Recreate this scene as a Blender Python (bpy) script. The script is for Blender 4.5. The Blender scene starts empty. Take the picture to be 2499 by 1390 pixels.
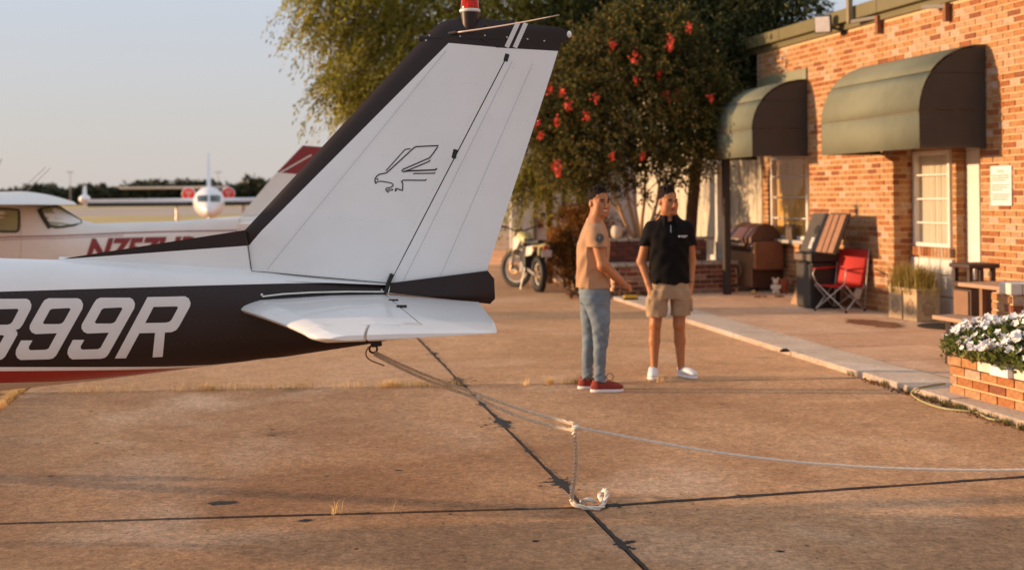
import bpy, bmesh, math, random
import numpy as np
from mathutils import Vector, Matrix

random.seed(7)
rng = np.random.default_rng(11)
SC = bpy.context.scene
COL = SC.collection
R = math.radians

# ---------------------------------------------------------------- camera
FPX, CU, CV, EYE = 3100.0, 1249.5, 481.0, 1.70       # focal length / principal point in photo pixels
CAM_ROT = Matrix.Rotation(R(90), 3, 'X') @ Matrix.Rotation(R(-0.6), 3, 'Z')
cam_d = bpy.data.cameras.new('camera')
cam = bpy.data.objects.new('camera', cam_d)
COL.objects.link(cam)
cam.matrix_world = Matrix.Translation((0, 0, EYE)) @ CAM_ROT.to_4x4()
cam_d.sensor_width = 36.0
cam_d.sensor_fit = 'HORIZONTAL'
cam_d.lens = 36.0 * FPX / 2499.0
cam_d.shift_y = -(695.0 - CV) / 2499.0
cam_d.clip_start = 0.1
cam_d.clip_end = 6000
cam_d.dof.use_dof = True
cam_d.dof.focus_distance = 6.9
cam_d.dof.aperture_fstop = 2.1
SC.camera = cam

# ---------------------------------------------------------------- light
SUN_EL, SUN_AZ = 6.8, 5.0                       # elevation; degrees the sun stands beyond the picture plane, on the left
w = bpy.data.worlds.new('World')
SC.world = w
w.use_nodes = True
nt = w.node_tree
sky = nt.nodes.new('ShaderNodeTexSky')
sky.sky_type = 'NISHITA'
sky.sun_disc = False
sky.sun_elevation = R(SUN_EL)
sky.sun_rotation = R(270 + SUN_AZ)
sky.air_density = 1.0
sky.dust_density = 1.0
sky.ozone_density = 2.0
nt.nodes['Background'].inputs['Strength'].default_value = 0.15
# evening haze veils the clear-sky colours all round: pale rose at the horizon, lavender grey higher, blue overhead
geo = nt.nodes.new('ShaderNodeTexCoord')
sep = nt.nodes.new('ShaderNodeSeparateXYZ')
nt.links.new(geo.outputs['Generated'], sep.inputs[0])
hz = nt.nodes.new('ShaderNodeValToRGB')
for i, (pos, c) in enumerate(((0.0, (3.44, 3.14, 3.04)), (0.06, (3.38, 3.20, 3.22)), (0.16, (3.36, 3.56, 4.02)), (0.45, (3.65, 3.75, 4.1)), (1.0, (3.5, 3.65, 4.0)))):
    e = hz.color_ramp.elements[i] if i < 2 else hz.color_ramp.elements.new(pos)
    e.position = pos; e.color = (*[q / 5 for q in c], 1)
nt.links.new(sep.outputs['Z'], hz.inputs[0])
hs = nt.nodes.new('ShaderNodeVectorMath'); hs.operation = 'SCALE'; hs.inputs['Scale'].default_value = 5.0
nt.links.new(hz.outputs[0], hs.inputs[0])
hm = nt.nodes.new('ShaderNodeMix'); hm.data_type = 'RGBA'; hm.inputs[0].default_value = 0.85
nt.links.new(sky.outputs[0], hm.inputs[6]); nt.links.new(hs.outputs[0], hm.inputs[7])
nt.links.new(hm.outputs[2], nt.nodes['Background'].inputs['Color'])
sun_d = bpy.data.lights.new('sun', 'SUN')
sun = bpy.data.objects.new('sun', sun_d)
COL.objects.link(sun)
sun_d.energy = 5.0
sun_d.angle = R(0.6)
sun_d.color = (1.0, 0.64, 0.35)
sdir = Vector((math.cos(R(SUN_AZ)) * math.cos(R(SUN_EL)), -math.sin(R(SUN_AZ)) * math.cos(R(SUN_EL)), -math.sin(R(SUN_EL))))
sun.rotation_euler = sdir.to_track_quat('-Z', 'Y').to_euler()
sun.location = (-30, 5, 20)
SC.view_settings.view_transform = 'Standard'
SC.view_settings.look = 'None'
SC.view_settings.exposure = 0.36
SC.view_settings.gamma = 1.0
SC.view_settings.use_curve_mapping = False

# ---------------------------------------------------------------- survey helpers: photo pixel -> place in the world
def ray(u, v):
    return CAM_ROT @ Vector(((u - CU) / FPX, -(v - CV) / FPX, -1.0))
def P(u, v, Y):
    d = ray(u, v)
    return Vector((0, 0, EYE)) + d * (Y / d.y)
def onz(u, v, z=0.0):
    d = ray(u, v)
    return Vector((0, 0, EYE)) + d * ((z - EYE) / d.z)
# the brick facade: origin, direction along it (towards the camera), outward normal
W0 = Vector((5.09, 17.75, 0))
WT = Vector((0.2267, -0.974, 0)).normalized()
WN = Vector((-WT.y * -1, -WT.x, 0))
WN = Vector((WT.y, -WT.x, 0))
WROT = math.atan2(WT.y, WT.x)
def wsz(u, v, n=0.0):
    """s along the facade and height of the pixel on the plane n metres in front of the facade"""
    d = ray(u, v)
    o = Vector((0, 0, EYE))
    p0 = W0 + WN * n
    t = (p0 - o).dot(WN) / d.dot(WN)
    p = o + d * t
    return (p - p0).dot(WT), p.z

# ---------------------------------------------------------------- materials
MATS = {}
def nn(nt, t, **kw):
    n = nt.nodes.new(t)
    for k, v in kw.items():
        if k.startswith('i_'):
            n.inputs[k[2:].replace('_', ' ')].default_value = v
        else:
            setattr(n, k, v)
    return n
def M(name, col, rough=0.6, var=0.12, scale=12.0, bump=0.0, bscale=60.0, metal=0.0, spec=0.5, coat=0.0, trans=0.0, emit=0.0, stretch=None, rnd=None):
    """procedural principled material: colour with two scales of noise, optional bump, per-object or per-island spread"""
    if name in MATS: return MATS[name]
    m = bpy.data.materials.new(name)
    m.use_nodes = True
    nt = m.node_tree
    b = nt.nodes['Principled BSDF']
    tc = nn(nt, 'ShaderNodeTexCoord')
    src = tc.outputs['Object']
    if stretch:
        mp = nn(nt, 'ShaderNodeMapping')
        mp.inputs['Scale'].default_value = stretch
        nt.links.new(src, mp.inputs['Vector'])
        src = mp.outputs[0]
    n1 = nn(nt, 'ShaderNodeTexNoise', i_Scale=scale, i_Detail=6.0, i_Roughness=0.6)
    nt.links.new(src, n1.inputs['Vector'])
    rp = nn(nt, 'ShaderNodeMapRange')
    rp.inputs['From Min'].default_value = 0.3; rp.inputs['From Max'].default_value = 0.7
    rp.inputs['To Min'].default_value = 1 - var; rp.inputs['To Max'].default_value = 1 + var
    nt.links.new(n1.outputs['Fac'], rp.inputs['Value'])
    mul = nn(nt, 'ShaderNodeVectorMath', operation='SCALE')
    mul.inputs[0].default_value = col[:3]
    nt.links.new(rp.outputs[0], mul.inputs['Scale'])
    out = mul.outputs[0]
    if rnd:
        kind, cols = rnd
        if kind == 'object':
            r = nn(nt, 'ShaderNodeObjectInfo').outputs['Random']
        else:
            r = nn(nt, 'ShaderNodeNewGeometry').outputs['Random Per Island']
        cr = nn(nt, 'ShaderNodeValToRGB')
        cr.color_ramp.interpolation = 'LINEAR' if kind == 'island_l' else 'CONSTANT'
        el = cr.color_ramp.elements
        while len(el) < len(cols): el.new(0.5)
        for i, c in enumerate(cols):
            el[i].position = i / len(cols); el[i].color = (*c, 1)
        nt.links.new(r, cr.inputs[0])
        m2 = nn(nt, 'ShaderNodeVectorMath', operation='MULTIPLY')
        nt.links.new(out, m2.inputs[0]); nt.links.new(cr.outputs[0], m2.inputs[1])
        out = m2.outputs[0]
    nt.links.new(out, b.inputs['Base Color'])
    b.inputs['Roughness'].default_value = rough
    b.inputs['Metallic'].default_value = metal
    b.inputs['Specular IOR Level'].default_value = spec
    b.inputs['Coat Weight'].default_value = coat
    b.inputs['Transmission Weight'].default_value = trans
    if emit:
        b.inputs['Emission Color'].default_value = (*col[:3], 1); b.inputs['Emission Strength'].default_value = emit
    if bump:
        n2 = nn(nt, 'ShaderNodeTexNoise', i_Scale=bscale, i_Detail=4.0)
        nt.links.new(src, n2.inputs['Vector'])
        bp = nn(nt, 'ShaderNodeBump')
        bp.inputs['Strength'].default_value = min(1, bump)
        bp.inputs['Distance'].default_value = 0.01 * max(1, bump)
        nt.links.new(n2.outputs['Fac'], bp.inputs['Height'])
        nt.links.new(bp.outputs[0], b.inputs['Normal'])
    MATS[name] = m
    return m
def leafmat(name, cols, transl=0.35, rough=0.6):
    if name in MATS: return MATS[name]
    m = bpy.data.materials.new(name); m.use_nodes = True
    nt = m.node_tree; nt.nodes.clear()
    out = nn(nt, 'ShaderNodeOutputMaterial')
    r = nn(nt, 'ShaderNodeNewGeometry').outputs['Random Per Island']
    cr = nn(nt, 'ShaderNodeValToRGB')
    el = cr.color_ramp.elements
    while len(el) < len(cols): el.new(0.5)
    for i, c in enumerate(cols):
        el[i].position = i / max(1, len(cols) - 1); el[i].color = (*c, 1)
    nt.links.new(r, cr.inputs[0])
    tc = nn(nt, 'ShaderNodeTexCoord')
    no = nn(nt, 'ShaderNodeTexNoise', i_Scale=1.5, i_Detail=4.0)
    nt.links.new(tc.outputs['Object'], no.inputs['Vector'])
    mr = nn(nt, 'ShaderNodeMapRange')
    mr.inputs['From Min'].default_value = .3; mr.inputs['From Max'].default_value = .7
    mr.inputs['To Min'].default_value = .45; mr.inputs['To Max'].default_value = 1.5  # clump-scale tone noise; light and self-shadow of foliage put into the colour
    nt.links.new(no.outputs['Fac'], mr.inputs['Value'])
    sc = nn(nt, 'ShaderNodeVectorMath', operation='SCALE')
    nt.links.new(cr.outputs[0], sc.inputs[0]); nt.links.new(mr.outputs[0], sc.inputs['Scale'])
    d = nn(nt, 'ShaderNodeBsdfPrincipled'); d.inputs['Roughness'].default_value = rough
    d.inputs['Specular IOR Level'].default_value = 0.3
    t = nn(nt, 'ShaderNodeBsdfTranslucent')
    nt.links.new(sc.outputs[0], d.inputs['Base Color']); nt.links.new(sc.outputs[0], t.inputs['Color'])
    mx = nn(nt, 'ShaderNodeMixShader'); mx.inputs[0].default_value = transl
    nt.links.new(d.outputs[0], mx.inputs[1]); nt.links.new(t.outputs[0], mx.inputs[2])
    nt.links.new(mx.outputs[0], out.inputs[0])
    MATS[name] = m
    return m
def glassmat(name, tint=(1, 1, 1), gloss=0.12):
    if name in MATS: return MATS[name]
    m = bpy.data.materials.new(name); m.use_nodes = True
    nt = m.node_tree; nt.nodes.clear()
    out = nn(nt, 'ShaderNodeOutputMaterial')
    t = nn(nt, 'ShaderNodeBsdfTransparent'); t.inputs[0].default_value = (*tint, 1)
    g = nn(nt, 'ShaderNodeBsdfGlossy'); g.inputs['Roughness'].default_value = 0.03
    lw = nn(nt, 'ShaderNodeLayerWeight'); lw.inputs[0].default_value = 0.25
    ma = nn(nt, 'ShaderNodeMath', operation='MULTIPLY_ADD'); ma.inputs[1].default_value = 0.07; ma.inputs[2].default_value = gloss * 0.2
    nt.links.new(lw.outputs['Facing'], ma.inputs[0])
    mx = nn(nt, 'ShaderNodeMixShader')
    nt.links.new(ma.outputs[0], mx.inputs[0]); nt.links.new(t.outputs[0], mx.inputs[1]); nt.links.new(g.outputs[0], mx.inputs[2])
    nt.links.new(mx.outputs[0], out.inputs[0])
    MATS[name] = m
    return m

# ---------------------------------------------------------------- things and meshes
RMAT = {}
def props(o, label=None, cat=None, group=None, kind=None):
    if label: o['label'] = label
    if cat: o['category'] = cat
    if group: o['group'] = group
    if kind: o['kind'] = kind
    return o
def thing(name, label, cat, loc=(0, 0, 0), rotz=0.0, group=None, kind=None):
    o = bpy.data.objects.new(name, None); COL.objects.link(o)
    o.empty_display_size = 0.2
    o.location = loc; o.rotation_euler = (0, 0, rotz)
    RMAT[o.name] = Matrix.Translation(Vector(loc)) @ Matrix.Rotation(rotz, 4, 'Z')
    return props(o, label, cat, group, kind)
def link(name, me, parent=None, world=False):
    o = bpy.data.objects.new(name, me); COL.objects.link(o)
    if parent is not None:
        o.parent = parent
        if world: o.matrix_parent_inverse = RMAT[parent.name].inverted()
        RMAT[o.name] = RMAT.get(parent.name, Matrix()) if not world else Matrix()
    return o
def copy_tree(o, parent=None):
    c = o.copy(); COL.objects.link(c); c.parent = parent
    if parent is None: RMAT[c.name] = RMAT.get(o.name, Matrix())
    for ch in list(o.children): copy_tree(ch, c)
    return c

class MB:
    def __init__(s): s.V, s.F, s.I = [], [], []
    def add(s, V, F, mi=0):
        b = len(s.V); s.V += [tuple(v) for v in V]
        s.F += [tuple(i + b for i in f) for f in F]; s.I += [mi] * len(F)
        return s
    def box(s, c, d, rot=None, mi=0):
        x, y, z = d[0] / 2, d[1] / 2, d[2] / 2
        V = [Vector(p) for p in ((-x, -y, -z), (x, -y, -z), (x, y, -z), (-x, y, -z), (-x, -y, z), (x, -y, z), (x, y, z), (-x, y, z))]
        if rot is not None:
            m = rot if isinstance(rot, Matrix) else Matrix.Rotation(rot, 3, 'Z')
            V = [m @ v for v in V]
        c = Vector(c)
        return s.add([v + c for v in V], [(0, 3, 2, 1), (4, 5, 6, 7), (0, 1, 5, 4), (1, 2, 6, 5), (2, 3, 7, 6), (3, 0, 4, 7)], mi)
    def box2(s, a, b, mi=0):
        a, b = Vector(a), Vector(b)
        return s.box((a + b) / 2, [abs(q) for q in (b - a)], None, mi)
    def bar(s, p, q, w, h=None, mi=0):
        p, q = Vector(p), Vector(q); d = q - p; h = h or w
        return s.box((p + q) / 2, (w, h, d.length), d.to_track_quat('Z', 'Y').to_matrix(), mi)
    def tube(s, pts, r, n=8, mi=0, caps=True, up=None):
        pts = [Vector(p) for p in pts]
        rr = r if isinstance(r, (list, tuple)) else [r] * len(pts)
        t0 = (pts[1] - pts[0]).normalized()
        nrm = t0.orthogonal().normalized()
        V = []
        for i, p in enumerate(pts):
            t = (pts[min(i + 1, len(pts) - 1)] - pts[max(i - 1, 0)])
            t = t.normalized() if t.length > 1e-9 else t0
            nrm = (nrm - t * nrm.dot(t))
            nrm = nrm.normalized() if nrm.length > 1e-6 else t.orthogonal().normalized()
            bn = t.cross(nrm)
            for k in range(n):
                a = 2 * math.pi * k / n
                V.append(p + (nrm * math.cos(a) + bn * math.sin(a)) * rr[i])
        F = [(i * n + k, i * n + (k + 1) % n, (i + 1) * n + (k + 1) % n, (i + 1) * n + k) for i in range(len(pts) - 1) for k in range(n)]
        if caps:
            F += [tuple(reversed(range(n))), tuple((len(pts) - 1) * n + k for k in range(n))]
        return s.add(V, F, mi)
    def cyl(s, p, q, r, r2=None, n=14, mi=0, caps=True):
        return s.tube([p, q], [r, r if r2 is None else r2], n, mi, caps)
    def lathe(s, prof, c=(0, 0, 0), n=16, mi=0, rot=None):
        c = Vector(c); V = []
        for (r, z) in prof:
            for k in range(n):
                a = 2 * math.pi * k / n
                v = Vector((max(r, 1e-4) * math.cos(a), max(r, 1e-4) * math.sin(a), z))
                V.append((rot @ v if rot is not None else v) + c)
        m = len(prof)
        F = [(i * n + k, i * n + (k + 1) % n, (i + 1) * n + (k + 1) % n, (i + 1) * n + k) for i in range(m - 1) for k in range(n)]
        F += [tuple(reversed(range(n))), tuple((m - 1) * n + k for k in range(n))]
        return s.add(V, F, mi)
    def ball(s, c, r, n=12, m=8, mi=0, rot=None):
        r = r if isinstance(r, (list, tuple)) else (r, r, r)
        c = Vector(c); V = []
        for i in range(m + 1):
            t = math.pi * i / m
            for k in range(n):
                a = 2 * math.pi * k / n
                v = Vector((r[0] * max(1e-4, math.sin(t)) * math.cos(a), r[1] * max(1e-4, math.sin(t)) * math.sin(a), -r[2] * math.cos(t)))
                V.append((rot @ v if rot is not None else v) + c)
        F = [(i * n + k, i * n + (k + 1) % n, (i + 1) * n + (k + 1) % n, (i + 1) * n + k) for i in range(m) for k in range(n)]
        return s.add(V, F, mi)
    def torus(s, c, R0, r, rot=None, n=28, m=8, mi=0, flat=1.0):
        c = Vector(c); V = []
        for i in range(n):
            a = 2 * math.pi * i / n
            for k in range(m):
                b = 2 * math.pi * k / m
                v = Vector(((R0 + r * math.cos(b)) * math.cos(a), (R0 + r * math.cos(b)) * math.sin(a), r * flat * math.sin(b)))
                V.append((rot @ v if rot is not None else v) + c)
        F = [(i * m + k, ((i + 1) % n) * m + k, ((i + 1) % n) * m + (k + 1) % m, i * m + (k + 1) % m) for i in range(n) for k in range(m)]
        return s.add(V, F, mi)
    def prism(s, poly, off, mi=0):
        n = len(poly); off = Vector(off)
        V = [Vector(p) for p in poly] + [Vector(p) + off for p in poly]
        F = [tuple(range(n))[::-1], tuple(range(n, 2 * n))] + [(i, (i + 1) % n, n + (i + 1) % n, n + i) for i in range(n)]
        return s.add(V, F, mi)
    def loft(s, rings, mi=0, caps=True, mis=None):
        n = len(rings[0]); V = [v for r_ in rings for v in r_]
        F, b = [], len(s.V)
        I = []
        for i in range(len(rings) - 1):
            for k in range(n):
                F.append((i * n + k, i * n + (k + 1) % n, (i + 1) * n + (k + 1) % n, (i + 1) * n + k))
                I.append(mis[k] if mis else mi)
        if caps:
            F += [tuple(reversed(range(n))), tuple((len(rings) - 1) * n + k for k in range(n))]; I += [mi, mi]
        s.add(V, F); s.I[-len(F):] = I
        return s
    def mesh(s, name, mats):
        me = bpy.data.meshes.new(name)
        me.from_pydata(s.V, [], s.F)
        for m in (mats if isinstance(mats, (list, tuple)) else [mats]): me.materials.append(m)
        if any(s.I): me.polygons.foreach_set('material_index', s.I)
        return me
    def build(s, name, mats, parent=None, smooth=False, bevel=0.0, world=False, fix=True):
        me = s.mesh(name, mats)
        if fix:
            bm = bmesh.new(); bm.from_mesh(me)
            bmesh.ops.recalc_face_normals(bm, faces=bm.faces)
            bm.to_mesh(me); bm.free()
        o = link(name, me, parent, world)
        if smooth:
            me.polygons.foreach_set('use_smooth', [True] * len(me.polygons))
            if smooth is not True:
                try: me.set_sharp_from_angle(angle=R(smooth))
                except Exception: pass
        if bevel:
            b = o.modifiers.new('bevel', 'BEVEL'); b.width = bevel; b.segments = 2; b.limit_method = 'ANGLE'; b.angle_limit = R(40)
        return o

def np_mesh(name, V, F, mats, parent=None, smooth=False, world=False, mi=None):
    """fast mesh from numpy arrays; F is an (m,k) array of quads or triangles"""
    me = bpy.data.meshes.new(name)
    V = np.asarray(V, dtype=np.float32); F = np.asarray(F, dtype=np.int32)
    me.vertices.add(len(V)); me.vertices.foreach_set('co', V.ravel())
    k = F.shape[1]
    me.loops.add(F.size); me.loops.foreach_set('vertex_index', F.ravel())
    me.polygons.add(len(F)); me.polygons.foreach_set('loop_start', np.arange(0, F.size, k, dtype=np.int32))
    for m in (mats if isinstance(mats, (list, tuple)) else [mats]): me.materials.append(m)
    if mi is not None: me.polygons.foreach_set('material_index', np.asarray(mi, dtype=np.int32))
    if smooth: me.polygons.foreach_set('use_smooth', np.ones(len(F), dtype=bool))
    me.update(calc_edges=True)
    me.validate()
    return link(name, me, parent, world)

def unit(a): return a / np.maximum(1e-9, np.linalg.norm(a, axis=-1, keepdims=True))
def leaves(pos, dirs, ln, wd, spread=0.9):
    """diamond leaf per row: base at pos, along dirs"""
    n = len(pos)
    d = unit(dirs)
    side = unit(np.cross(d, rng.normal(size=(n, 3))))
    nor = np.cross(d, side)
    L = (ln * rng.uniform(.65, 1.25, n))[:, None]; Wd = (wd * rng.uniform(.7, 1.2, n))[:, None]
    a = pos; b = pos + d * L * .45 + side * Wd * .5 + nor * L * .06; c = pos + d * L - nor * L * .05; e = pos + d * L * .45 - side * Wd * .5 + nor * L * .06
    V = np.stack([a, b, c, e], 1).reshape(-1, 3)
    F = np.arange(4 * n).reshape(-1, 4)
    return V, F
def blades(pos, h, wd, lean=.35):
    n = len(pos)
    az = rng.uniform(0, 2 * np.pi, n)
    out = np.stack([np.cos(az), np.sin(az), np.zeros(n)], 1)
    sd = np.stack([-np.sin(az), np.cos(az), np.zeros(n)], 1)
    H = (h * rng.uniform(.5, 1.2, n))[:, None]; ln = (lean * rng.uniform(.2, 1.3, n))[:, None]
    up = np.array([[0, 0, 1.]])
    m = pos + up * H * .6 + out * H * ln * .35; t = pos + up * H * (1 - ln * .3) + out * H * ln
    V = np.stack([pos - sd * wd / 2, pos + sd * wd / 2, m + sd * wd * .4, m - sd * wd * .4, t + sd * wd * .08, t - sd * wd * .08], 1).reshape(-1, 3)
    i = np.arange(n)[:, None] * 6
    F = np.concatenate([i + np.array([[0, 1, 2, 3]]), i + np.array([[3, 2, 4, 5]])], 0)
    return V, F
def text_mesh(body, size, shear=0.0, offset=0.0, align='CENTER', extrude=0.0):
    c = bpy.data.curves.new('text', 'FONT'); c.body = body; c.size = size; c.shear = shear; c.offset = offset
    c.align_x = align; c.align_y = 'CENTER'; c.resolution_u = 3; c.extrude = extrude
    o = bpy.data.objects.new('text', c); COL.objects.link(o)
    bpy.context.view_layer.update()
    me = bpy.data.meshes.new_from_object(o.evaluated_get(bpy.context.evaluated_depsgraph_get()))
    bpy.data.objects.remove(o); bpy.data.curves.remove(c)
    return me
def poly_mesh(outers, holes):
    """filled 2D outlines with holes -> list of verts, faces"""
    c = bpy.data.curves.new('outline', 'CURVE'); c.dimensions = '2D'; c.fill_mode = 'BOTH'
    for pl in list(outers) + list(holes):
        sp = c.splines.new('POLY'); sp.points.add(len(pl) - 1); sp.use_cyclic_u = True
        for q, p in zip(sp.points, pl): q.co = (p[0], p[1], 0, 1)
    o = bpy.data.objects.new('outline', c); COL.objects.link(o)
    bpy.context.view_layer.update()
    me = bpy.data.meshes.new_from_object(o.evaluated_get(bpy.context.evaluated_depsgraph_get()))
    bpy.data.objects.remove(o); bpy.data.curves.remove(c)
    return me
def chaikin(pts, it=2, closed=True):
    pts = [np.array(p, float) for p in pts]
    for _ in range(it):
        q = []
        n = len(pts)
        for i in range(n if closed else n - 1):
            a, b = pts[i], pts[(i + 1) % n]
            q += [a * .75 + b * .25, a * .25 + b * .75]
        if not closed: q = [pts[0]] + q + [pts[-1]]
        pts = q
    return pts
# ================================================================= GROUND
def concrete(name, a, b, c, patch=1.0, bump=.5, grain=1.0):
    """weathered concrete: large stains, mid blotches and sandy grain between three colours"""
    m = bpy.data.materials.new(name); m.use_nodes = True
    nt = m.node_tree; bs = nt.nodes['Principled BSDF']
    tc = nn(nt, 'ShaderNodeTexCoord').outputs['Object']
    def noise(s, d=5, r=.6, w=0.0, off=0):
        mp = nn(nt, 'ShaderNodeMapping'); mp.inputs['Location'].default_value = (off, off * .7, off * .3)
        nt.links.new(tc, mp.inputs['Vector'])
        n = nn(nt, 'ShaderNodeTexNoise', i_Scale=s, i_Detail=d, i_Roughness=r, i_Distortion=w)
        nt.links.new(mp.outputs[0], n.inputs['Vector']); return n.outputs['Fac']
    def ramp(f, p0, p1):
        r = nn(nt, 'ShaderNodeMapRange'); r.inputs['From Min'].default_value = p0; r.inputs['From Max'].default_value = p1
        nt.links.new(f, r.inputs['Value']); return r.outputs[0]
    def mix(f, x, y, mode='MIX'):
        n = nn(nt, 'ShaderNodeMix', data_type='RGBA', blend_type=mode)
        if isinstance(f, float): n.inputs[0].default_value = f
        else: nt.links.new(f, n.inputs[0])
        for i, q in ((6, x), (7, y)):
            if isinstance(q, tuple): n.inputs[i].default_value = (*q, 1)
            else: nt.links.new(q, n.inputs[i])
        return n.outputs[2]
    col = mix(ramp(noise(.55 * patch, 4, .55, .6), .38, .62), a, b)
    col = mix(ramp(noise(.35 * patch, 3, .5, .9, 9), .52, .66), col, c)
    col = mix(ramp(noise(3.2, 6, .65, .2, 4), .25, .75), col, mix(1.0, col, (.80, .74, .70), 'MULTIPLY'))
    g = nn(nt, 'ShaderNodeMapRange'); g.inputs['From Min'].default_value = .22; g.inputs['From Max'].default_value = .78
    g.inputs['To Min'].default_value = 1 - .74 * grain; g.inputs['To Max'].default_value = 1 + .78 * grain
    nt.links.new(noise(30, 7, .95, 0, 2), g.inputs['Value'])
    sc = nn(nt, 'ShaderNodeVectorMath', operation='SCALE'); nt.links.new(col, sc.inputs[0]); nt.links.new(g.outputs[0], sc.inputs['Scale'])
    g2 = nn(nt, 'ShaderNodeMapRange'); g2.inputs['From Min'].default_value = .3; g2.inputs['From Max'].default_value = .7
    g2.inputs['To Min'].default_value = 1 - .22 * grain; g2.inputs['To Max'].default_value = 1 + .22 * grain
    nt.links.new(noise(13, 5, .8, 0, 8), g2.inputs['Value'])
    sg = nn(nt, 'ShaderNodeVectorMath', operation='SCALE'); nt.links.new(sc.outputs[0], sg.inputs[0]); nt.links.new(g2.outputs[0], sg.inputs['Scale']); sc = sg
    # small dark aggregate specks
    sp = ramp(noise(28, 2, .5, 0, 7), .66, .74)
    # old oil drips
    mpv = nn(nt, 'ShaderNodeMapping'); mpv.inputs['Location'].default_value = (3.3, 1.7, 0); nt.links.new(tc, mpv.inputs['Vector'])
    vo = nn(nt, 'ShaderNodeTexVoronoi', i_Scale=.85); nt.links.new(mpv.outputs[0], vo.inputs['Vector'])
    wob_ = nn(nt, 'ShaderNodeMath', operation='MULTIPLY_ADD'); wob_.inputs[1].default_value = .16; nt.links.new(noise(9, 4, .6, 0, 6), wob_.inputs[0]); nt.links.new(vo.outputs['Distance'], wob_.inputs[2])
    oil = nn(nt, 'ShaderNodeMapRange'); oil.inputs['From Min'].default_value = .12; oil.inputs['From Max'].default_value = .21; oil.inputs['To Min'].default_value = .34 * patch; oil.inputs['To Max'].default_value = 0
    nt.links.new(wob_.outputs[0], oil.inputs['Value'])
    sc2 = mix(oil.outputs[0], sc.outputs[0], (.10, .07, .055))
    fin = mix(sp, sc2, mix(1.0, sc2, (.45, .42, .42), 'MULTIPLY'))
    nt.links.new(fin, bs.inputs['Base Color'])
    bs.inputs['Roughness'].default_value = .9; bs.inputs['Diffuse Roughness'].default_value = 1.0; bs.inputs['Specular IOR Level'].default_value = .25
    ad = nn(nt, 'ShaderNodeMath', operation='ADD'); nt.links.new(noise(110, 3, .7, 0, 3), ad.inputs[0]); nt.links.new(noise(16, 4, .6, 0, 5), ad.inputs[1])
    bp = nn(nt, 'ShaderNodeBump'); bp.inputs['Strength'].default_value = bump; bp.inputs['Distance'].default_value = .012
    nt.links.new(ad.outputs[0], bp.inputs['Height']); nt.links.new(bp.outputs[0], bs.inputs['Normal'])
    return m
M_CONC = concrete('apron_concrete', (.66, .395, .215), (.50, .28, .145), (.72, .50, .335), 1.0, .7, 1.35)
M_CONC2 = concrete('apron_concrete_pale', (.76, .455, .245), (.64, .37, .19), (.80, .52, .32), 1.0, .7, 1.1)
M_PATIO = concrete('patio_concrete', (.70, .51, .36), (.60, .42, .29), (.74, .58, .44), 1.6, .4, .6)
M_PATIO2 = concrete('stamped_concrete', (.72, .475, .305), (.62, .385, .24), (.76, .53, .37), 1.6, .4, .6)
M_EDGE = concrete('patio_edge', (.70, .58, .46), (.62, .50, .39), (.74, .64, .54), 2.0, .4, .6)
M_DIRT = M('ground_dirt', (.055, .042, .034), .95, .3, 3, 1.5, 40)
M_TAR = M('joint_tar', (.018, .016, .016), .75, .3, 20, .6, 80)
M_FIELD = M('dry_grass_field', (.50, .36, .13), .95, .28, .09, 0, 1, stretch=(1, .25, 1))
M_RUN = M('runway_surface', (.42, .32, .25), .95, .15, .05, 0, 1, stretch=(1, .2, 1))

def sheet(name, x0, x1, y0, y1, z, mat):
    return props(MB().add([(x0, y0, z), (x1, y0, z), (x1, y1, z), (x0, y1, z)], [(0, 1, 2, 3)]).build(name, mat), kind='structure')
sheet('ground', -2600, 2600, -60, 5200, -.06, M_FIELD)
sheet('apron_base', -60, 30, -20, 92, -.035, M_DIRT)
sheet('runway', -900, 700, 150, 330, -.04, M_RUN)
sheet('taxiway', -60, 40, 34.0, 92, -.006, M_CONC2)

# concrete slabs of the apron with open joints
P1, P2 = Vector((.38, 6.95, 0)), Vector((-.44, 11.46, 0))
ROW0L, ROW0R = Vector((3.09, .22, 0)).normalized() * 3.95, Vector((2.68, .64, 0)).normalized() * 3.95
ROW1L, ROW1R = Vector((3.93, .18, 0)).normalized() * 3.95, Vector((2.13, .14, 0)).normalized() * 3.95
def grid_pt(i, j):
    a = P1 + (P2 - P1) * j
    k = min(1, max(0, j))
    return a + (ROW0R.lerp(ROW1R, k) * i if i > 0 else ROW0L.lerp(ROW1L, k) * i)
apron = thing('apron', None, None, (0, 0, 0), kind='structure')
for j in range(-2, 6):
    for i in range(-4, 2):
        q = [grid_pt(i, j), grid_pt(i + 1, j), grid_pt(i + 1, j + 1), grid_pt(i, j + 1)]
        c = sum(q, Vector()) / 4
        q = [p + (c - p).normalized() * .018 for p in q]
        dz = rng.uniform(-.003, .003)
        mb = MB(); mb.prism([(p.x, p.y, -.05) for p in q], (0, 0, .05 + dz))
        mb.build('concrete_slab', M_CONC if j < 1 else M_CONC2, apron, bevel=.006)
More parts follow.
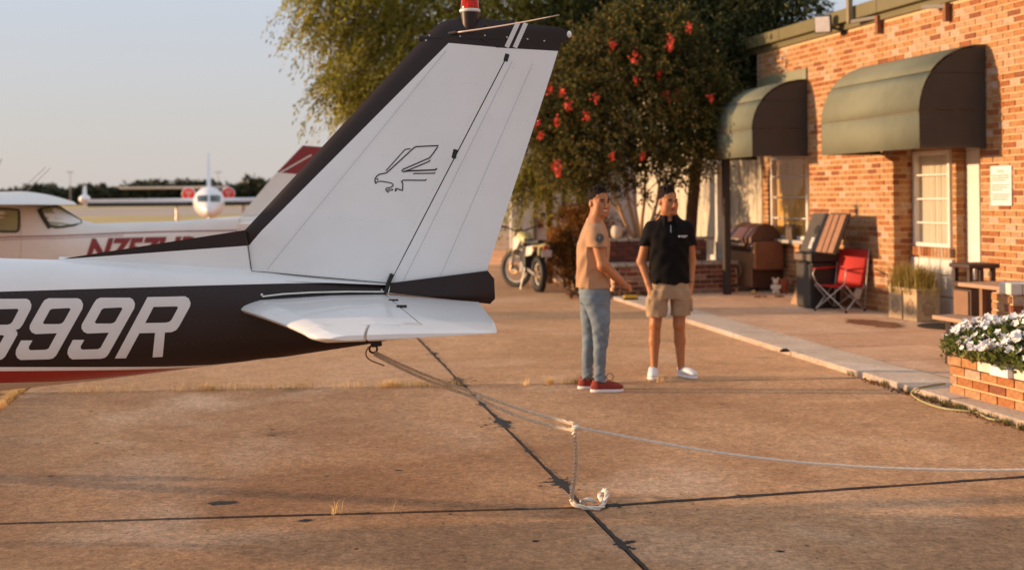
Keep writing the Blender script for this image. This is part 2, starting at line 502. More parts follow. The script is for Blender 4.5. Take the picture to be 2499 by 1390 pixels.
# tar sealed joints: ragged ribbons a few millimetres proud, with blots
def tar_ribbon(a, b, w, n, blots, seed, lo=.35):
    r = random.Random(seed); a, b = Vector(a), Vector(b); d = b - a; L = d.length; d.normalize(); s = Vector((-d.y, d.x, 0))
    V, F = [], []
    wob = 0; m0 = m1 = .8
    for k in range(n + 1):
        t = k / n
        p = a + d * (L * t)
        wob = wob * .9 + r.uniform(-.0025, .0025)
        m0 = m0 * .8 + .2 * r.uniform(lo - .3, 1.6); m1 = m1 * .8 + .2 * r.uniform(lo - .3, 1.6); e0, e1 = w * m0, w * m1
        for (bt, br) in blots:
            g = math.exp(-((t - bt) * L / br) ** 2)
            e0 += br * .34 * g * r.uniform(.1, 1.5); e1 += br * .34 * g * r.uniform(.1, 1.5)
        p = p + s * wob
        V += [p - s * e0 + Vector((0, 0, .0045)), p + s * e1 + Vector((0, 0, .0045))]
        if k: F.append((2 * k - 2, 2 * k, 2 * k + 1, 2 * k - 1))
    for (bt, br) in blots:                                     # crumbs of tar round each blot
        for _ in range(int(br * 320)):
            c = a + d * (L * bt + r.gauss(0, br * .8)) + s * r.gauss(0, br * .55) + Vector((0, 0, .004)); q = r.uniform(.1, 1) ** 2 * .022; m = 7; b0 = len(V)
            V += [c + Vector((math.cos(6.283 * k / m) * q * r.uniform(.5, 1.4), math.sin(6.283 * k / m) * q * r.uniform(.5, 1.4), r.uniform(0, .001))) for k in range(m)]
            F.append(tuple(range(b0, b0 + m)))
    return V, F
mb = MB()
mb.add(*tar_ribbon(grid_pt(0, -1.3), grid_pt(0, 2.2), .0125, 900, [(.811, .08), (.786, .05), (.683, .12), (.66, .04), (.594, .07), (.539, .13), (.528, .05), (.47, .035), (.409, .12), (.324, .07)], 3))
mb.build('joint_sealant', M_TAR, apron, fix=False)
mb = MB(); mb.add(*tar_ribbon(grid_pt(-3, 0), grid_pt(0, 0), .011, 400, [(.9, .03), (.97, .03)], 5)); mb.build('joint_sealant', M_TAR, apron, fix=False)
mb = MB(); mb.add(*tar_ribbon(grid_pt(0, 0), grid_pt(1.2, 0), .016, 260, [(.03, .05), (.2, .03)], 6)); mb.build('joint_sealant', M_TAR, apron, fix=False)
mb = MB(); mb.add(*tar_ribbon(grid_pt(-2, 1), grid_pt(1.2, 1), .009, 420, [(.1, .04), (.5, .05), (.62, .06)], 7)); mb.build('joint_sealant', M_TAR, apron, fix=False)
# tar drops and pits lying on the slabs
mb = MB(); r = random.Random(5)
for (u, v, rad) in ((540, 1228, .075), (522, 1230, .03), (742, 1270, .035), (665, 1048, .022), (663, 1063, .024), (695, 1066, .014), (236, 1082, .018), (326, 1110, .014), (442, 1076, .014), (797, 1162, .018), (972, 1148, .022), (124, 1162, .018), (222, 1004, .02), (1308, 1320, .022), (1762, 986, .02), (1905, 1345, .02), (1330, 940, .02), (870, 1340, .012), (2210, 1075, .012), (1100, 1255, .012)):
    c = onz(u, v, 0); n = 14
    ring = [c + Vector((math.cos(2 * math.pi * k / n) * rad * r.uniform(.6, 1.5), math.sin(2 * math.pi * k / n) * rad * r.uniform(.35, 1.0), .0035)) for k in range(n)]
    mb.add([c + Vector((0, 0, .006))] + ring, [(0, 1 + k, 1 + (k + 1) % n) for k in range(n)])
props(mb.build('tar_drops', M_TAR, apron, fix=False), kind='stuff')

# raised patio along the building
KA, KB = Vector((1.67, 20.7, 0)), Vector((3.66, 9.07, 0))
kd = (KB - KA).normalized(); kn = Vector((-kd.y, kd.x, 0))      # kn points to the building
PZ = .055
def kp(t, off=0): return KA + kd * t + kn * off
patio = thing('patio', None, None, (0, 0, 0), kind='structure')
rr = random.Random(9)
t = -6.0
while t < 16.5:                                                # pale edging cast in lengths
    L = rr.uniform(1.5, 1.9)
    dz = rr.uniform(-.004, .004)
    pl = [kp(t + .008), kp(t + L - .008), kp(t + L - .008, .55), kp(t + .008, .55)]
    MB().prism([(p.x, p.y, -.04) for p in pl], (0, 0, .04 + PZ + dz)).build('edging_slab', M_EDGE, patio, bevel=.012)
    t += L
t = -6.0
while t < 16.5:                                                # stamped field in big panels
    for (o0, o1) in ((.56, 1.5), (1.51, 2.6), (2.61, 5.4)):
        pl = [kp(t + .006, o0), kp(t + 1.19, o0), kp(t + 1.19, o1), kp(t + .006, o1)]
        MB().prism([(p.x, p.y, -.04) for p in pl], (0, 0, .04 + PZ - .004 + rr.uniform(-.002, .002))).build('paving_slab', M_PATIO2 if o0 < 2.5 else M_PATIO, patio, bevel=.008)
    t += 1.2
pl = [kp(-6, .3), kp(16.5, .3), kp(16.5, 8), kp(-6, 8)]
MB().prism([(p.x, p.y, -.045) for p in pl], (0, 0, .04 + PZ - .02)).build('paving_bed', M_DIRT, patio)
# planting bed left of the patio, under the trees
bed = [(.95, 23.4), (1.5, 21.1), (2.2, 21.0), (4.5, 22), (4.6, 29), (1.3, 29)]
props(MB().prism([(x, y, -.02) for x, y in bed], (0, 0, .07)).build('planting_bed', M('bed_soil', (.10, .055, .035), .95, .4, 9, 2, 30)), kind='structure')

# ================================================================= FAR WOOD
def wood(name, x0, x1, y, hfun, n, mat):
    X = rng.uniform(x0, x1, n); Yv = y + rng.uniform(0, 40, n)
    H = np.array([hfun(a) for a in X])
    Z = H * rng.beta(1.25, 1.05, n)
    pos = np.stack([X, Yv, Z], 1)
    d = rng.normal(size=(n, 3)); d[:, 2] = np.abs(d[:, 2]) * .6
    V, F = leaves(pos, d, 2.6, 1.9)
    return props(np_mesh(name, V, F, mat), kind='stuff')
def wh(x):
    u = CU + x / 620 * FPX
    base = np.interp(u, [-400, 0, 90, 170, 260, 330, 420, 520, 700, 1200], [8.0, 7.6, 7.2, 8.0, 10.2, 9.0, 10.6, 10, 10, 10.5])
    return base * .93 + 1.1 * math.sin(x * .11 + 2) + 1.3 * math.sin(x * .23) + 1.1 * math.sin(x * .53 + 1) + .8 * math.sin(x * 1.3)
wood('far_wood', -420, 260, 620, wh, 70000, leafmat('far_leaves', [(.020, .026, .012), (.04, .045, .02), (.075, .07, .028)], .15))
M_POLE = M('pole_grey', (.40, .36, .34), .7)
for i, (u, v0, v1) in enumerate(((172, 420, 488), (533, 420, 488))):
    b = P(u, v1, 560); t = P(u, v0, 560)
    o = MB().cyl((0, 0, -b.z - .06), (0, 0, t.z - b.z), .2, .14).box((0, 0, t.z - b.z), (3.2, .35, .35)).build('light_mast', M_POLE)
    o.location = b
    props(o, ('tall thin light mast above the far trees, between the aerials and the jet' if i == 0 else 'faint light mast just right of the upright tail of the jet'), 'light mast', 'light masts beyond the field')

# ================================================================= BRICK BUILDING
BRICKS = [(1.0, .44, .16), (1.10, .56, .25), (.86, .31, .10), (1.04, .50, .19), (1.12, .62, .31), (.60, .20, .09), (1.05, .50, .20), (1.02, .55, .26), (1.2, .84, .60), (.94, .37, .13), (1.10, .66, .38), (1.08, .60, .30), (1.04, .47, .18), (1.06, .57, .27), (.78, .26, .09), (1.15, .72, .45)]
M_BRO = M('brick_clay', (.40, .40, .40), .88, .34, 26, 1.2, 70, rnd=('object', BRICKS))
M_BRI = M('brick_clay_joined', (.40, .40, .40), .88, .34, 26, 1.2, 70, rnd=('island', BRICKS))
M_MORT = M('mortar', (.66, .45, .26), .95, .15, 20, .6, 120)
M_GREENT = M('fascia_paint', (.15, .13, .06), .5, .08, 4)
M_WHITE = M('white_trim', (.74, .70, .66), .55, .08, 6)
BL, BH, JT = .22, .08, .016
bld = thing('brick_building', 'orange brick building with two barrel awnings and a flat green fascia', 'building', W0, WROT)
S_L = wsz(1850, 160)[0]
SN1 = (S_L - .02, wsz(1975, 480, 0)[0]); N1 = .40
SN2 = (wsz(2180, 480, 0)[0], wsz(2392, 480, 0)[0]); N2 = .31; N3 = .55
S_R = 11.0
TOP = wsz(2139, 46)[1]
ZB1 = wsz(1925, 380)[1] + .05
ZB2 = wsz(2300, 352)[1] + .02
SD = wsz(2333, 480, -N2)[0]
def course(s0, s1, z, k):
    """stretcher joints along one course"""
    off = (k % 2) * BL / 2
    a = math.floor((s0 - off) / BL) * BL + off
    out = []
    while a < s1:
        x0, x1 = max(a, s0), min(a + BL, s1)
        if x1 - x0 > .03: out.append((x0 + JT / 2, x1 - JT / 2))
        a += BL
    return out
wall_bricks = []          # (s0, s1, z)
K0 = 1
nk = int((TOP - PZ) / BH)
for k in range(nk):
    z = PZ + k * BH
    segs = [(S_L, S_R)]
    def cut(segs, a, b):
        o = []
        for (x, y) in segs:
            if y <= a or x >= b: o.append((x, y)); continue
            if x < a: o.append((x, a))
            if y > b: o.append((b, y))
        return o
    if z < ZB1: segs = cut(segs, *SN1)
    if z < ZB2: segs = cut(segs, *SN2)
    for (a, b) in segs:
        for (x0, x1) in course(a, b, z, k): wall_bricks.append((x0, x1, z))
def brick_box(mb, s0, s1, y, z, h=BH - JT, dep=.02, pr=None, mi=0):
    pr = rr.uniform(-.002, .003) if pr is None else pr
    V = [(s0, y - pr, z), (s1, y - pr, z), (s1, y - pr, z + h), (s0, y - pr, z + h), (s0, y + dep, z), (s1, y + dep, z), (s1, y + dep, z + h), (s0, y + dep, z + h)]
    mb.add(V, [(0, 1, 2, 3), (0, 4, 5, 1), (1, 5, 6, 2), (2, 6, 7, 3), (3, 7, 4, 0)], mi)
# the 300 bricks that show largest are objects, the rest one mesh
def vis_size(b):
    p = W0 + WT * ((b[0] + b[1]) / 2)
    if p.y < 8: return -1
    u = CU + FPX * p.x / p.y
    v = CV - FPX * (b[2] - EYE) / p.y
    if u > 2480 or v < 8 or u < 1860: return -1
    if 2010 < u < 2410 and v < 365 and v > 110 + (2410 - u) * .3: return -1      # behind the awning
    return 1 / p.y if b[1] - b[0] > .18 else .4 / p.y
order = sorted(range(len(wall_bricks)), key=lambda i: -vis_size(wall_bricks[i]))
big = set(order[:290])
protos = []
for k in range(3):
    m_ = MB(); h = (BL - JT) / 2
    e = [.002, -.001, .004][k]
    V = [(-h, -e, 0), (h, -e - .001 * k, 0), (h, -e, BH - JT), (-h, -e + .0005, BH - JT), (-h, .02, 0), (h, .02, 0), (h, .02, BH - JT), (-h, .02, BH - JT)]
    m_.add(V, [(0, 1, 2, 3), (0, 4, 5, 1), (1, 5, 6, 2), (2, 6, 7, 3), (3, 7, 4, 0)])
    protos.append(m_.mesh('brick', M_BRO))
rest = MB()
for i, b in enumerate(wall_bricks):
    if i in big:
        o = link('brick', protos[rr.randrange(3)], bld)
        o.location = ((b[0] + b[1]) / 2, 0, b[2]); o.scale = ((b[1] - b[0]) / (BL - JT), 1, 1)
    else:
        brick_box(rest, b[0], b[1], 0, b[2])
# niche bricks: window backs, jambs, header strips
def niche_wall(s0, s1, n, z0, z1):
    for k in range(int((z0 - PZ) / BH + .5), int((z1 - PZ) / BH)):
        z = PZ + k * BH
        for (x0, x1) in course(s0, s1, z, k): brick_box(rest, x0, x1, n, z)
def jamb(s, n0, n1, z0, z1, sign):
    """return wall of a niche at position s from depth n0 to n1; sign = +1 faces the camera"""
    for k in range(int((z0 - PZ) / BH + .5), int((z1 - PZ) / BH)):
        z = PZ + k * BH; off = 0 if k % 2 else BL / 2
        y = n0
        first = True
        while y < n1 - .02:
            L = (BL - JT if (k % 2 or not first) else BL / 2 - JT); first = False
            y1 = min(y + L, n1)
            sx = s + sign * .002
            V = [(sx, y, z), (sx, y1, z), (sx, y1, z + BH - JT), (sx, y, z + BH - JT), (sx - sign * .02, y, z), (sx - sign * .02, y1, z), (sx - sign * .02, y1, z + BH - JT), (sx - sign * .02, y, z + BH - JT)]
            rest.add(V, [(0, 1, 2, 3), (0, 4, 5, 1), (1, 5, 6, 2), (2, 6, 7, 3), (3, 7, 4, 0)])
            y = y1 + JT
# window 1 niche
W1 = (wsz(1884, 480, -N1)[0], wsz(1974, 480, -N1)[0]); W1Z = (wsz(1925, 583, -N1)[1], ZB1 - .02)
W2 = (wsz(2231, 480, -N2)[0], wsz(2322, 480, -N2)[0]); W2Z = (wsz(2275, 602, -N2)[1], wsz(2275, 368, -N2)[1])
S_S = wsz(1861, 480, -N1)[0]
niche_wall(S_S, SN1[1] + .25, N1, PZ, W1Z[0] - .06)
niche_wall(S_S, W1[0] - .02, N1, W1Z[0], ZB1)
jamb(SN2[0], 0.0, N2, PZ, ZB2, 1)
niche_wall(SN2[0], W2[0] - .015, N2, PZ + 12 * BH, ZB2)
niche_wall(W2[1] + .02, SD, N2, PZ, ZB2)
niche_wall(W2[0], W2[1], N2, W2Z[1] + .05, ZB2)
jamb(SD, N2, N3, PZ, ZB2, 1)
props(rest.build('bricks', M_BRI, bld, fix=False), kind='stuff')
# mortar backing, roof, inner masonry
mb = MB()
def slab(s0, s1, y0, y1, z0, z1): mb.box2((s0, y0, z0), (s1, y1, z1))
slab(SN1[1], SN2[0] - .008, .008, .30, -.05, TOP)
slab(SN2[1], S_R, .008, .30, -.05, TOP)
slab(S_L + .004, SN1[1], .008, .30, ZB1 - .008, TOP)
slab(SN2[0] - .008, SN2[1], .008, .30, ZB2 - .008, TOP)
slab(S_S, SN1[1] + .3, N1 + .008, N1 + .3, -.05, W1Z[0])
slab(S_S, W1[0], N1 + .009, N1 + .3, W1Z[0], ZB1 + .1)
slab(W1[1], SN1[1] + .3, N1 + .009, N1 + .3, W1Z[0], ZB1 + .1)
slab(SN2[0] - .2, W2[0], N2 + .008, N2 + .3, -.05, ZB2 + .1)
slab(W2[1], SD - .008, N2 + .008, N2 + .24, -.05, ZB2 + .1)
slab(W2[0], W2[1], N2 + .009, N2 + .3, -.05, W2Z[0]); slab(W2[0], W2[1], N2 + .009, N2 + .3, W2Z[1], ZB2 + .1)
slab(SD - .3, SN2[1] + .3, N3 + .13, N3 + .3, -.05, ZB2 + .1)
mb.build('wall', M_MORT, bld)
mb = MB(); mb.box2((S_L - 7, .2, TOP + .16), (S_R, 9, TOP + .3)); mb.box2((S_L - 6.9, 1.6, 0), (S_R - .1, 8.6, TOP + .159)); mb.build('roof', M('roof_grey', (.2, .19, .18), .9), bld)
mb = MB(); mb.box2((S_L - 7, -.14, TOP + .045), (S_R, .195, TOP + .235)); mb.build('fascia', M_GREENT, bld, bevel=.006)
mb = MB(); mb.box2((S_L - 7, -.05, TOP - .045), (S_R, .19, TOP + .041)); mb.build('soffit_trim', M_GREENT, bld)
for s in np.arange(S_L - 2, S_R, 1.55):
    MB().box2((s, -.146, TOP + .05), (s + .03, -.1405, TOP + .23)).build('fascia_joint', M_GREENT, bld)
# roof unit
p = wsz(2070, 8, 0)
MB().box2((p[0] - 1.2, 1.2, TOP + .3), (p[0] + 3.2, 2.6, TOP + .75)).build('roof_unit', M('roof_unit_green', (.12, .15, .10), .6), bld, bevel=.02)
# windows
M_CURT1 = M('curtain_yellow', (.72, .46, .15), .9, .15, 6, 0, 1, stretch=(14, 14, .3))
M_CURT2 = M('curtain_cream', (.66, .60, .48), .9, .12, 6, 0, 1, stretch=(14, 14, .3))
GLASS = glassmat('window_glass')
def window(s, z, n, curt, label, rails, posts, fw=.05):
    o = MB(); (s0, s1), (z0, z1) = s, z
    o.box2((s0, n - .03, z0), (s0 + fw, n + .05, z1)); o.box2((s1 - fw, n - .03, z0), (s1, n + .05, z1))
    o.box2((s0 + fw, n - .029, z0), (s1 - fw, n + .05, z0 + fw)); o.box2((s0 + fw, n - .029, z1 - fw), (s1 - fw, n + .05, z1))
    f = o.build('window', M_WHITE, bld, bevel=.006)
    f['label'] = label
    MB().box2((s0 + fw, n + .004, z0 + fw), (s1 - fw, n + .009, z1 - fw)).build('pane', GLASS, f)
    for k in range(1, rails):
        zz = z0 + (z1 - z0) * k / rails
        MB().box2((s0 + fw, n - .012, zz - .011), (s1 - fw, n + .003, zz + .011)).build('glazing_bar', M_WHITE, f)
    for k in range(1, posts):
        ss = s0 + (s1 - s0) * k / posts
        MB().box2((ss - .009, n - .008, z0 + fw), (ss + .009, n + .0025, z1 - fw)).build('glazing_bar', M_WHITE, f)
    c = MB(); N = 90
    V = []
    for k in range(N + 1):
        a = s0 + (s1 - s0) * k / N
        y = n + .075 + .022 * math.sin(k * .9) + .008 * math.sin(k * 2.3)
        V += [(a, y, z0), (a, y, z1)]
    c.add(V, [(2 * k, 2 * k + 2, 2 * k + 3, 2 * k + 1) for k in range(N)])
    c.build('curtain', curt, f, smooth=True)
    MB().box2((s0, n + .14, z0), (s1, n + .2, z1)).build('backing', M('room_dark', (.05, .04, .03), .9), f)
    return f
window(W1, W1Z, N1, M_CURT1, 'window with yellow curtain', 4, 1, .06)
window(W2, W2Z, N2, M_CURT2, 'window with cream curtain', 4, 1, .055)
# sills
sb = MB()
def sill(s0, s1, n, z):
    a = s0
    while a < s1 - .03:
        MB().box2((a, n - .07, z - .12), (a + .067, n + .03, z)).build('sill_brick', M_BRO, bld, bevel=.004); a += .078
sill(W2[0] - .12, SD - .02, N2, W2Z[0] - .005)
MB().box2((W1[0] - .1, N1 - .16, W1Z[0] - .06), (SN1[1] + .1, N1 + .02, W1Z[0] - .004)).build('sill', M('sill_stone', (.42, .40, .38), .8, .15, 12), bld, bevel=.01)
# pale stone panels under the second window
zp = W2Z[0] - .14
sw = (SD - .03 - W2[0] + .1) / 4
for r_ in range(3):
    for k in range(4):
        a = W2[0] - .1 + k * sw
        z0 = PZ + (zp - PZ) * (0, .36, .72)[r_]; z1 = PZ + (zp - PZ) * (.36, .72, 1.0)[r_]
        MB().box2((a + .006, N2 - .05, z0 + .006), (a + sw - .006, N2 + .03, z1 - .006)).build('stone_panel', M('pale_stone', (.66, .62, .58), .85, .12, 5, .5, 30), bld, bevel=.01)
# door in the second niche
dj = wsz(2347, 480, -N3)[0]
MB().box2((SD + .004, N3 - .10, PZ), (SD + .30, N3 + .128, ZB2 - .09)).build('door_jamb', M_WHITE, bld, bevel=.01)
MB().box2((SD + .004, N3 - .11, ZB2 - .085), (SN2[1] + .25, N3 + .128, ZB2 - .012)).build('door_head', M_WHITE, bld, bevel=.008)
d = MB().box2((SD + .305, N3 + .02, PZ), (SN2[1] + .28, N3 + .07, ZB2 - .09)).build('door', M('door_green', (.10, .13, .055), .4, .1, 3), bld, bevel=.006)
MB().box2((SD + .40, N3 + .012, PZ + .25), (SD + .9, N3 + .019, PZ + .95)).build('door_panel', MATS['door_green'], d, bevel=.004)
MB().ball((SD + .37, N3 - .03, PZ + 1.0), .03).build('handle', M('brass', (.45, .33, .15), .35, metal=1), d, smooth=True)
# siding wing beyond the brick end
M_SID = M('cream_siding', (.60, .53, .42), .75, .10, 3, .3, 12, stretch=(4, 4, .6))
S_W = -11.5
a = S_S - .01
k = 0
while a > S_W:
    b = a - .195
    MB().box2((b + .004, N1 - .01 - (.006 if k % 2 else 0), .55), (a - .004, N1 + .05, TOP - .05)).build('siding_board', M_SID, bld)
    a = b; k += 1
MB().box2((S_W, N1 + .051, 0), (S_S - .002, N1 + .25, TOP)).build('siding_wall', M_SID, bld)
MB().box2((S_L - .02, -.004, ZB1 + .02), (S_L + .003, .42, TOP)).build('corner_board', M_SID, bld)
MB().box2((S_W, N1 - .08, .45), (S_S - .021, N1 + .03, .548)).build('skirting', M_WHITE, bld)

# awnings
def awning(sL, sR, zt, zsh, zb, D, label):
    aw = thing('awning', label, 'awning', W0, WROT, 'barrel awnings on the brick wall')
    prof = [(D, zb), (D + .003, zsh)]
    for k in range(1, 11):
        a = math.pi / 2 * k / 10
        prof.append((.0 + D * math.cos(a) ** .92 if k < 10 else 0.0, zsh + (zt - zsh) * math.sin(a)))
    cuts = [0, 1, 5, 11]                                       # three curved panels with seams between
    can = M('awning_canvas', (.195, .200, .142), .85, .10, 2.5, .5, 7, spec=.15)
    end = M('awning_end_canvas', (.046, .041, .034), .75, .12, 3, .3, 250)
    for i in range(3):
        q = prof[cuts[i]:cuts[i + 1] + 1]
        mb = MB()
        V = []
        lap = .008 * i
        for (n, z) in q:
            n = max(n, .012) + lap * .5
            V += [(sL, -n, z + lap), (sR, -n, z + lap)]
        mb.add(V, [(2 * k, 2 * k + 1, 2 * k + 3, 2 * k + 2) for k in range(len(q) - 1)])
        o = mb.build('canopy_panel', can, aw, smooth=50)
        so = o.modifiers.new('thick', 'SOLIDIFY'); so.thickness = .012; so.offset = 1
        n, z = q[0]
        if i: MB().tube([(sL, -n - .008, z), (sR, -n - .008, z)], .009, 6).build('seam', M('awning_seam', (.15, .13, .09), .7), aw)
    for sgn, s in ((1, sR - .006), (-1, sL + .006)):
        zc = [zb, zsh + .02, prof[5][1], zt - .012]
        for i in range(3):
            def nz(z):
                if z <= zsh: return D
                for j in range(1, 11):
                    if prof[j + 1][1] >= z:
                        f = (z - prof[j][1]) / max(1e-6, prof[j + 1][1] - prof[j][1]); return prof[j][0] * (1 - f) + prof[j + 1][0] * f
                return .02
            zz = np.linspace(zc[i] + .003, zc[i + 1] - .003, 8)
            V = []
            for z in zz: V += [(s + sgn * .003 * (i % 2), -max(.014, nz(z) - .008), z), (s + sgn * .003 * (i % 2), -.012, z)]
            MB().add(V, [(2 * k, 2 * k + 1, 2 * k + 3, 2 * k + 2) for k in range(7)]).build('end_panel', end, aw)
    fr = MB(); fr.bar((sL, -D + .02, zb + .02), (sR, -D + .02, zb + .02), .03); fr.bar((sR - .02, -D, zb + .02), (sR - .02, 0, zb + .02), .03); fr.bar((sL + .02, -D, zb + .02), (sL + .02, 0, zb + .02), .03)
    fr.build('frame', M('awning_frame', (.05, .045, .04), .5), aw)
    return aw
D2 = .89
a2R = wsz(2408, 240)[0]; a2L = wsz(2007, 340, D2)[0]
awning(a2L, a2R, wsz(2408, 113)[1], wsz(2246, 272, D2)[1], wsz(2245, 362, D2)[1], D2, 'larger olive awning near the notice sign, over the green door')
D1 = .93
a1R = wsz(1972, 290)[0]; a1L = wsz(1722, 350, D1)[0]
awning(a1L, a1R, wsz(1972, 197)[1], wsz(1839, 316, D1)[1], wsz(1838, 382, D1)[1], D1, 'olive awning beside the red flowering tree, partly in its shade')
z0 = wsz(1972, 197)[1]
MB().box2((S_L + .1, -.03, z0 + .01), (a1R, -.005, z0 + .2)).build('flashing', M('flashing_green', (.22, .22, .14), .6, .1, 4), bld)
po = wsz(1772, 480, .75)
o = MB().box2((-.055, -.055, 0), (.055, .055, wsz(1772, 388, .75)[1] - PZ)).build('awning_post', M('dark_post', (.035, .028, .024), .7), None, bevel=.006)
o.location = W0 + WT * po[0] + WN * .75 + Vector((0, 0, PZ)); o.rotation_euler.z = WROT
props(o, 'slim dark square post holding up the far end of the smaller awning', 'post')
# wall fittings
def on_wall(name, label, cat, u, v, n=0.0):
    s, z = wsz(u, v, n)
    return thing(name, label, cat, W0 + WT * s + Vector((0, 0, z)), WROT)
t = on_wall('notice_sign', 'white notice sign with red heading on the brick wall', 'sign', 2445, 453)
sw_, sh_ = wsz(2471, 453)[0] - wsz(2420, 453)[0], wsz(2445, 405)[1] - wsz(2445, 502)[1]
MB().box2((-sw_ / 2, -.016, -sh_ / 2), (sw_ / 2, -.004, sh_ / 2)).build('plate', M('sign_white', (.78, .72, .72), .5), t, bevel=.004)
me = text_mesh('NOTICE', sh_ * .10, align='CENTER'); me.materials.append(M('sign_red', (.55, .16, .08), .5))
o = link('heading', me, t); o.location = (0, -.0175, sh_ * .36); o.rotation_euler = (R(90), 0, 0); o.scale = (.8, 1, 1)
mb = MB()
for k, wd in enumerate((.8, .82, .66, 0, .84, .74, .5, 0, .86, .8, .78)):
    if wd: mb.box2((-sw_ / 2 + .03, -.018, sh_ * (.24 - k * .06)), (-sw_ / 2 + .03 + sw_ * wd, -.0165, sh_ * (.24 - k * .06) + .016))
mb.build('small_print', M('sign_print', (.55, .34, .30), .6), t)
t = on_wall('floodlight', 'white faced floodlight under the fascia of the brick building', 'light', 2055, 60)
mb = MB(); FLR = Matrix.Rotation(R(52), 3, 'Z') @ Matrix.Rotation(R(14), 3, 'X'); mb.box((0, -.30, .0), (.24, .09, .26), FLR); mb.build('lamp_body', M('lamp_dark', (.05, .045, .04), .5), t, bevel=.012)
mb = MB(); mb.box(Vector((0, -.30, 0)) + FLR @ Vector((0, -.052, 0)), (.21, .012, .225), FLR); mb.build('lens', M('lamp_lens', (.78, .74, .70), .35), t, bevel=.01)
mb = MB(); mb.bar((.05, -.24, -.05), (.06, 0, -.10), .035); mb.box((.06, -.015, -.10), (.12, .03, .12)); mb.build('bracket', MATS['lamp_dark'], t)
t = on_wall('conduit_bracket', 'upright green conduit with an arm and rusty down rod beside the floodlight', 'conduit', 2105, 55)
mb = MB(); mb.box2((-.03, -.24, -.02), (.04, -.17, .75)); mb.build('conduit', M('conduit_tan', (.24, .19, .10), .6), t, bevel=.006)
mb = MB(); mb.bar((0, -.2, 0), (.52, -.06, .0), .045); mb.build('arm', MATS['lamp_dark'], t)
mb = MB(); mb.box2((.50, -.09, -.23), (.57, -.02, .02)); mb.build('down_rod', M('rusty_metal', (.22, .08, .035), .7, .3, 30), t, bevel=.005)
t = on_wall('down_light', 'rusty brown lamp arm hanging at the top edge of the brick wall', 'light', 2318, 20)
mb = MB(); mb.bar((-.3, -.2, .05), (.02, -.06, .02), .05); mb.build('arm', MATS['lamp_dark'], t)
mb = MB(); mb.box2((-.03, -.09, -.17), (.04, -.02, .06)); mb.build('down_rod', MATS['rusty_metal'], t, bevel=.005)
o = MB().box2((-.05, -.05, 0), (.05, .05, 1)).build('downspout', M('pale_metal', (.62, .62, .60), .45, .06), None, bevel=.012)
q = P(1755, 640, 22.2); o.location = (q.x, q.y, q.z); o.scale.z = P(1755, 400, 22.2).z - q.z; o.rotation_euler.z = WROT
props(o, 'pale square downspout standing on the dark brick planter', 'downspout')

# ================================================================= WHITE HANGAR BEHIND
M_HW = M('hangar_white', (.80, .76, .72), .5, .04, 3)
h = thing('white_hangar', 'white metal hangar glimpsed behind the motorcycle and bush', 'hangar', (0, 0, 0))
hy = 33.0
def hp(u, v, Y=hy): return P(u, v, Y)
x0, x1 = hp(1243, 500).x, hp(1297, 500).x
mb = MB(); mb.box2((x1, hy, 0), (x1 + 9, hy + 7, 4.6)); mb.build('wall', M('hangar_wall', (.62, .52, .47), .6, .05, 3), h)
# open door leaf turned towards the sun
mb = MB(); mb.add([(x0, hy - 1.2, .05), (x1, hy + .15 - .2, .05), (x1, hy - .05, 4.3), (x0, hy - 1.2, 4.3)], [(0, 1, 2, 3)])
dl = mb.build('door_leaf', M_HW, h); so = dl.modifiers.new('t', 'SOLIDIFY'); so.thickness = .06
mb = MB(); mb.box2((x1 + .03, hy - .10, 0), (x1 + .13, hy - .01, 4.4)); mb.build('frame_post', M('hangar_trim', (.20, .15, .08), .6), h)
q = hp(1319, 545)
mb = MB(); mb.box2((q.x - .07, hy - .03, q.z - .12), (q.x + .07, hy - .005, q.z + .12)); mb.build('red_sign', M('red_board', (.25, .015, .02), .5), h)
mb = MB(); q = hp(1390, 523); mb.box2((q.x - .55, hy - .05, q.z - .04), (q.x + .45, hy - .01, q.z + .05)); mb.box2((q.x - .2, hy - .04, q.z - .02), (q.x - .1, hy - .012, q.z + 1.2)); mb.build('wall_rail', M('dark_iron', (.05, .04, .035), .6), h)
mb = MB(); mb.box2((x1 - .2, hy - .4, 4.55), (x1 + 9.2, hy + 7.2, 4.75)); mb.build('roof', M_HW, h)
q = P(1342, 640, 25.0)
o = MB().box2((-.06, -.06, 0), (.06, .06, 2.9)).build('wooden_post', M('post_wood', (.16, .075, .04), .8, .2, 8), None, bevel=.006)
o.location = (q.x, 25, 0); props(o, 'brown wooden post between the motorcycle and the orange bush', 'post')
# ================================================================= NEAR AIRCRAFT (tail in the foreground)
M_PW = M('paint_white', (.84, .84, .84), .30, .045, 2.2, .10, 3.5, coat=.25)
M_PB = M('paint_brown', (.024, .013, .012), .42, .08, 3, spec=.35)
M_PR = M('paint_red', (.36, .022, .018), .32, .05, 3, coat=.3)
M_PC = M('paint_cream', (.62, .55, .47), .4, .06, 3)
M_SEAM = M('panel_seam', (.33, .34, .36), .6)
M_DARK = M('black_rubber', (.012, .011, .011), .6)
M_STEEL = M('bright_steel', (.55, .55, .56), .3, metal=1)
AC0 = Vector((-.10, 7.0, 0)); ACROT = R(2.2)
ac = thing('light_aircraft', 'white and brown light aircraft tail with eagle emblem and large registration, nearest the camera', 'airplane', AC0, ACROT)
ACI = RMAT[ac.name].inverted()
def A(u, v, y=0.0):
    """pixel -> aircraft frame, on the upright plane y metres to the side of the centre line"""
    o = ACI @ Vector((0, 0, EYE)); d = ACI.to_3x3() @ ray(u, v)
    return o + d * ((y - o.y) / d.y)
def az(u, v, y=0.0):
    p = A(u, v, y); return (p.x, p.z)
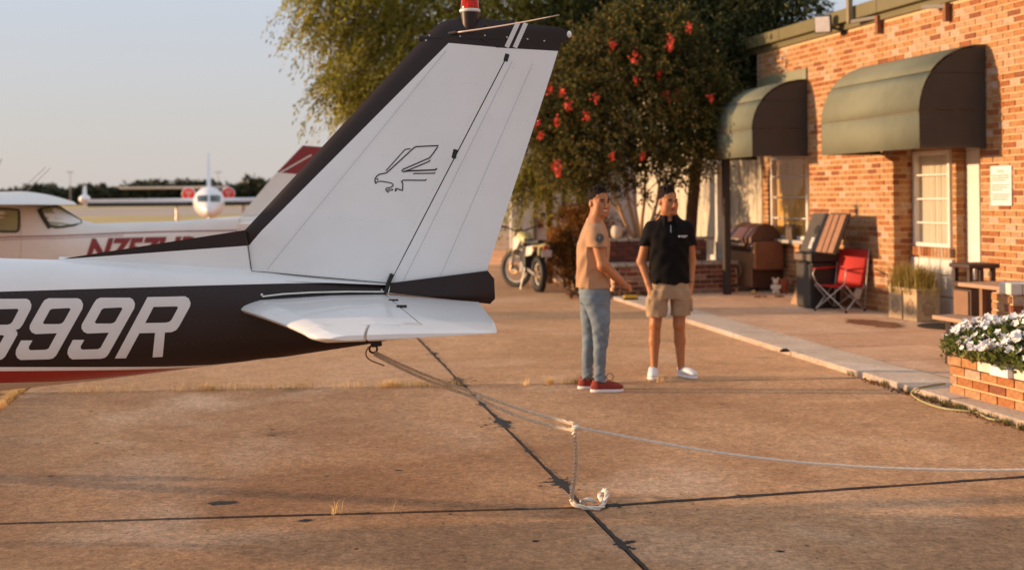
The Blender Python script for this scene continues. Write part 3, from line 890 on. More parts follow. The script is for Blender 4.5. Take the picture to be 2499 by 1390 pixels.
# --- tail cone and fuselage: rings of stations, each ring split where the paint changes colour
def prof(tab):
    tab = sorted(tab); return lambda a: float(np.interp(a, [t[0] for t in tab], [t[1] for t in tab]))
def prof_px(pts, yf):
    return prof([az(u, v, yf(u)) for u, v in pts])
hw_u = lambda u: -float(np.interp(u, [-700, 0, 300, 600, 940], [.50, .30, .225, .15, .055]))
z_top = prof([az(u, v) for u, v in ((0, 630), (145, 634), (613, 660), (760, 675), (950, 690))] + [(-4.2, 1.50), (-4.9, 2.02), (-5.6, 2.10), (-6.25, 1.98), (-6.6, 1.50), (-7.6, 1.42)])
z_bot = prof([az(u, v) for u, v in ((0, 951), (250, 925), (450, 899), (700, 869), (905, 838), (945, 830))] + [(-4.2, .62), (-5.6, .58), (-6.6, .62), (-7.6, .78)])
h_w = prof([(-7.6, .32), (-6.6, .50), (-5.6, .56), (-4.6, .52)] + [(A(u, 700, hw_u(u)).x, -hw_u(u)) for u in (0, 300, 600, 940)])
def side_w(a, z):
    t, b = z_top(a), z_bot(a)
    q = abs((z - (t + b) / 2) / max(1e-4, (t - b) / 2))
    return h_w(a) * max(0.0, 1 - min(1, q) ** 2.7) ** (1 / 2.4)
def side_pt(u, v, off=.002):
    """pixel -> point on the near fuselage skin"""
    y = -.2
    for _ in range(6):
        p = A(u, v, y); y = -side_w(p.x, p.z)
    return A(u, v, y - off)
def prof_skin(pts): return prof([tuple(side_pt(u, v, 0).xz) for u, v in pts])
b1 = prof_px([(-700, 735), (0, 712), (300, 703), (500, 697), (700, 692), (950, 690)], hw_u)
b2 = prof_skin([(-600, 895), (0, 895), (400, 894), (520, 889.5), (600, 881), (640, 874)])
b3 = prof_skin([(-600, 906), (0, 905), (300, 902), (430, 898), (520, 892), (600, 883), (640, 876)])
b4 = prof_skin([(-600, 940), (0, 934), (150, 930), (250, 922), (330, 914), (430, 902)])
stations = np.unique(np.concatenate([np.linspace(-7.6, -2.9, 22), np.linspace(-2.9, A(944, 760).x, 40)]))
rings, NB = [], (9, 9, 2, 5, 7)
for a in stations:
    t, b = z_top(a), z_bot(a)
    lv = [t, b1(a), b2(a), b3(a), b4(a), b]
    for i in range(1, 6): lv[i] = min(lv[i], lv[i - 1] - .0006)
    lv = [max(x, b + .0004 * (5 - i)) for i, x in enumerate(lv)]; lv[5] = b; lv[0] = t
    zs, ms = [], []
    for i in range(5):
        for k in range(NB[i]):
            f = k / NB[i]
            if i == 0: f = 1 - math.cos(f * math.pi / 2)
            if i == 4: f = math.sin(f * math.pi / 2)
            zs.append(lv[i] + (lv[i + 1] - lv[i]) * f); ms.append(i)
    zs.append(b)
    left = [(a, -side_w(a, z), z) for z in zs]
    right = [(a, side_w(a, z), z) for z in zs[1:-1]][::-1]
    rings.append([Vector(v) for v in left + right])
mis = [(0, 1, 0, 2, 3)[m] for m in ms]
mis = mis + mis[::-1]
mb = MB(); mb.loft(rings, 0, True, mis[:len(rings[0])])
fus = mb.build('fuselage', [M_PW, M_PB, M_PR, M_PC], ac, smooth=40)

# --- registration letters, traced outlines in photo pixels
ZU, ZV, ZS = 0, 620, 3.57
g9 = [(875, 378), (1130, 378), (1158, 392), (1176, 430), (1170, 470), (940, 878), (915, 900), (880, 909), (630, 915), (604, 898), (588, 866), (592, 826), (635, 745), (735, 745), (703, 800), (704, 822), (722, 830), (850, 826), (875, 815), (948, 682), (760, 690), (728, 674), (710, 645), (712, 612), (818, 425), (840, 394)]
h9 = [(905, 470), (1055, 463), (1067, 474), (1008, 580), (990, 597), (965, 603), (838, 603), (826, 592), (872, 508), (885, 482)]
gR = [(1285, 373), (1612, 366), (1645, 385), (1661, 425), (1655, 455), (1560, 628), (1535, 660), (1495, 678), (1437, 681), (1417, 893), (1329, 897), (1351, 684), (1215, 687), (1097, 905), (1000, 907)]
hR = [(1338, 458), (1542, 454), (1551, 466), (1495, 570), (1475, 588), (1448, 595), (1265, 599)]
g8 = [(-30, 388), (230, 387), (258, 402), (274, 440), (268, 478), (198, 612), (172, 646), (135, 660), (150, 676), (152, 700), (45, 890), (20, 912), (-10, 922), (-270, 928), (-300, 912), (-315, 880), (-310, 848), (-226, 695), (-205, 668), (-212, 640), (-205, 612), (-95, 420), (-65, 396)]
h8a = [(0, 478), (150, 474), (162, 486), (108, 588), (90, 606), (65, 613), (-75, 615), (-86, 602), (-30, 500)]
h8b = [(-100, 706), (22, 703), (36, 712), (-18, 806), (-35, 824), (-60, 831), (-185, 833), (-196, 820), (-140, 722)]
def stamp(name, outers, holes, mat, parent, conv, cuts=18, xcuts=0):
    me = poly_mesh(outers, holes)
    bm = bmesh.new(); bm.from_mesh(me)
    ys = [v.co.y for v in bm.verts]
    for k in range(1, cuts):
        y = min(ys) + (max(ys) - min(ys)) * k / cuts
        bmesh.ops.bisect_plane(bm, geom=bm.verts[:] + bm.edges[:] + bm.faces[:], plane_co=(0, y, 0), plane_no=(0, 1, 0))
    xs = [v.co.x for v in bm.verts]
    for k in range(1, xcuts):
        x = min(xs) + (max(xs) - min(xs)) * k / xcuts
        bmesh.ops.bisect_plane(bm, geom=bm.verts[:] + bm.edges[:] + bm.faces[:], plane_co=(x, 0, 0), plane_no=(1, 0, 0))
    for v in bm.verts: v.co = conv(v.co.x, v.co.y)
    bm.to_mesh(me); bm.free(); me.materials.clear(); me.materials.append(mat)
    return link(name, me, parent)
cz = lambda x, y: side_pt(ZU + x / ZS, ZV + y / ZS, .0022)
def rd(p): return chaikin(p, 1)
for nm, go, ho in (('letter', [g8], [h8a, h8b]), ('letter', [[(x - 452, y + 5) for x, y in g9]], [[(x - 452, y + 5) for x, y in h9]]), ('letter', [g9], [h9]), ('letter', [gR], [hR])):
    stamp(nm, go, ho, M('letter_white', (.74, .72, .71), .4, .04), fus, cz)
# rivet row under the paint line
mb = MB()
for k in range(30):
    u = 12 + k * 19.8; p = side_pt(u, 717 - k * .25, .0)
    mb.lathe([(.0045, 0), (.003, .0018)], p, 8, 0, Matrix.Rotation(R(90), 3, 'X'))
for (u0, v0, u1, v1, n) in ((480, 783, 640, 780, 10), (400, 840, 640, 818, 14)):
    for k in range(n):
        p = side_pt(u0 + (u1 - u0) * k / n, v0 + (v1 - v0) * k / n, 0); mb.lathe([(.003, 0), (.002, .0012)], p, 6, 0, Matrix.Rotation(R(90), 3, 'X'))
props(mb.build('rivets', M('rivet_brown', (.10, .07, .06), .35, metal=.6), fus), kind='stuff')

# --- flat surfaces with an aerofoil thickness
def resample(polys, sub):
    out = [[] for _ in polys]
    n = len(polys[0])
    for i in range(n - 1):
        for k in range(sub[i] if isinstance(sub, (list, tuple)) else sub):
            f = k / (sub[i] if isinstance(sub, (list, tuple)) else sub)
            for o, p in zip(out, polys): o.append(Vector(p[i]).lerp(Vector(p[i + 1]), f))
    for o, p in zip(out, polys): o.append(Vector(p[-1]))
    return out
def panel(name, polys, sub, ncol, th, mats, parent, mapf, matf=None):
    """polys: boundaries from leading to trailing edge as 2D points; th(p): half thickness; mapf(p, +-h): 3D point"""
    ch = resample(polys, sub); rows = len(ch[0]); mb = MB()
    cols = []
    for j in range(len(ch) - 1):
        for k in range(ncol[j]): cols.append((j, k / ncol[j]))
    cols.append((len(ch) - 1, 0.0))
    G = [[(ch[j][i].lerp(ch[j + 1][i], f) if f else ch[j][i]) for (j, f) in cols] for i in range(rows)]
    W = len(cols); V = []
    for sgn in (-1, 1):
        for r_ in G:
            for p in r_: V.append(mapf(p, sgn * th(p)))
    F, I = [], []
    off = rows * W
    for i in range(rows - 1):
        for k in range(W - 1):
            m = matf(i, cols[k][0]) if matf else 0
            F.append((i * W + k, i * W + k + 1, (i + 1) * W + k + 1, (i + 1) * W + k)); I.append(m)
            F.append((off + i * W + k, off + (i + 1) * W + k, off + (i + 1) * W + k + 1, off + i * W + k + 1)); I.append(m)
    per = [(0, k) for k in range(W)] + [(i, W - 1) for i in range(1, rows)] + [(rows - 1, k) for k in range(W - 2, -1, -1)] + [(i, 0) for i in range(rows - 2, 0, -1)]
    for a, b in zip(per, per[1:] + per[:1]):
        i0, i1 = a[0] * W + a[1], b[0] * W + b[1]
        m = matf(min(a[0], rows - 2), cols[min(a[1], W - 2)][0]) if matf else 0
        F.append((i0, i1, i1 + off, i0 + off)); I.append(m)
    mb.add(V, F); mb.I[-len(F):] = I
    o = mb.build(name, mats, parent, smooth=42)
    bm = bmesh.new(); bm.from_mesh(o.data); bmesh.ops.remove_doubles(bm, verts=bm.verts, dist=1e-5); bmesh.ops.recalc_face_normals(bm, faces=bm.faces); bm.to_mesh(o.data); bm.free()
    return o
def naca(c):
    c = min(1, max(0, c))
    return max(0.0, 10.0 * (.2969 * math.sqrt(c) - .126 * c - .3516 * c * c + .2843 * c ** 3 - .1015 * c ** 4))
LEp = [az(*p) for p in ((613, 660), (605, 598), (597, 562), (1020, 106), (1033, 93), (1062, 64), (1090, 50), (1125, 43))]
LE_z = prof([(z, a) for a, z in LEp]); TE_z = prof([(z, a) for a, z in (az(1188, 660), az(1362, 125), az(1392, 78))])
def fin_th(p):
    a, z = p[0], p[1]; le, te = LE_z(z), TE_z(z)
    T = np.interp(z, [1.25, 2.55, 2.66, 2.74], [.050, .034, .032, .012])
    return T * max(.03, naca((a - le) / (te - le)))
def fin_map(p, h): return Vector((p[0], h, p[1]))
def pz(*pts): return [Vector((*az(*p), 0)) for p in pts]
L = pz((613, 660), (605, 598), (597, 562), (1003, 125), (1020, 107), (1033, 93))
S = pz((617, 660), (609, 598), (641, 562), (1078, 124), (1095, 107), (1100, 97))
H = pz((951, 691), (984, 625), (1008, 578), (1238, 134), (1209.5, 117), (1169, 97))
fsub = [3, 3, 16, 3, 3]
def fin_m(i, j):
    if i >= sum(fsub[:4]): return 1
    if j == 0 and i >= fsub[0]: return 1
    return 0
fin = panel('vertical_fin', [L, S, H], fsub, [6, 12], fin_th, [M_PW, M_PB], ac, fin_map, fin_m)
# front edge rounding of the fin root is part of the dorsal fin
L = pz((145, 633), (146, 632.6), (147, 632)); D2_ = pz((613, 662), (604, 599), (596, 561.5))
dth = lambda p: float(np.interp(p[0], [az(145, 633)[0], az(600, 600)[0]], [.012, .022]))
def drs(p): return dth(p)
dors = panel('dorsal_fin', [L, D2_], [4, 3], [14], lambda p: dth(p) * (1.0 if p[1] < az(0, 640)[1] else 1.0), [M_PW, M_PB], ac, fin_map, lambda i, j: 1 if i >= 4 else 0)
# fairing where the dorsal fin meets the cone
mb = MB(); ring = []
for k in range(24):
    u = 145 + (949 - 145) * k / 23
    a, z = az(u, np.interp(u, [145, 613, 949], [633, 661, 690]))
    hh = .055 * math.sin(math.pi * min(1, .12 + k / 23 * .7)) + .012
    lo = .042 if u < 600 else .042 - .034 * (u - 600) / 349
    ring.append([Vector((a, -hh * 1.25, z - lo)), Vector((a, -hh * .55, z + .003)), Vector((a, 0, z + .016)), Vector((a, hh * .55, z + .003)), Vector((a, hh * 1.25, z - lo))])
mb.loft(ring, 0, True); mb.build('root_fairing', M_PW, ac, smooth=60)
# rudder
L = pz((953.5, 689), (1240, 136), (1212, 118), (1171.5, 97)); T_ = pz((1188, 660), (1347, 174), (1362, 125), (1369, 106))
rsub = [16, 3, 3]
rud = panel('rudder', [L, T_], rsub, [14], fin_th, [M_PW, M_PB], ac, fin_map, lambda i, j: 1 if i >= 19 else 0)
L = pz((950, 712), (952, 704), (953, 697), (954, 689.5)); T_ = pz((1196, 741), (1208, 728), (1206, 680), (1190, 660))
rf_th = lambda p: float(np.interp(p[0], [az(950, 700)[0], az(1208, 700)[0]], [.055, .022])) * float(np.interp(p[1], [az(1190, 741)[1], az(1190, 722)[1]], [.35, 1]))
panel('rudder_fairing', [L, T_], [4, 6, 3], [14], rf_th, [M_PB], rud, fin_map)
# dark spar seen through the hinge gap
sp = pz((945, 690), (1230, 140), (1205, 120), (1165, 99)); sq = pz((960, 690), (1246, 140), (1222, 120), (1182, 99))
panel('hinge_spar', [sp, sq], 4, [1], lambda p: max(.004, fin_th(p) * .55), [M_DARK], rud, fin_map)
# fibreglass tips
L = pz((1033, 92), (1047, 78), (1064, 63), (1088, 50.5), (1112, 45.5)); T_ = pz((1168, 96), (1172, 88), (1180, 72), (1188, 56), (1192, 47))
tip_th = lambda p: fin_th(p) * float(np.interp(p[1], [az(1100, 72)[1], az(1100, 46)[1]], [1.06, .35]))
cap = panel('fin_tip', [L, T_], 4, [10], tip_th, [M_PB], fin, fin_map)
L = pz((1171, 96.5), (1175, 88), (1184, 70), (1191, 55), (1195, 48)); T_ = pz((1369, 106), (1381, 100), (1389, 88), (1388, 77), (1370, 68))
panel('rudder_tip', [L, T_], 4, [14], tip_th, [M_PB], rud, fin_map)
q = A(1389, 84); mb = MB().ball(q, (.014, .014, .019)); mb.build('tail_light', M('lens_white', (.8, .78, .75), .2), rud, smooth=True)
def fin_pt(u, v, off=.0018):
    a, z = az(u, v); return Vector((a, -max(fin_th((a, z)), .002) - off, z))
def tip_pt(u, v, off=.0022):
    a, z = az(u, v); return Vector((a, -max(fin_th((a, z)) * 1.06, .002) - off, z))
def ribbon(pts, wpx, conv, sub=10):
    """flat line of constant pixel width laid on the skin"""
    q = []
    for (a, b) in zip(pts, pts[1:]):
        for k in range(sub): q.append((a[0] + (b[0] - a[0]) * k / sub, a[1] + (b[1] - a[1]) * k / sub))
    q.append(pts[-1])
    V, F = [], []
    for i, p in enumerate(q):
        a, b = q[max(0, i - 1)], q[min(len(q) - 1, i + 1)]
        dx, dy = b[0] - a[0], b[1] - a[1]; l = math.hypot(dx, dy) or 1
        ww = wpx if not isinstance(wpx, tuple) else wpx[0] + (wpx[1] - wpx[0]) * i / (len(q) - 1)
        nx, ny = -dy / l * ww / 2, dx / l * ww / 2
        V += [conv(p[0] + nx, p[1] + ny), conv(p[0] - nx, p[1] - ny)]
        if i: F.append((2 * i - 2, 2 * i, 2 * i + 1, 2 * i - 1))
    return V, F
for (a, b) in (((1264, 57), (1236, 117)), ((1283, 58), (1256, 118))):
    mb = MB(); mb.add(*ribbon([a, b], 11, tip_pt)); mb.build('white_stripe', MATS['letter_white'], rud, fix=False)
# emblem: line drawing of a stooping eagle
EZ = lambda pts: [(850 + x / 4.634, 300 + y / 4.634) for x, y in pts]
M_INK = M('emblem_ink', (.02, .014, .018), .5)
em = MB()
for pts, wd in (([(430, 545), (640, 310), (655, 301), (706, 296)], 2.0), ([(318, 688), (308, 660), (310, 630), (330, 603), (358, 583), (440, 566), (740, 290), (768, 272), (1022, 260), (960, 350), (920, 398), (622, 528), (608, 552)], 2.4),
                ([(928, 420), (915, 438), (690, 533), (640, 550), (622, 560)], 2.3), ([(630, 551), (680, 545), (985, 532), (1004, 516)], 2.9), ([(738, 578), (752, 573), (975, 570), (985, 562)], 2.2),
                ([(886, 635), (874, 650), (628, 648), (605, 662), (620, 688), (618, 765), (545, 742), (538, 753), (548, 765), (528, 768)], 2.3), ([(318, 688), (326, 672), (350, 662), (385, 661), (490, 680), (512, 697), (510, 715), (480, 730), (438, 738), (428, 752), (440, 772), (462, 788)], 2.0),
                ([(443, 765), (455, 754), (480, 748)], 1.6), ([(458, 775), (470, 765), (503, 760), (508, 752), (490, 746)], 1.6), ([(326, 638), (346, 638)], 3.2)):
    em.add(*ribbon(EZ(pts), wd * 1.25, fin_pt, 4))
em.build('eagle_emblem', M_INK, fin, fix=False)
# panel seams, hinges, screws
sm = MB()
for pts in ([(1090, 125), (655, 655)], ):
    sm.add(*ribbon(pts, .7, fin_pt, 20))
sm.build('panel_seam', M_SEAM, fin, fix=False)
sm = MB()
for pts in ([(1250, 150), (985, 684)], [(1300, 155), (1075, 672)]):
    sm.add(*ribbon(pts, .7, fin_pt, 20))
sm.build('panel_seam', M_SEAM, rud, fix=False)
sm = MB(); sm.add(*ribbon([(1034, 94), (1170, 97)], 1.4, tip_pt)); sm.build('dark_joint', M_INK, fin, fix=False)
sm = MB(); sm.add(*ribbon([(613, 661), (640, 663), (760, 674), (945, 690)], 1.8, lambda u, v: A(u, v, -max(.05, fin_th(az(u, v)) + .004)), 8)); sm.build('dark_joint', M_INK, fin, fix=False)
sm = MB(); sm.add(*ribbon([(599, 564), (606, 600), (614, 660)], 1.6, lambda u, v: A(u, v, -.028), 8))
sm.build('dark_joint', M_INK, fin, fix=False)
mb = MB()
def rivet_row(mb, a, b, n, conv):
    for k in range(n):
        f = (k + .5) / n; mb.lathe([(.0042, 0), (.003, .0012), (.0008, .0016)], conv(a[0] + (b[0] - a[0]) * f, a[1] + (b[1] - a[1]) * f, -.0004), 7, 0, Matrix.Rotation(R(90), 3, 'X'))
for a, b, n in (((1098, 126), (664, 652), 60), ((1088, 124), (648, 650), 60), ((1222, 150), (972, 620), 46), ((640, 655), (940, 682), 26), ((1060, 200), (1168, 206), 9), ((930, 380), (1085, 392), 12), ((800, 530), (1000, 546), 16)):
    rivet_row(mb, a, b, n, fin_pt)
props(mb.build('rivets', M('rivet_white', (.78, .78, .79), .32), fin), kind='stuff')
mb = MB()
for a, b, n in (((1258, 152), (992, 684), 56), ((1308, 155), (1083, 672), 54), ((1335, 180), (1180, 655), 50), ((1196, 290), (1318, 296), 10), ((1108, 470), (1255, 478), 12)):
    rivet_row(mb, a, b, n, fin_pt)
props(mb.build('rivets', MATS['rivet_white'], rud), kind='stuff')
mb = MB()
for (u, v) in ((1048, 88), (1123, 91), (1183, 89), (1237, 93), (1287, 97), (1328, 101), (1040, 100)):
    mb.lathe([(.0055, 0), (.0045, .002), (.001, .003)], tip_pt(u, v, .0), 10, 0, Matrix.Rotation(R(90), 3, 'X'))
props(mb.build('tip_screws', M_STEEL, fin), kind='stuff')
for (u, v, l) in ((1109, 376, 11), (1235, 142, 9)):
    p, q = fin_pt(u - 2, v + l, -.004), fin_pt(u + 3, v - l, -.004)
    MB().bar(p, q, .016, .024).build('rudder_hinge', M_DARK, rud, bevel=.003)
mb = MB(); mb.bar(A(957, 668, -.05), A(948, 690, -.06), .02, .02); mb.bar(A(948, 690, -.06), A(941, 714, -.065), .026, .02); mb.build('rudder_horn', M_DARK, rud, bevel=.003)
MB().bar(A(1041 - 20, 93, -.0), A(1041 + 2, 97, -.0), .03).build('static_nub', M_PB, fin, bevel=.008)
# beacon
q = A(1147, 52)
bz = lambda v: A(1147, v).z
bc = MB(); bc.lathe([(.030, bz(92)), (.041, bz(80)), (.046, bz(60)), (.050, bz(40)), (.052, bz(31))], (q.x, 0, 0), 24)
be = bc.build('beacon_base', M_PB, ac, smooth=50)
MB().lathe([(.054, bz(31)), (.058, bz(29)), (.058, bz(25)), (.052, bz(23))], (q.x, 0, 0), 24).build('beacon_ring', M('ring_white', (.75, .7, .66), .4), be, smooth=30)
gl = bpy.data.materials.new('beacon_red_glass'); gl.use_nodes = True
b_ = gl.node_tree.nodes['Principled BSDF']; b_.inputs['Base Color'].default_value = (.92, .10, .03, 1); b_.inputs['Roughness'].default_value = .06; b_.inputs['Transmission Weight'].default_value = .8; b_.inputs['IOR'].default_value = 1.3
ds = MB(); pr_ = [(.050, bz(23))] + [(.050 * math.cos(k * math.pi / 2 / 12) ** .62 + .0015 * (k % 2), bz(23) + (bz(-22) - bz(23)) * math.sin(k * math.pi / 2 / 12)) for k in range(1, 13)]
ds.lathe(pr_, (q.x, 0, 0), 24); dm = ds.build('beacon_dome', gl, be, smooth=60); so = dm.modifiers.new('t', 'SOLIDIFY'); so.thickness = .004
MB().lathe([(.018, bz(22)), (.022, bz(12)), (.012, bz(2))], (q.x, 0, 0), 14).build('lamp', M('lamp_pale', (.9, .75, .6), .3), be, smooth=True)
# whisker aerial
p0 = A(1103, 81, -.035); p1 = A(1365, 37, -.36)
mb = MB(); mb.tube([p0.lerp(p1, k / 8) + Vector((0, 0, -.006 * math.sin(math.pi * k / 8))) for k in range(9)], [.0052 - .0003 * k for k in range(9)], 8); mb.build('whisker_aerial', M('aerial_tan', (.62, .48, .38), .45, metal=.2), fin, smooth=True)
MB().tube([p0 + (p0 - p1).normalized() * .02, p0.lerp(p1, .045)], .011, 10).build('aerial_socket', M_DARK, fin)
# --- horizontal tail
SZ = 1.128
def st_th(p):
    a, y = p[0], abs(p[1])
    le = float(np.interp(y, [.03, 1.50, 1.62, 1.70, 1.74], [-1.475, -.965, -.93, -.89, -.81]))
    T = float(np.interp(y, [0, 1.4, 1.66, 1.74], [.046, .030, .025, .010]))
    c = min(1, max(0, (a - le) / (-.134 - le)))
    return T * max(.035, min(1, (c / .085) ** .5) * (1 - .93 * max(0, (c - .38) / .62)))
def st_z(p):
    f = min(1, abs(p[1]) / 1.7)
    return float(np.interp(p[0], [-1.465, -.7, -.134], [1.112, 1.146, 1.122])) * (1 - f) + float(np.interp(p[0], [-.9, -.134], [1.124, 1.140])) * f
def V2(*p): return [Vector((*q, 0)) for q in p]
for sg in (-1, 1):
    def smap(p, h, sg=sg): return Vector((p[0] + (.065 + .035 * min(1, abs(p[1]) / 1.2) if p[0] < -.9 else .10), sg * abs(p[1]), st_z(p) + h))
    L = V2((-1.475, .03), (-.965, 1.498), (-.964, 1.502), (-.93, 1.62), (-.89, 1.70), (-.82, 1.738))
    Rr = V2((-.70, .05), (-.455, 1.498), (-.685, 1.502), (-.685, 1.62), (-.685, 1.70), (-.685, 1.74))
    stb = panel('horizontal_stabilizer', [L, Rr], [14, 1, 4, 4, 3], [48], st_th, [M_PW], ac, smap)
    L = V2((-.688, .07), (-.443, 1.512), (-.672, 1.516), (-.672, 1.62), (-.672, 1.70), (-.672, 1.742))
    Rr = V2((-.19, .07), (-.134, 1.3), (-.134, 1.52), (-.134, 1.62), (-.134, 1.71), (-.138, 1.745))
    elv = panel('elevator', [L, Rr], [14, 1, 4, 4, 3], [14], st_th, [M_PW], ac, smap)
    if sg < 0:
        for f in (.22, .45):
            a = -.60 + (.257) * f; y = -.05 - 1.45 * f
            MB().box((a + .006, y, st_z((a, y)) + .030), (.05, .020, .016)).build('hinge_slot', M_DARK, elv)
# trim strip along the stabilizer root and two bolts
mb = MB()
pts = [A(u, v, -(side_w(A(u, v, -.1).x, SZ) + .008)) for u, v in ((640, 723), (690, 717), (760, 713), (850, 711), (938, 711.5))]
for k in range(len(pts) - 1): mb.bar(pts[k], pts[k + 1], .012, .008)
mb.build('root_strip', M('strip_white', (.72, .70, .64), .5), ac, bevel=.001)
for (u, v) in ((639, 719), (932, 708)):
    MB().ball(A(u, v, -(side_w(A(u, v, -.1).x, A(u, v, -.1).z) + .006)), .009).build('bolt', M_STEEL, ac, smooth=True)
MB().bar(A(905, 836, -.05), A(930, 832, -.03), .035, .05).build('tail_skid', M_DARK, ac, bevel=.006)
# tie-down ring
RG = A(911, 851, -.02)
mb = MB(); mb.torus(RG, .021, .0055, Matrix.Rotation(R(90), 3, 'X') @ Matrix.Rotation(R(10), 3, 'Y'), 24, 8); mb.cyl(RG + Vector((-.002, 0, .02)), RG + Vector((-.004, 0, .05)), .006)
mb.build('tie_down_ring', M_DARK, ac, smooth=True)
# --- the rest of the airframe left of the picture: wing, struts, gear, windows, propeller
def wing_map(p, h): return Vector((p[0], p[1], 2.06 + abs(p[1]) * .028 + h))
wth = lambda p: .095 * max(.04, naca((p[0] + 6.35) / 1.5))
panel('wing', [V2((-6.35, -3.6), (-6.35, 0), (-6.35, 3.4)), V2((-4.95, -3.6), (-4.85, 0), (-4.95, 3.4))], 8, [14], wth, [M_PW], ac, wing_map)  # unseen wing, span cut short so its shadow misses the two men
for sg in (-1, 1):
    MB().bar((-5.9, sg * .5, .72), (-5.8, sg * 2.6, 2.04), .03, .10).build('wing_strut', M_PW, ac, bevel=.01)
    MB().bar((-5.1, sg * .42, .75), (-5.05, sg * 1.18, .24), .03, .09).build('gear_leg', M_PW, ac, bevel=.01)
    mb = MB(); mb.torus((-5.05, sg * 1.24, .21), .14, .07, Matrix.Rotation(R(90), 3, 'X'), 28, 10); mb.cyl((-5.05, sg * 1.19, .21), (-5.05, sg * 1.29, .21), .10); mb.build('wheel', M_DARK, ac, smooth=50)
    MB().box((-5.35, sg * .553, 1.72), (1.1, .02, .42)).build('side_window', M('tinted_glass', (.05, .06, .06), .1), ac, bevel=.04)
MB().bar((-6.9, 0, .78), (-7.0, 0, .22), .06, .08).build('nose_leg', M_STEEL, ac)
mb = MB(); mb.torus((-7.0, 0, .18), .12, .06, Matrix.Rotation(R(90), 3, 'X'), 28, 10); mb.cyl((-7, -.05, .18), (-7, .05, .18), .08); mb.build('nose_wheel', M_DARK, ac, smooth=50)
MB().lathe([(.16, 0), (.14, .14), (.06, .28), (.0, .31)], (-7.6, 0, 1.12), 20, 0, Matrix.Rotation(R(-90), 3, 'Y')).build('spinner', M_PW, ac, smooth=True)
for sg in (-1, 1):
    MB().box((-7.72, sg * .5, 1.12), (.03, .85, .13), Matrix.Rotation(R(18 * sg), 3, 'Y')).build('propeller_blade', M_DARK, ac, bevel=.008)

# ================================================================= ROPES
M_ROPE = M('rope_cotton', (.86, .70, .52), .9, .18, 60, .8, 160)
def rope_mesh(pts, r, twist=28.0, strands=3, n=6, tail=0):
    """laid rope: strands wound round a smooth centre line"""
    q = [Vector(p) for p in pts]
    # resample evenly
    segs = [(b - a).length for a, b in zip(q, q[1:])]; Ltot = sum(segs); N = max(12, int(Ltot / (r * 1.5)))
    cum = np.concatenate([[0], np.cumsum(segs)]); ss = np.linspace(0, Ltot, N)
    C = np.stack([np.interp(ss, cum, [p[i] for p in q]) for i in range(3)], 1)
    mb = MB()
    T = np.gradient(C, axis=0); T = unit(T)
    nrm = None
    Ns, Bs = [], []
    for t in T:
        t = Vector(t)
        nrm = t.orthogonal().normalized() if nrm is None else (nrm - t * nrm.dot(t)).normalized()
        Ns.append(nrm.copy()); Bs.append(t.cross(nrm))
    for k in range(strands):
        path = []
        for i in range(N):
            a = 2 * math.pi * k / strands + ss[i] / r / (twist / 10)
            path.append(Vector(C[i]) + (Ns[i] * math.cos(a) + Bs[i] * math.sin(a)) * r * .60)
        mb.tube(path, r * .50, n)
    return mb
def smooth_path(ctrl, it=4):
    return [Vector(p) for p in chaikin([tuple(c) for c in ctrl], it, closed=False)]
RGW = RMAT[ac.name] @ RG
kn1, kn2 = P(1170, 968, 6.05), P(1403, 1043, 5.62)
end_r = P(2560, 1141, 5.3); gnd = onz(1402, 1222, .012)
rope = thing('tie_down_rope', 'white rope tied to the aircraft tail ring, its loose knotted end lying on the concrete', 'rope', (kn2.x, kn2.y, 0))
rw = rope
a1_ = RGW + Vector((.012, -.004, -.018))
def sag(a, b, s, n=14, off=0): return [a.lerp(b, k / n) + Vector((0, off * math.sin(math.pi * k / n), -s * math.sin(math.pi * k / n))) for k in range(n + 1)]
upper = sag(a1_, P(1170, 962, 6.05), .012) + sag(P(1170, 962, 6.05), P(1403, 1034, 5.62), .008)[1:]
lower = sag(a1_ + Vector((-.006, -.004, -.012)), P(1170, 973, 6.05), .016) + sag(P(1170, 973, 6.05), P(1403, 1050, 5.62), .02)[1:]
rope_mesh(upper, .0082).build('upper_strand', M_ROPE, rope, smooth=True, world=True, fix=False)
rope_mesh(lower, .0082).build('lower_strand', M_ROPE, rope, smooth=True, world=True, fix=False)
out = [P(u, v, Y) for u, v, Y in ((1403, 1041, 5.62), (1700, 1097, 5.55), (1900, 1123, 5.5), (2100, 1139, 5.45), (2300, 1146, 5.4), (2500, 1147, 5.35), (2700, 1136, 5.3), (3000, 1100, 5.2))]
rope_mesh(smooth_path(out, 3), .0058).build('long_strand', M('rope_taut', (.74, .66, .58), .85, .12, 50, .6, 160), rope, smooth=True, world=True, fix=False)
hang = [kn2 + Vector((-.004, -.006, -.01)), P(1404, 1090, 5.62), P(1402, 1140, 5.63), P(1398, 1190, 5.64), P(1396, 1208, 5.64)]
# the hanging end reaches the ground a little behind the knot and coils there
g = [onz(u, v, .016) for u, v in ((1394, 1222), (1402, 1231), (1420, 1236), (1445, 1239), (1466, 1238), (1476, 1229), (1466, 1216), (1462, 1207), (1470, 1202))]
g += [onz(1478, 1204, .02) + Vector((0, 0, .03)), onz(1482, 1216, .02) + Vector((0, 0, .025)), onz(1476, 1224, .016)]
k3 = g[0]
hang = [kn2 + Vector((-.004, -.006, -.01)), kn2.lerp(k3, .3) + Vector((.014, 0, 0)), kn2.lerp(k3, .6) + Vector((.012, 0, 0)), kn2.lerp(k3, .9)]
rope_mesh(smooth_path(hang + g, 3), .0125).build('loose_end', M('rope_loose', (.88, .81, .71), .9, .18, 50, .8, 140), rope, smooth=True, world=True, fix=False)
rope_mesh(smooth_path([onz(1418, 1225, .014), onz(1430, 1217, .04), onz(1446, 1219, .03), onz(1452, 1224, .014)], 3), .0115).build('frayed_end', MATS['rope_loose'], rope, smooth=True, world=True, fix=False)
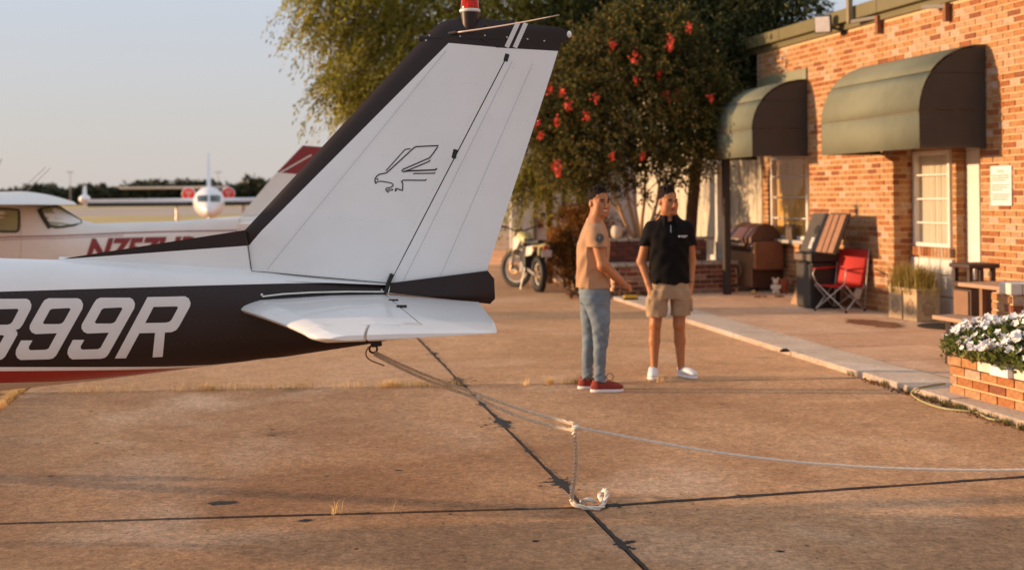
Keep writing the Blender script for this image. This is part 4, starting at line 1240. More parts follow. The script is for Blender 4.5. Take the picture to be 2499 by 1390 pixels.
def knot(c, r, seed):
    r_ = random.Random(seed); ctrl = []
    for k in range(16):
        a = k * 2.1; ctrl.append(c + Vector((math.cos(a) * r * r_.uniform(.6, 1.1), math.sin(a) * r * .8, math.sin(a * 1.6 + .5) * r * r_.uniform(.8, 1.2))))
    return rope_mesh(smooth_path(ctrl, 3), .0085)
knot(kn1, .016, 3).build('knot', MATS['rope_loose'], rope, smooth=True, world=True, fix=False)
knot(kn2, .017, 8).build('knot', MATS['rope_loose'], rope, smooth=True, world=True, fix=False)
tc_ = [P(u, v, 6.9) for u, v in ((900, 846), (893, 856), (893, 868), (902, 878), (920, 885), (938, 892))]
mb = MB(); mb.tube(smooth_path(tc_, 2), .0042, 6); o = mb.build('whip_end', M('rope_brown', (.30, .17, .09), .8), rope, smooth=True, world=True)

# ================================================================= SECOND AIRCRAFT
Y2 = 19.0
M_W2 = M('second_white', (.74, .71, .67), .35, .05, 2, coat=.2)
M_R2 = M('second_red', (.22, .018, .018), .4, .06, 3)
M_GL2 = glassmat('aircraft_glass', (.72, .74, .5), .25)
B0 = Vector((P(585, 600, Y2).x, Y2, 0))
b2_ = thing('parked_aircraft', 'white light aircraft with red trim, second from the camera, partly hidden by the near tail', 'airplane', B0)
def B(u, v, y=0.0):
    p = P(u, v, Y2 + y); return Vector((p.x - B0.x, y, p.z))
zt = prof([(B(u, v).x, B(u, v).z) for u, v in ((230, 545), (420, 540), (590, 527), (760, 520))] + [(B(210, 543).x, B(210, 543).z), (B(140, 505).x, B(140, 505).z), (B(0, 482).x, B(0, 482).z), (B(-160, 478).x, B(-160, 478).z), (B(-280, 500).x, B(-280, 500).z), (B(-360, 575).x, B(-360, 575).z), (B(-560, 590).x, B(-560, 590).z)])
zb = prof([(B(u, v).x, B(u, v).z) for u, v in ((-560, 660), (-300, 706), (100, 706), (400, 665), (760, 600))])
hw2 = prof([(B(u, 500).x, h_) for u, h_ in ((-560, .3), (-300, .52), (0, .54), (200, .42), (450, .24), (760, .06))])
def side2(a, z):
    t, b = zt(a), zb(a); q = abs((z - (t + b) / 2) / max(1e-4, (t - b) / 2))
    return hw2(a) * max(0.0, 1 - min(1, q) ** 2.6) ** (1 / 2.3)
rings = []
for u in np.linspace(-560, 755, 46):
    a = B(u, 500).x; t, b = zt(a), zb(a); zs = [b + (t - b) * (.5 - .5 * math.cos(math.pi * k / 16)) for k in range(17)]
    rings.append([Vector((a, -side2(a, z), z)) for z in zs] + [Vector((a, side2(a, z), z)) for z in zs[1:-1]][::-1])
f2 = MB().loft(rings).build('fuselage', M_W2, b2_, smooth=40)
def s2(u, v, off=.004):
    y = -.3
    for _ in range(5):
        p = B(u, v, y); y = -side2(p.x, p.z)
    return B(u, v, y - off)
mb = MB(); mb.add(*ribbon([(-80, 586), (20, 578), (150, 575), (300, 568), (420, 564.5), (580, 562)], 2.6, s2, 6)); mb.add(*ribbon([(-80, 592), (20, 584), (150, 581), (300, 574)], 1.2, s2, 6)); mb.build('cheat_line', M_R2, f2, fix=False)
mb = MB(); mb.add(*ribbon([(48, 500), (51, 560), (51, 612), (44, 660)], .9, s2, 5)); mb.add(*ribbon([(300, 548), (301, 640)], .7, s2, 5)); mb.build('panel_seam', M('seam_tan', (.40, .33, .28), .6), f2, fix=False)
me = text_mesh('N757UR', .46, shear=.32, offset=.018, align='LEFT')
bm = bmesh.new(); bm.from_mesh(me)
xs = [v.co.x for v in bm.verts]; ys = [v.co.y for v in bm.verts]
X0, X1, Y0_, Y1_ = min(xs), max(xs), min(ys), max(ys)
for k in range(1, 14):
    y = Y0_ + (Y1_ - Y0_) * k / 14
    bmesh.ops.bisect_plane(bm, geom=bm.verts[:] + bm.edges[:] + bm.faces[:], plane_co=(0, y, 0), plane_no=(0, 1, 0))
for v in bm.verts:
    fx = (v.co.x - X0) / (X1 - X0); fy = (v.co.y - Y0_) / (Y1_ - Y0_)
    v.co = s2(206 + fx * 272, 642 - 60 * fy - 6 * fx, .008)
bm.to_mesh(me); bm.free()
me.materials.append(M_R2); link('registration', me, f2)
def glass2(name, poly):
    pl = chaikin(poly, 1)
    o = stamp(name, [pl], [], M('window_olive', (.34, .35, .20), .12, .15, 2), f2, lambda x, y: s2(x, y, .008), 12)
    fr = MB(); pp = [s2(*p, .008) for p in pl]; fr.tube(pp + [pp[0]], .018, 6); fr.build('window_frame', M('window_rubber', (.045, .045, .035), .6), o)
glass2('side_window', [(-70, 508), (44, 510), (47, 520), (46, 562), (38, 566), (-70, 562)])
glass2('rear_window', [(97, 510), (112, 506), (142, 502), (168, 520), (208, 544), (170, 551), (126, 556), (110, 535)])
mb = MB(); mb.add(*ribbon([(95, 509), (105, 530), (122, 556)], 11, lambda u, v: s2(u, v, .012), 5)); mb.build('window_post', M('window_rubber', (.045, .045, .035)), f2, fix=False)
fm2 = lambda p, h: Vector((p[0], h, p[1]))
def bz2(*pts): return [Vector((B(*p).x, B(*p).z, 0)) for p in pts]
th2 = lambda p: .035
L, T_ = bz2((587, 527), (668, 430), (740, 355)), bz2((740, 522), (770, 440), (800, 360))
v2 = panel('vertical_fin', [L, T_], [8, 8], [8], th2, [M_W2, M_R2], b2_, fm2, lambda i, j: 1 if i >= 9 else 0)
mb = MB(); mb.add(*ribbon([(672, 428), (760, 378)], 3, lambda u, v: B(u, v, -.04), 3)); mb.build('white_stripe', M_W2, v2, fix=False)
mb = MB(); mb.add(*ribbon([(585, 530), (585, 565)], 1.2, lambda u, v: s2(u, v, .008), 4)); mb.build('panel_seam', M_SEAM, f2, fix=False)
zt2 = B(640, 545).z
panel('horizontal_stabilizer', [V2((B(640, 545).x, -1.75), (B(600, 545).x, 0), (B(640, 545).x, 1.75)), V2((B(740, 545).x, -1.75), (B(750, 545).x, 0), (B(740, 545).x, 1.75))], 6, [6], lambda p: .03, [M_W2], b2_, lambda p, h: Vector((p[0], p[1], zt2 + h)))
zw = B(0, 476).z
w2le, w2te = B(-230, 490).x, B(20, 490).x
w2te = B(188, 490).x
def w2f(p): return min(1, max(0, (p[0] - w2le) / (w2te - .36 * abs(p[1]) - w2le)))
panel('wing', [V2((w2le + .2, -4.4), (w2le, 0), (w2le + .2, 3.6)), V2((w2te - .36 * 4.4, -4.4), (w2te, 0), (w2te - .36 * 3.6, 3.6))], 10, [18], lambda p: .062 * max(.05, naca(w2f(p))), [M_W2], b2_, lambda p, h: Vector((p[0], p[1], zw - .015 - .14 * w2f(p) ** 2.2 + abs(p[1]) * .012 + h)))
for (p, q, r_) in (((-20, 440), (4, 388), .008), ((50, 466), (112, 407), .004), ((66, 466), (124, 409), .004)):
    mb = MB(); mb.tube([B(*p, -.3), B(*q, -.3)], r_, 6); o = mb.build('aerial', M('aerial_grey', (.30, .27, .25), .6), b2_)
for sg in (-1, 1):
    MB().bar((w2te - .6, sg * .45, .6), (w2te - .4, sg * 1.2, .25), .04, .1).build('gear_leg', M_W2, b2_)
    MB().torus((w2te - .4, sg * 1.25, .2), .13, .07, Matrix.Rotation(R(90), 3, 'X')).build('wheel', M_DARK, b2_, smooth=True)
MB().bar((w2le - .9, 0, .7), (w2le - .9, 0, .2), .06).build('nose_leg', M_STEEL, b2_)
MB().torus((w2le - .9, 0, .18), .11, .07, Matrix.Rotation(R(90), 3, 'X')).build('nose_wheel', M_DARK, b2_, smooth=True)

# ================================================================= JET IN THE DISTANCE
YJ = 66.0
J0 = Vector((P(510, 495, YJ).x, YJ, 0))
jt = thing('business_jet', 'white business jet facing the camera with red engine covers, parked far behind', 'airplane', J0, R(13.4))
def J(u, v, y=0.0):
    p = P(u, v, YJ + y); return Vector((p.x - J0.x, y, p.z))
M_JW = M('jet_white', (.80, .80, .82), .3, .03, 2, coat=.2)
cz_ = J(510, 494).z; rj = (J(548, 494).x - J(472, 494).x) / 2
rings = []
for (y, s, dz) in ((-3.2, .05, -.42), (-3.1, .22, -.40), (-2.8, .42, -.32), (-2.2, .66, -.18), (-1.5, .86, -.07), (-.6, .98, 0), (.5, 1, 0), (5, 1, 0), (8, .7, .15), (10.5, .2, .4)):
    rings.append([Vector((math.cos(a) * rj * s, y, cz_ + dz + math.sin(a) * rj * s * 1.02)) for a in np.linspace(0, 2 * math.pi, 28, endpoint=False)])
jf = MB().loft(rings).build('fuselage', M_JW, jt, smooth=50)
for sg in (-1, 1):
    def jp(x, z): 
        return Vector((x, -2.35, z))
    # windscreen panes follow the nose: sit just proud of the skin
    poly = [(.07, .10), (.62, .06), (.66, .40), (.50, .47), (.07, .46)]
    def nose(x, z):
        x *= sg
        for yy in np.linspace(-3.2, .4, 180):
            s_ = np.interp(yy, [-3.2, -3.1, -2.8, -2.2, -1.5, -.6, .5], [.05, .22, .42, .66, .86, .98, 1]); d_ = np.interp(yy, [-3.2, -3.1, -2.8, -2.2, -1.5, -.6, .5], [-.42, -.40, -.32, -.18, -.07, 0, 0])
            if math.hypot(x, (z - d_) / 1.02) <= rj * s_: break
        return Vector((x, yy - .05, cz_ + z))
    stamp('windscreen', [[(.06, .06), (.56, .03), (.60, .33), (.44, .38), (.06, .37)]], [], M('windscreen_dark', (.03, .045, .05), .12), jf, nose, 8, 8)
    # nacelles with red covers
    ex, ez = (J(458 if sg < 0 else 559, 472).x), J(510, 472).z
    er = (J(560, 472).x - J(542, 472).x) * 1.0
    MB().lathe([(er * .93, -.05), (er, .15), (er * 1.02, .8), (er * .8, 2.6)], (ex, 5.2, ez), 24, 0, Matrix.Rotation(R(-90), 3, 'X')).build('engine_nacelle', M_JW, jt, smooth=50)
    cv = MB(); cv.lathe([(er * .9, 0), (er * .88, .06), (.02, .1)], (ex, 5.16, ez), 24, 0, Matrix.Rotation(R(90), 3, 'X')); co = cv.build('engine_cover', M('cover_red', (.80, .045, .035), .7, .06, 4), jt, smooth=40)
    tx = MB(); tx.box((ex, 5.04, ez + .10), (er * .9, .01, .16)); tx.box((ex, 5.04, ez - .22), (.10, .01, .5)); tx.build('cover_print', M('cover_pink', (.75, .30, .25), .7), co)
    # wings, gear
    wz = J(510, 491).z - .03
    tipx = (J(212, 488).x if sg < 0 else 6.6)
    def jm(p, h): return Vector((p[0], p[1], wz + h))
    panel('wing', [V2((sg * .4, .8), (tipx, 1.6)), V2((sg * .4, 3.4), (tipx, 2.9))], 8, [6], lambda p: .20 * max(.2, naca((p[1] - .8) / 2.6)), [M_JW], jt, jm)
    MB().bar((sg * .8, .74, wz - .11), (tipx * .97, 1.52, wz - .09), .12, .20).build('deice_boot', M('boot_black', (.012, .012, .013), .6), jt, bevel=.03)
    gx = J(432, 520).x if sg < 0 else J(596, 520).x
    MB().cyl((gx, 2.4, wz), (gx, 2.4, .35), .08).build('gear_leg', M_STEEL, jt)
    MB().torus((gx, 2.4, .33), .2, .13, Matrix.Rotation(R(90), 3, 'Y')).build('wheel', M_DARK, jt, smooth=True)
    if sg < 0:
        tp = MB(); tp.ball((tipx, 2.2, J(208, 486).z), (.30, 1.1, .24)); tt = tp.build('tip_pod', M_JW, jt, smooth=True)
        MB().prism([(tipx - .10, 1.8, J(0, 482).z), (tipx + .12, 1.8, J(0, 482).z), (tipx + .03, 2.2, J(200, 452).z), (tipx - .06, 2.2, J(200, 452).z)], (0, .5, 0)).build('tip_fin', M_JW, tt)
MB().cyl((0, -2.0, cz_ - .5), (0, -2.0, .3), .06).build('nose_leg', M_STEEL, jt)
MB().torus((0, -2, .22), .15, .08, Matrix.Rotation(R(90), 3, 'Y')).build('nose_wheel', M_DARK, jt, smooth=True)
zf0, zf1 = J(510, 468).z, J(510, 358).z
MB().prism([(-.13, 6.2, zf0), (.13, 6.2, zf0), (.06, 8.6, zf1), (-.06, 8.6, zf1)], (0, 2.2, 0)).build('vertical_fin', M_JW, jt)
zs_ = J(510, 453).z
MB().box2((J(390, 452, 9).x, 8.6, zs_ - .06), (J(645, 452, 9).x, 9.8, zs_ + .07)).build('tailplane', M('tailplane_pale', (.62, .56, .46), .5), jt, bevel=.03)
# ================================================================= PLANTERS OF BRICK
M_CAPB = M('cap_brick_white', (.70, .62, .54), .85, .15, 14, .5, 60)
def brick_face(parent, org, dx, dn, length, courses, depth=.1, bl=BL, bh=BH, bmat=None):
    """single bricks on the face starting at org, running along dx; dn points out of the face (parent space)"""
    dx, dn = Vector(dx).normalized(), Vector(dn).normalized()
    base = MB(); bmat = bmat or M_BRO
    base.box((0, depth / 2, (bh - JT) / 2), (bl - JT, depth, bh - JT))
    me = base.mesh('brick', bmat)
    rot = math.atan2(dx.y, dx.x)
    for k in range(courses):
        off = (k % 2) * bl / 2; a = -off
        while a < length - .02:
            x0, x1 = max(0, a), min(length, a + bl)
            if x1 - x0 > .04:
                o = link('brick', me, parent)
                p = Vector(org) + dx * ((x0 + x1) / 2) + dn * rr.uniform(-.003, .003)
                o.location = (p.x, p.y, p.z + k * bh); o.rotation_euler.z = rot; o.scale.x = (x1 - x0 - JT) / (bl - JT)
            a += bl
# flower planter beside the camera's right edge
fp = thing('flower_planter', 'low orange brick planter filled with white flowers at the right edge', 'planter', onz(2317, 957, PZ), WROT)
PL, PD, PH = 3.0, 1.05, .31
brick_face(fp, (0, 0, 0), (1, 0, 0), (0, -1, 0), PL, 3)
brick_face(fp, (.11, PD, 0), (0, -1, 0), (-1, 0, 0), PD - .1, 3)
mb = MB(); a = 0
while a < PL:
    L = rr.uniform(.20, .24)
    MB().box2((a + .005, -.02, 3 * BH - .004), (a + L - .005, .16, PH)).build('cap_brick', M_BRO if rr.random() < .85 else M_CAPB, fp, bevel=.006); a += L
MB().box2((.03, .012, -.02), (PL, PD, 3 * BH - .02)).build('core', M_MORT, fp)
MB().box2((.1, .15, 3 * BH - .019), (PL, PD - .05, PH - .02)).build('soil', MATS['bed_soil'], fp)
# the plants: foliage and blossoms
n = 22000
px_ = rng.uniform(.02, PL, n); py_ = rng.uniform(-.10, PD, n)
mound = lambda x, y: .15 + .20 * np.sin(np.clip((y + .1) / 1.2, 0, 1) * np.pi) + .035 * np.sin(x * 9) * np.cos(y * 8)
pz_ = PH - .04 + mound(px_, py_) * rng.beta(3, 1.3, n)
pos = np.stack([px_, py_, pz_], 1); d = rng.normal(size=(n, 3)); d[:, 2] = np.abs(d[:, 2]) + .2
V, F = leaves(pos, d, .055, .034)
fl = thing('flower_bed', 'dense mass of white blossoms and green leaves in the brick planter', 'flowers', fp.location, WROT)
props(np_mesh('foliage', V, F, leafmat('flower_leaves', [(.05, .075, .018), (.12, .16, .04), (.24, .26, .07)], .35), fl), kind='stuff')
n = 3600
fx = rng.uniform(.02, PL, n); fy = rng.uniform(-.12, PD, n)
keep = (np.sin(fx * 7 + 1) * np.sin(fy * 9) + rng.uniform(-.9, .9, n)) > -.2
fx, fy = fx[keep], fy[keep]; n = len(fx)
fz = PH - .02 + mound(fx, fy) * rng.uniform(.86, 1.06, n) + rng.uniform(-.02, .03, n)
VV, FF = [], []
for k in range(n):
    c = np.array([fx[k], fy[k], fz[k]]); nrm = unit(np.array([rng.normal() * .5, -.5 + rng.normal() * .5, .9])[None])[0]
    u_ = unit(np.cross(nrm, rng.normal(size=3))[None])[0]; w_ = np.cross(nrm, u_); rad = rng.uniform(.022, .037)
    b = len(VV); VV.append(c - nrm * .006)
    for j in range(10):
        a = 2 * np.pi * j / 10; r2 = rad * (1 if j % 2 == 0 else .74)
        VV.append(c + (u_ * np.cos(a) + w_ * np.sin(a)) * r2 + nrm * (.008 if j % 2 == 0 else .002))
    FF += [(b, b + 1 + j, b + 1 + (j + 1) % 10) for j in range(10)]
props(np_mesh('blossoms', VV, FF, M('petal_white', (.80, .77, .76), .7, .08, 30), fl), kind='stuff')
o = MB().box2((-.1, -.045, 0), (.13, .03, .07)).build('white_block', M('block_white', (.82, .80, .80), .7, .05, 9), None, bevel=.006)
q = onz(2448, 910, PZ + PH - .05); s0 = (q - fp.location).dot(WT)
o.location = fp.location + WT * s0 + WN * .022 + Vector((0, 0, PH - .072)); o.rotation_euler.z = WROT
props(o, 'plain white block set on the rim of the flower planter', 'block')
# brick pier with a pale cap at the right edge
PX = P(2470, 760, 11.4)
pier = thing('brick_pier', 'brick pier with white brick cap rising behind the flowers at the right edge', 'pier', (PX.x, 11.4, PZ), R(0))
brick_face(pier, (0, 0, 0), (1, 0, 0), (0, -1, 0), .9, 9)
brick_face(pier, (.0, .5, 0), (0, -1, 0), (-1, 0, 0), .49, 9)
MB().box2((.014, .014, -.02), (.9, .5, 9 * BH - .01)).build('core', M_MORT, pier)
for k in range(8):
    MB().box2((-.02 + k * .115, -.02, 9 * BH), (.088 + k * .115, .25, 9 * BH + .105)).build('cap_brick', M_CAPB, pier, bevel=.010)
# dark red two tier planter under the tree
OP = onz(1498, 722, PZ); OPR = onz(1800, 712, PZ)
opd = (OPR - OP).normalized(); oplen = (OPR - OP).length
op = thing('dark_brick_planter', 'dark red two tier brick planter in shade under the flowering tree', 'planter', OP, math.atan2(opd.y, opd.x))
M_DARKB = M('dark_red_brick', (.20, .20, .20), .9, .35, 18, .8, 60, rnd=('object', [(1, .32, .22), (.7, .22, .16), (.5, .2, .16), (1.1, .42, .28), (.85, .26, .18), (1.5, .9, .7), (.6, .25, .2)]))  # darker, redder copy of the brick colours, for this planter only
brick_face(op, (0, 0, 0), (1, 0, 0), (0, -1, 0), oplen, 6, bmat=M_DARKB)
brick_face(op, (0, .45, 6 * BH), (1, 0, 0), (0, -1, 0), oplen - .35, 5, bmat=M_DARKB)
a = 0
while a < oplen:
    L = .225; MB().box2((a + .006, -.015, 6 * BH - .004), (a + L - .006, .44, 6 * BH + .05)).build('ledge_stone', M('ledge_stone_grey', (.40, .35, .30), .9, .3, 8, .8, 40), op, bevel=.012); a += L
a = 0
while a < oplen - .35:
    MB().box2((a + .006, .43, 11 * BH - .004), (a + .215, .72, 11 * BH + .05)).build('ledge_stone', MATS['ledge_stone_grey'], op, bevel=.012); a += .225
MB().box2((.012, .014, -.03), (oplen, .5, 6 * BH - .01)).build('core', M_MORT, op)
MB().box2((.012, .464, 0), (oplen - .35, 1.6, 11 * BH - .01)).build('core', MATS['bed_soil'], op)
q = P(1524, 590, 21.2)
o = MB().lathe([(.055, 0), (.085, .03), (.10, .10), (.095, .17), (.07, .20), (.075, .215)], (0, 0, 0), 20).build('cream_pot', M('pot_cream', (.60, .50, .40), .7, .1, 12), None, smooth=50)
lp = op.location + Vector((0, 0, 11 * BH + .05)); ls = (Vector((q.x, q.y, 0)) - op.location).dot(opd)
o.location = op.location + opd * ls + Vector((-opd.y, opd.x, 0)) * .56 + Vector((0, 0, 11 * BH + .05)); props(o, 'round cream pot standing on the top ledge of the dark red planter', 'pot')

# ================================================================= GRILL
GC = onz(1837, 713, PZ)
gr = thing('gas_grill', 'large brown barbecue grill with folded side shelf against the wall', 'grill', GC, WROT + R(3))
M_GF = M('grill_copper', (.33, .17, .085), .45, .1, 6)
M_GD = M('grill_brown', (.085, .034, .024), .45, .12, 6)
MB().box2((-.90, 0.03, .06), (-.01, .55, .70)).build('cabinet', M_GD, gr, bevel=.012)
MB().box2((-.88, -.012, .08), (-.03, .024, .68)).build('door_panel', M_GF, gr, bevel=.01)
MB().box2((-.93, -.03, .70), (.02, .56, .80)).build('control_panel', M_GD, gr, bevel=.012)
pr_ = [(-.02, .805), (-.02, .92), (.10, 1.08), (.26, 1.16), (.42, 1.12), (.54, .98), (.55, .805)]
MB().prism([(-.95, y, z) for y, z in pr_], (.93, 0, 0)).build('lid', M('lid_brown', (.12, .05, .035), .4, .12, 5), gr, bevel=.018)
MB().tube([(-.85, -.09, .80), (-.12, -.09, .80)], .028, 10).build('towel_bar', M('handle_tan', (.55, .40, .28), .4), gr, smooth=True)
MB().tube([(-.7, -.05, .885), (-.62, -.075, .885), (-.35, -.075, .885), (-.27, -.05, .885)], .016, 8).build('lid_handle', M('handle_pale', (.55, .50, .45), .35, metal=.4), gr, smooth=True)
mb = MB(); mb.box2((.06, .0, .38), (.16, .50, .86)); mb.build('side_shelf', M('shelf_brown', (.15, .062, .038), .45, .12, 6), gr, bevel=.012)
MB().box2((.055, -.05, .40), (.155, -.002, .84)).build('shelf_edge', M_GF, gr, bevel=.008)
for z in (.78,): MB().lathe([(.026, 0), (.022, .03), (.0, .034)], (.10, -.05, z), 14, 0, Matrix.Rotation(R(90), 3, 'X')).build('knob', M('knob_steel', (.6, .6, .58), .3, metal=.6), gr, smooth=True)
MB().torus((-.5, -.022, .34), .10, .014, Matrix.Rotation(R(90), 3, 'X')).build('ring_emblem', M('ring_pale', (.62, .46, .30), .5), gr, smooth=True)
for (x, y) in ((-.86, .06), (-.86, .5), (-.04, .06), (-.04, .5)):
    MB().torus((x, y, .035), .024, .012, Matrix.Rotation(R(90), 3, 'Y'), 14, 6).build('caster', M_DARK, gr, smooth=True)
MB().tube([(-.9, .02, .3), (-.98, -.04, .12), (-.94, -.08, .01)], .05, 8).build('cover_flap', M('cover_black', (.015, .016, .02), .6), gr, smooth=True)
sp_ = thing('spatula', 'orange handled spatula hanging from the grill', 'spatula', gr.location + WT * -.80 + WN * .13 + Vector((0, 0, .45)), WROT)
MB().tube([(0, 0, .32), (0, 0, .20)], .016, 8).build('handle', M('orange_handle', (.65, .14, .05), .5), sp_, smooth=True)
MB().tube([(0, 0, .20), (0, 0, .08)], .006, 6).build('shaft', M_STEEL, sp_)
MB().box((0, -.004, .02), (.085, .008, .13)).build('blade', M('blade_steel', (.75, .72, .68), .35, metal=.3), sp_, bevel=.003)
# little white figure and pot beside the grill
q = onz(1893, 716, PZ)
o = thing('white_bear_figure', 'small white bear figurine on the ground beside the red pot', 'figurine', q)
mb = MB(); mb.ball((0, 0, .08), (.062, .055, .085)); mb.ball((0, -.005, .20), (.05, .048, .048)); mb.ball((-.042, 0, .25), .019); mb.ball((.042, 0, .25), .019); mb.ball((0, -.045, .19), (.02, .022, .016)); mb.ball((-.06, -.03, .11), (.03, .03, .045)); mb.ball((.06, -.03, .11), (.03, .03, .045)); mb.ball((-.04, -.05, .02), (.028, .045, .022)); mb.ball((.04, -.05, .02), (.028, .045, .022))
mb.build('body', M('figurine_white', (.78, .72, .62), .6, .05, 12), o, smooth=True)
o = MB().lathe([(.065, 0), (.09, .20), (.10, .205), (.10, .235), (.085, .235), (.08, .21)], (0, 0, 0), 20).build('red_pot', M('pot_terracotta', (.32, .10, .06), .8, .15, 10), None, smooth=40)
o.location = onz(1911, 715, PZ); props(o, 'terracotta pot behind the white bear figurine', 'pot')
o = MB().ball((0, 0, .035), (.045, .03, .038)).build('yellow_ball', M('ball_yellow', (.62, .42, .16), .6), None, smooth=True); o.location = onz(1839, 718, PZ); props(o, 'small yellow ball at the front corner of the grill', 'ball')
mb = MB()
for k in range(9):
    c = (rr.uniform(-.22, .22), rr.uniform(-.06, .06), .014); mb.box(c, (rr.uniform(.03, .11), .02, .02), rr.uniform(0, 3))
o = mb.build('twig_litter', M('twig_brown', (.16, .09, .05), .9), None); o.location = onz(1878, 725, PZ); props(o, kind='stuff')

# ================================================================= BLACK BIN, BOARDS
BC = onz(1982, 754, PZ)
bn = thing('storage_bin', 'big square black bin with a lid, boards leaning above it', 'bin', BC, WROT)
M_BK = M('bin_black', (.020, .019, .019), .5, .1, 6)
M_BKF = M('bin_charcoal', (.045, .040, .036), .5, .1, 6)
MB().prism([(-.50, .012, .0), (-.02, .012, 0), (-.02, .46, 0), (-.5, .46, 0)], (0, 0, .66)).build('body', M_BK, bn, bevel=.018)
MB().box2((-.485, -.004, .03), (-.035, .0, .63)).build('front_panel', M_BKF, bn, bevel=.01)
MB().box2((-.53, -.02, .665), (.01, .49, .80)).build('lid', M_BK, bn, bevel=.02)
MB().box2((-.50, -.027, .69), (-.02, -.021, .78)).build('lid_panel', M('lid_bronze', (.16, .11, .08), .5, .1, 4), bn, bevel=.008)
def leaning(name, label, cat, s, d, zb_, w_, h_, mat, thick=.04, tilt=-20):
    """a board standing on edge, leaning towards the wall (local -y is its front)"""
    o = thing(name, label, cat, BC + WT * s - WN * d + Vector((0, 0, zb_)), WROT)
    return o
tb = leaning('tossing_board', 'dark board with a round hole and white print leaning above the black bin', 'board', -.44, .10, .805, .45, .55, None)
TM = Matrix.Rotation(R(-22), 3, 'X')
def tilt(mb): 
    mb.V = [tuple(TM @ Vector(v)) for v in mb.V]; return mb
tilt(MB().box2((-.12, -.02, 0), (.36, .03, .60))).build('panel', M('board_dark', (.075, .062, .052), .6, .12, 6), tb, bevel=.006)
hl = MB(); hl.lathe([(.075, 0), (.001, .002)], (.20, -.0215, .34), 20, 0, Matrix.Rotation(R(90), 3, 'X')); tilt(hl).build('hole', M_DARK, tb)
hl = MB()
for k in range(5): hl.box2((.13, -.0235, .05 + k * .035), (.24 - .012 * (k % 3), -.0215, .073 + k * .035))
tilt(hl).build('white_print', M('print_white', (.7, .7, .68), .6), tb)
wb = leaning('slatted_board', 'brown slatted wooden board leaning beside the dark tossing board', 'board', -.05, .12, .805, .5, .55, None)
for k, (x0, x1) in enumerate(((-.03, .13), (.16, .30), (.34, .50))):
    tilt(MB().box2((x0, -.03, .005), (x1, .0, .58))).build('slat', M('slat_brown', (.30, .15, .085), .65, .2, 5, .2, 20, stretch=(6, 6, 1)), wb, bevel=.006)
tilt(MB().box2((-.035, .002, 0), (.53, .03, .61))).build('backing', M('backing_black', (.03, .02, .016), .7), wb, bevel=.004)
o = MB().prism([(0, 0, 0), (.42, 0, 0), (.40, .20, .62), (.12, .20, .62)], (.0, .012, .004)).build('leaning_panel', M('panel_tan', (.40, .24, .13), .8, .12, 4), None)
o.location = BC + WT * -.98 - WN * .13; o.rotation_euler.z = WROT; props(o, 'tan panel leaning between the grill and the black bin', 'panel')
q = wsz(1935, 560, -N1 + .03)
o = MB().box2((-.16, -.02, 0), (.16, .02, .26)).box2((-.13, -.028, .03), (.13, -.021, .23)).build('sill_box', M('box_dark', (.10, .07, .05), .7, .3, 20), None, bevel=.005)
o.location = W0 + WT * ((W1[0] + W1[1]) / 2 + .16) - WN * (N1 - .08) + Vector((0, 0, W1Z[0] - .004)); o.rotation_euler.z = WROT; props(o, 'dark mesh box standing on the sill of the yellow curtained window', 'box')

# ================================================================= RED FOLDING CHAIR
CC = onz(2050, 758, PZ)
ch = thing('camping_chair', 'red folding camping chair with thin metal legs, tag hanging below the seat', 'chair', CC, R(-50)); ch.scale = (.95, .95, .95)
M_RED = M('chair_red', (.50, .022, .016), .75, .08, 9, .3, 60)
M_LEG = M('chair_metal', (.55, .50, .46), .4, .05, 5, metal=.3)
sw2, sd2, sh2 = .27, .23, .42
def cloth(mb_pts, name, nx=10, ny=8, sagv=.04, th=.008):
    a, b, c, d = [Vector(p) for p in mb_pts]; V = []
    nrm = (b - a).cross(d - a).normalized()
    for j in range(ny + 1):
        for i in range(nx + 1):
            u_, v_ = i / nx, j / ny
            p = a.lerp(b, u_).lerp(d.lerp(c, u_), v_) - nrm * sagv * math.sin(math.pi * u_) * (.4 + .6 * math.sin(math.pi * v_))
            V.append(p)
    mb = MB(); mb.add(V, [(j * (nx + 1) + i, j * (nx + 1) + i + 1, (j + 1) * (nx + 1) + i + 1, (j + 1) * (nx + 1) + i) for j in range(ny) for i in range(nx)])
    o = mb.build(name, M_RED, ch, smooth=True, fix=False); s_ = o.modifiers.new('t', 'SOLIDIFY'); s_.thickness = th; return o
cloth([(-sw2, -sd2, sh2 - .03), (sw2, -sd2, sh2 - .03), (sw2 - .03, sd2, sh2 - .05), (-sw2 + .03, sd2, sh2 - .05)], 'seat')
cloth([(-sw2 + .03, sd2, sh2 - .07), (sw2 - .03, sd2, sh2 - .07), (sw2, sd2 + .13, .90), (-sw2, sd2 + .13, .90)], 'backrest', sagv=-.05)
cloth([(-sw2 - .04, -sd2 - .02, .63), (-sw2 + .03, -sd2 - .02, .63), (-sw2 + .03, sd2 + .04, .64), (-sw2 - .04, sd2 + .04, .64)], 'armrest', 4, 6, .015)
cloth([(sw2 - .03, -sd2 - .02, .63), (sw2 + .04, -sd2 - .02, .63), (sw2 + .04, sd2 + .04, .64), (sw2 - .03, sd2 + .04, .64)], 'armrest', 4, 6, .015)
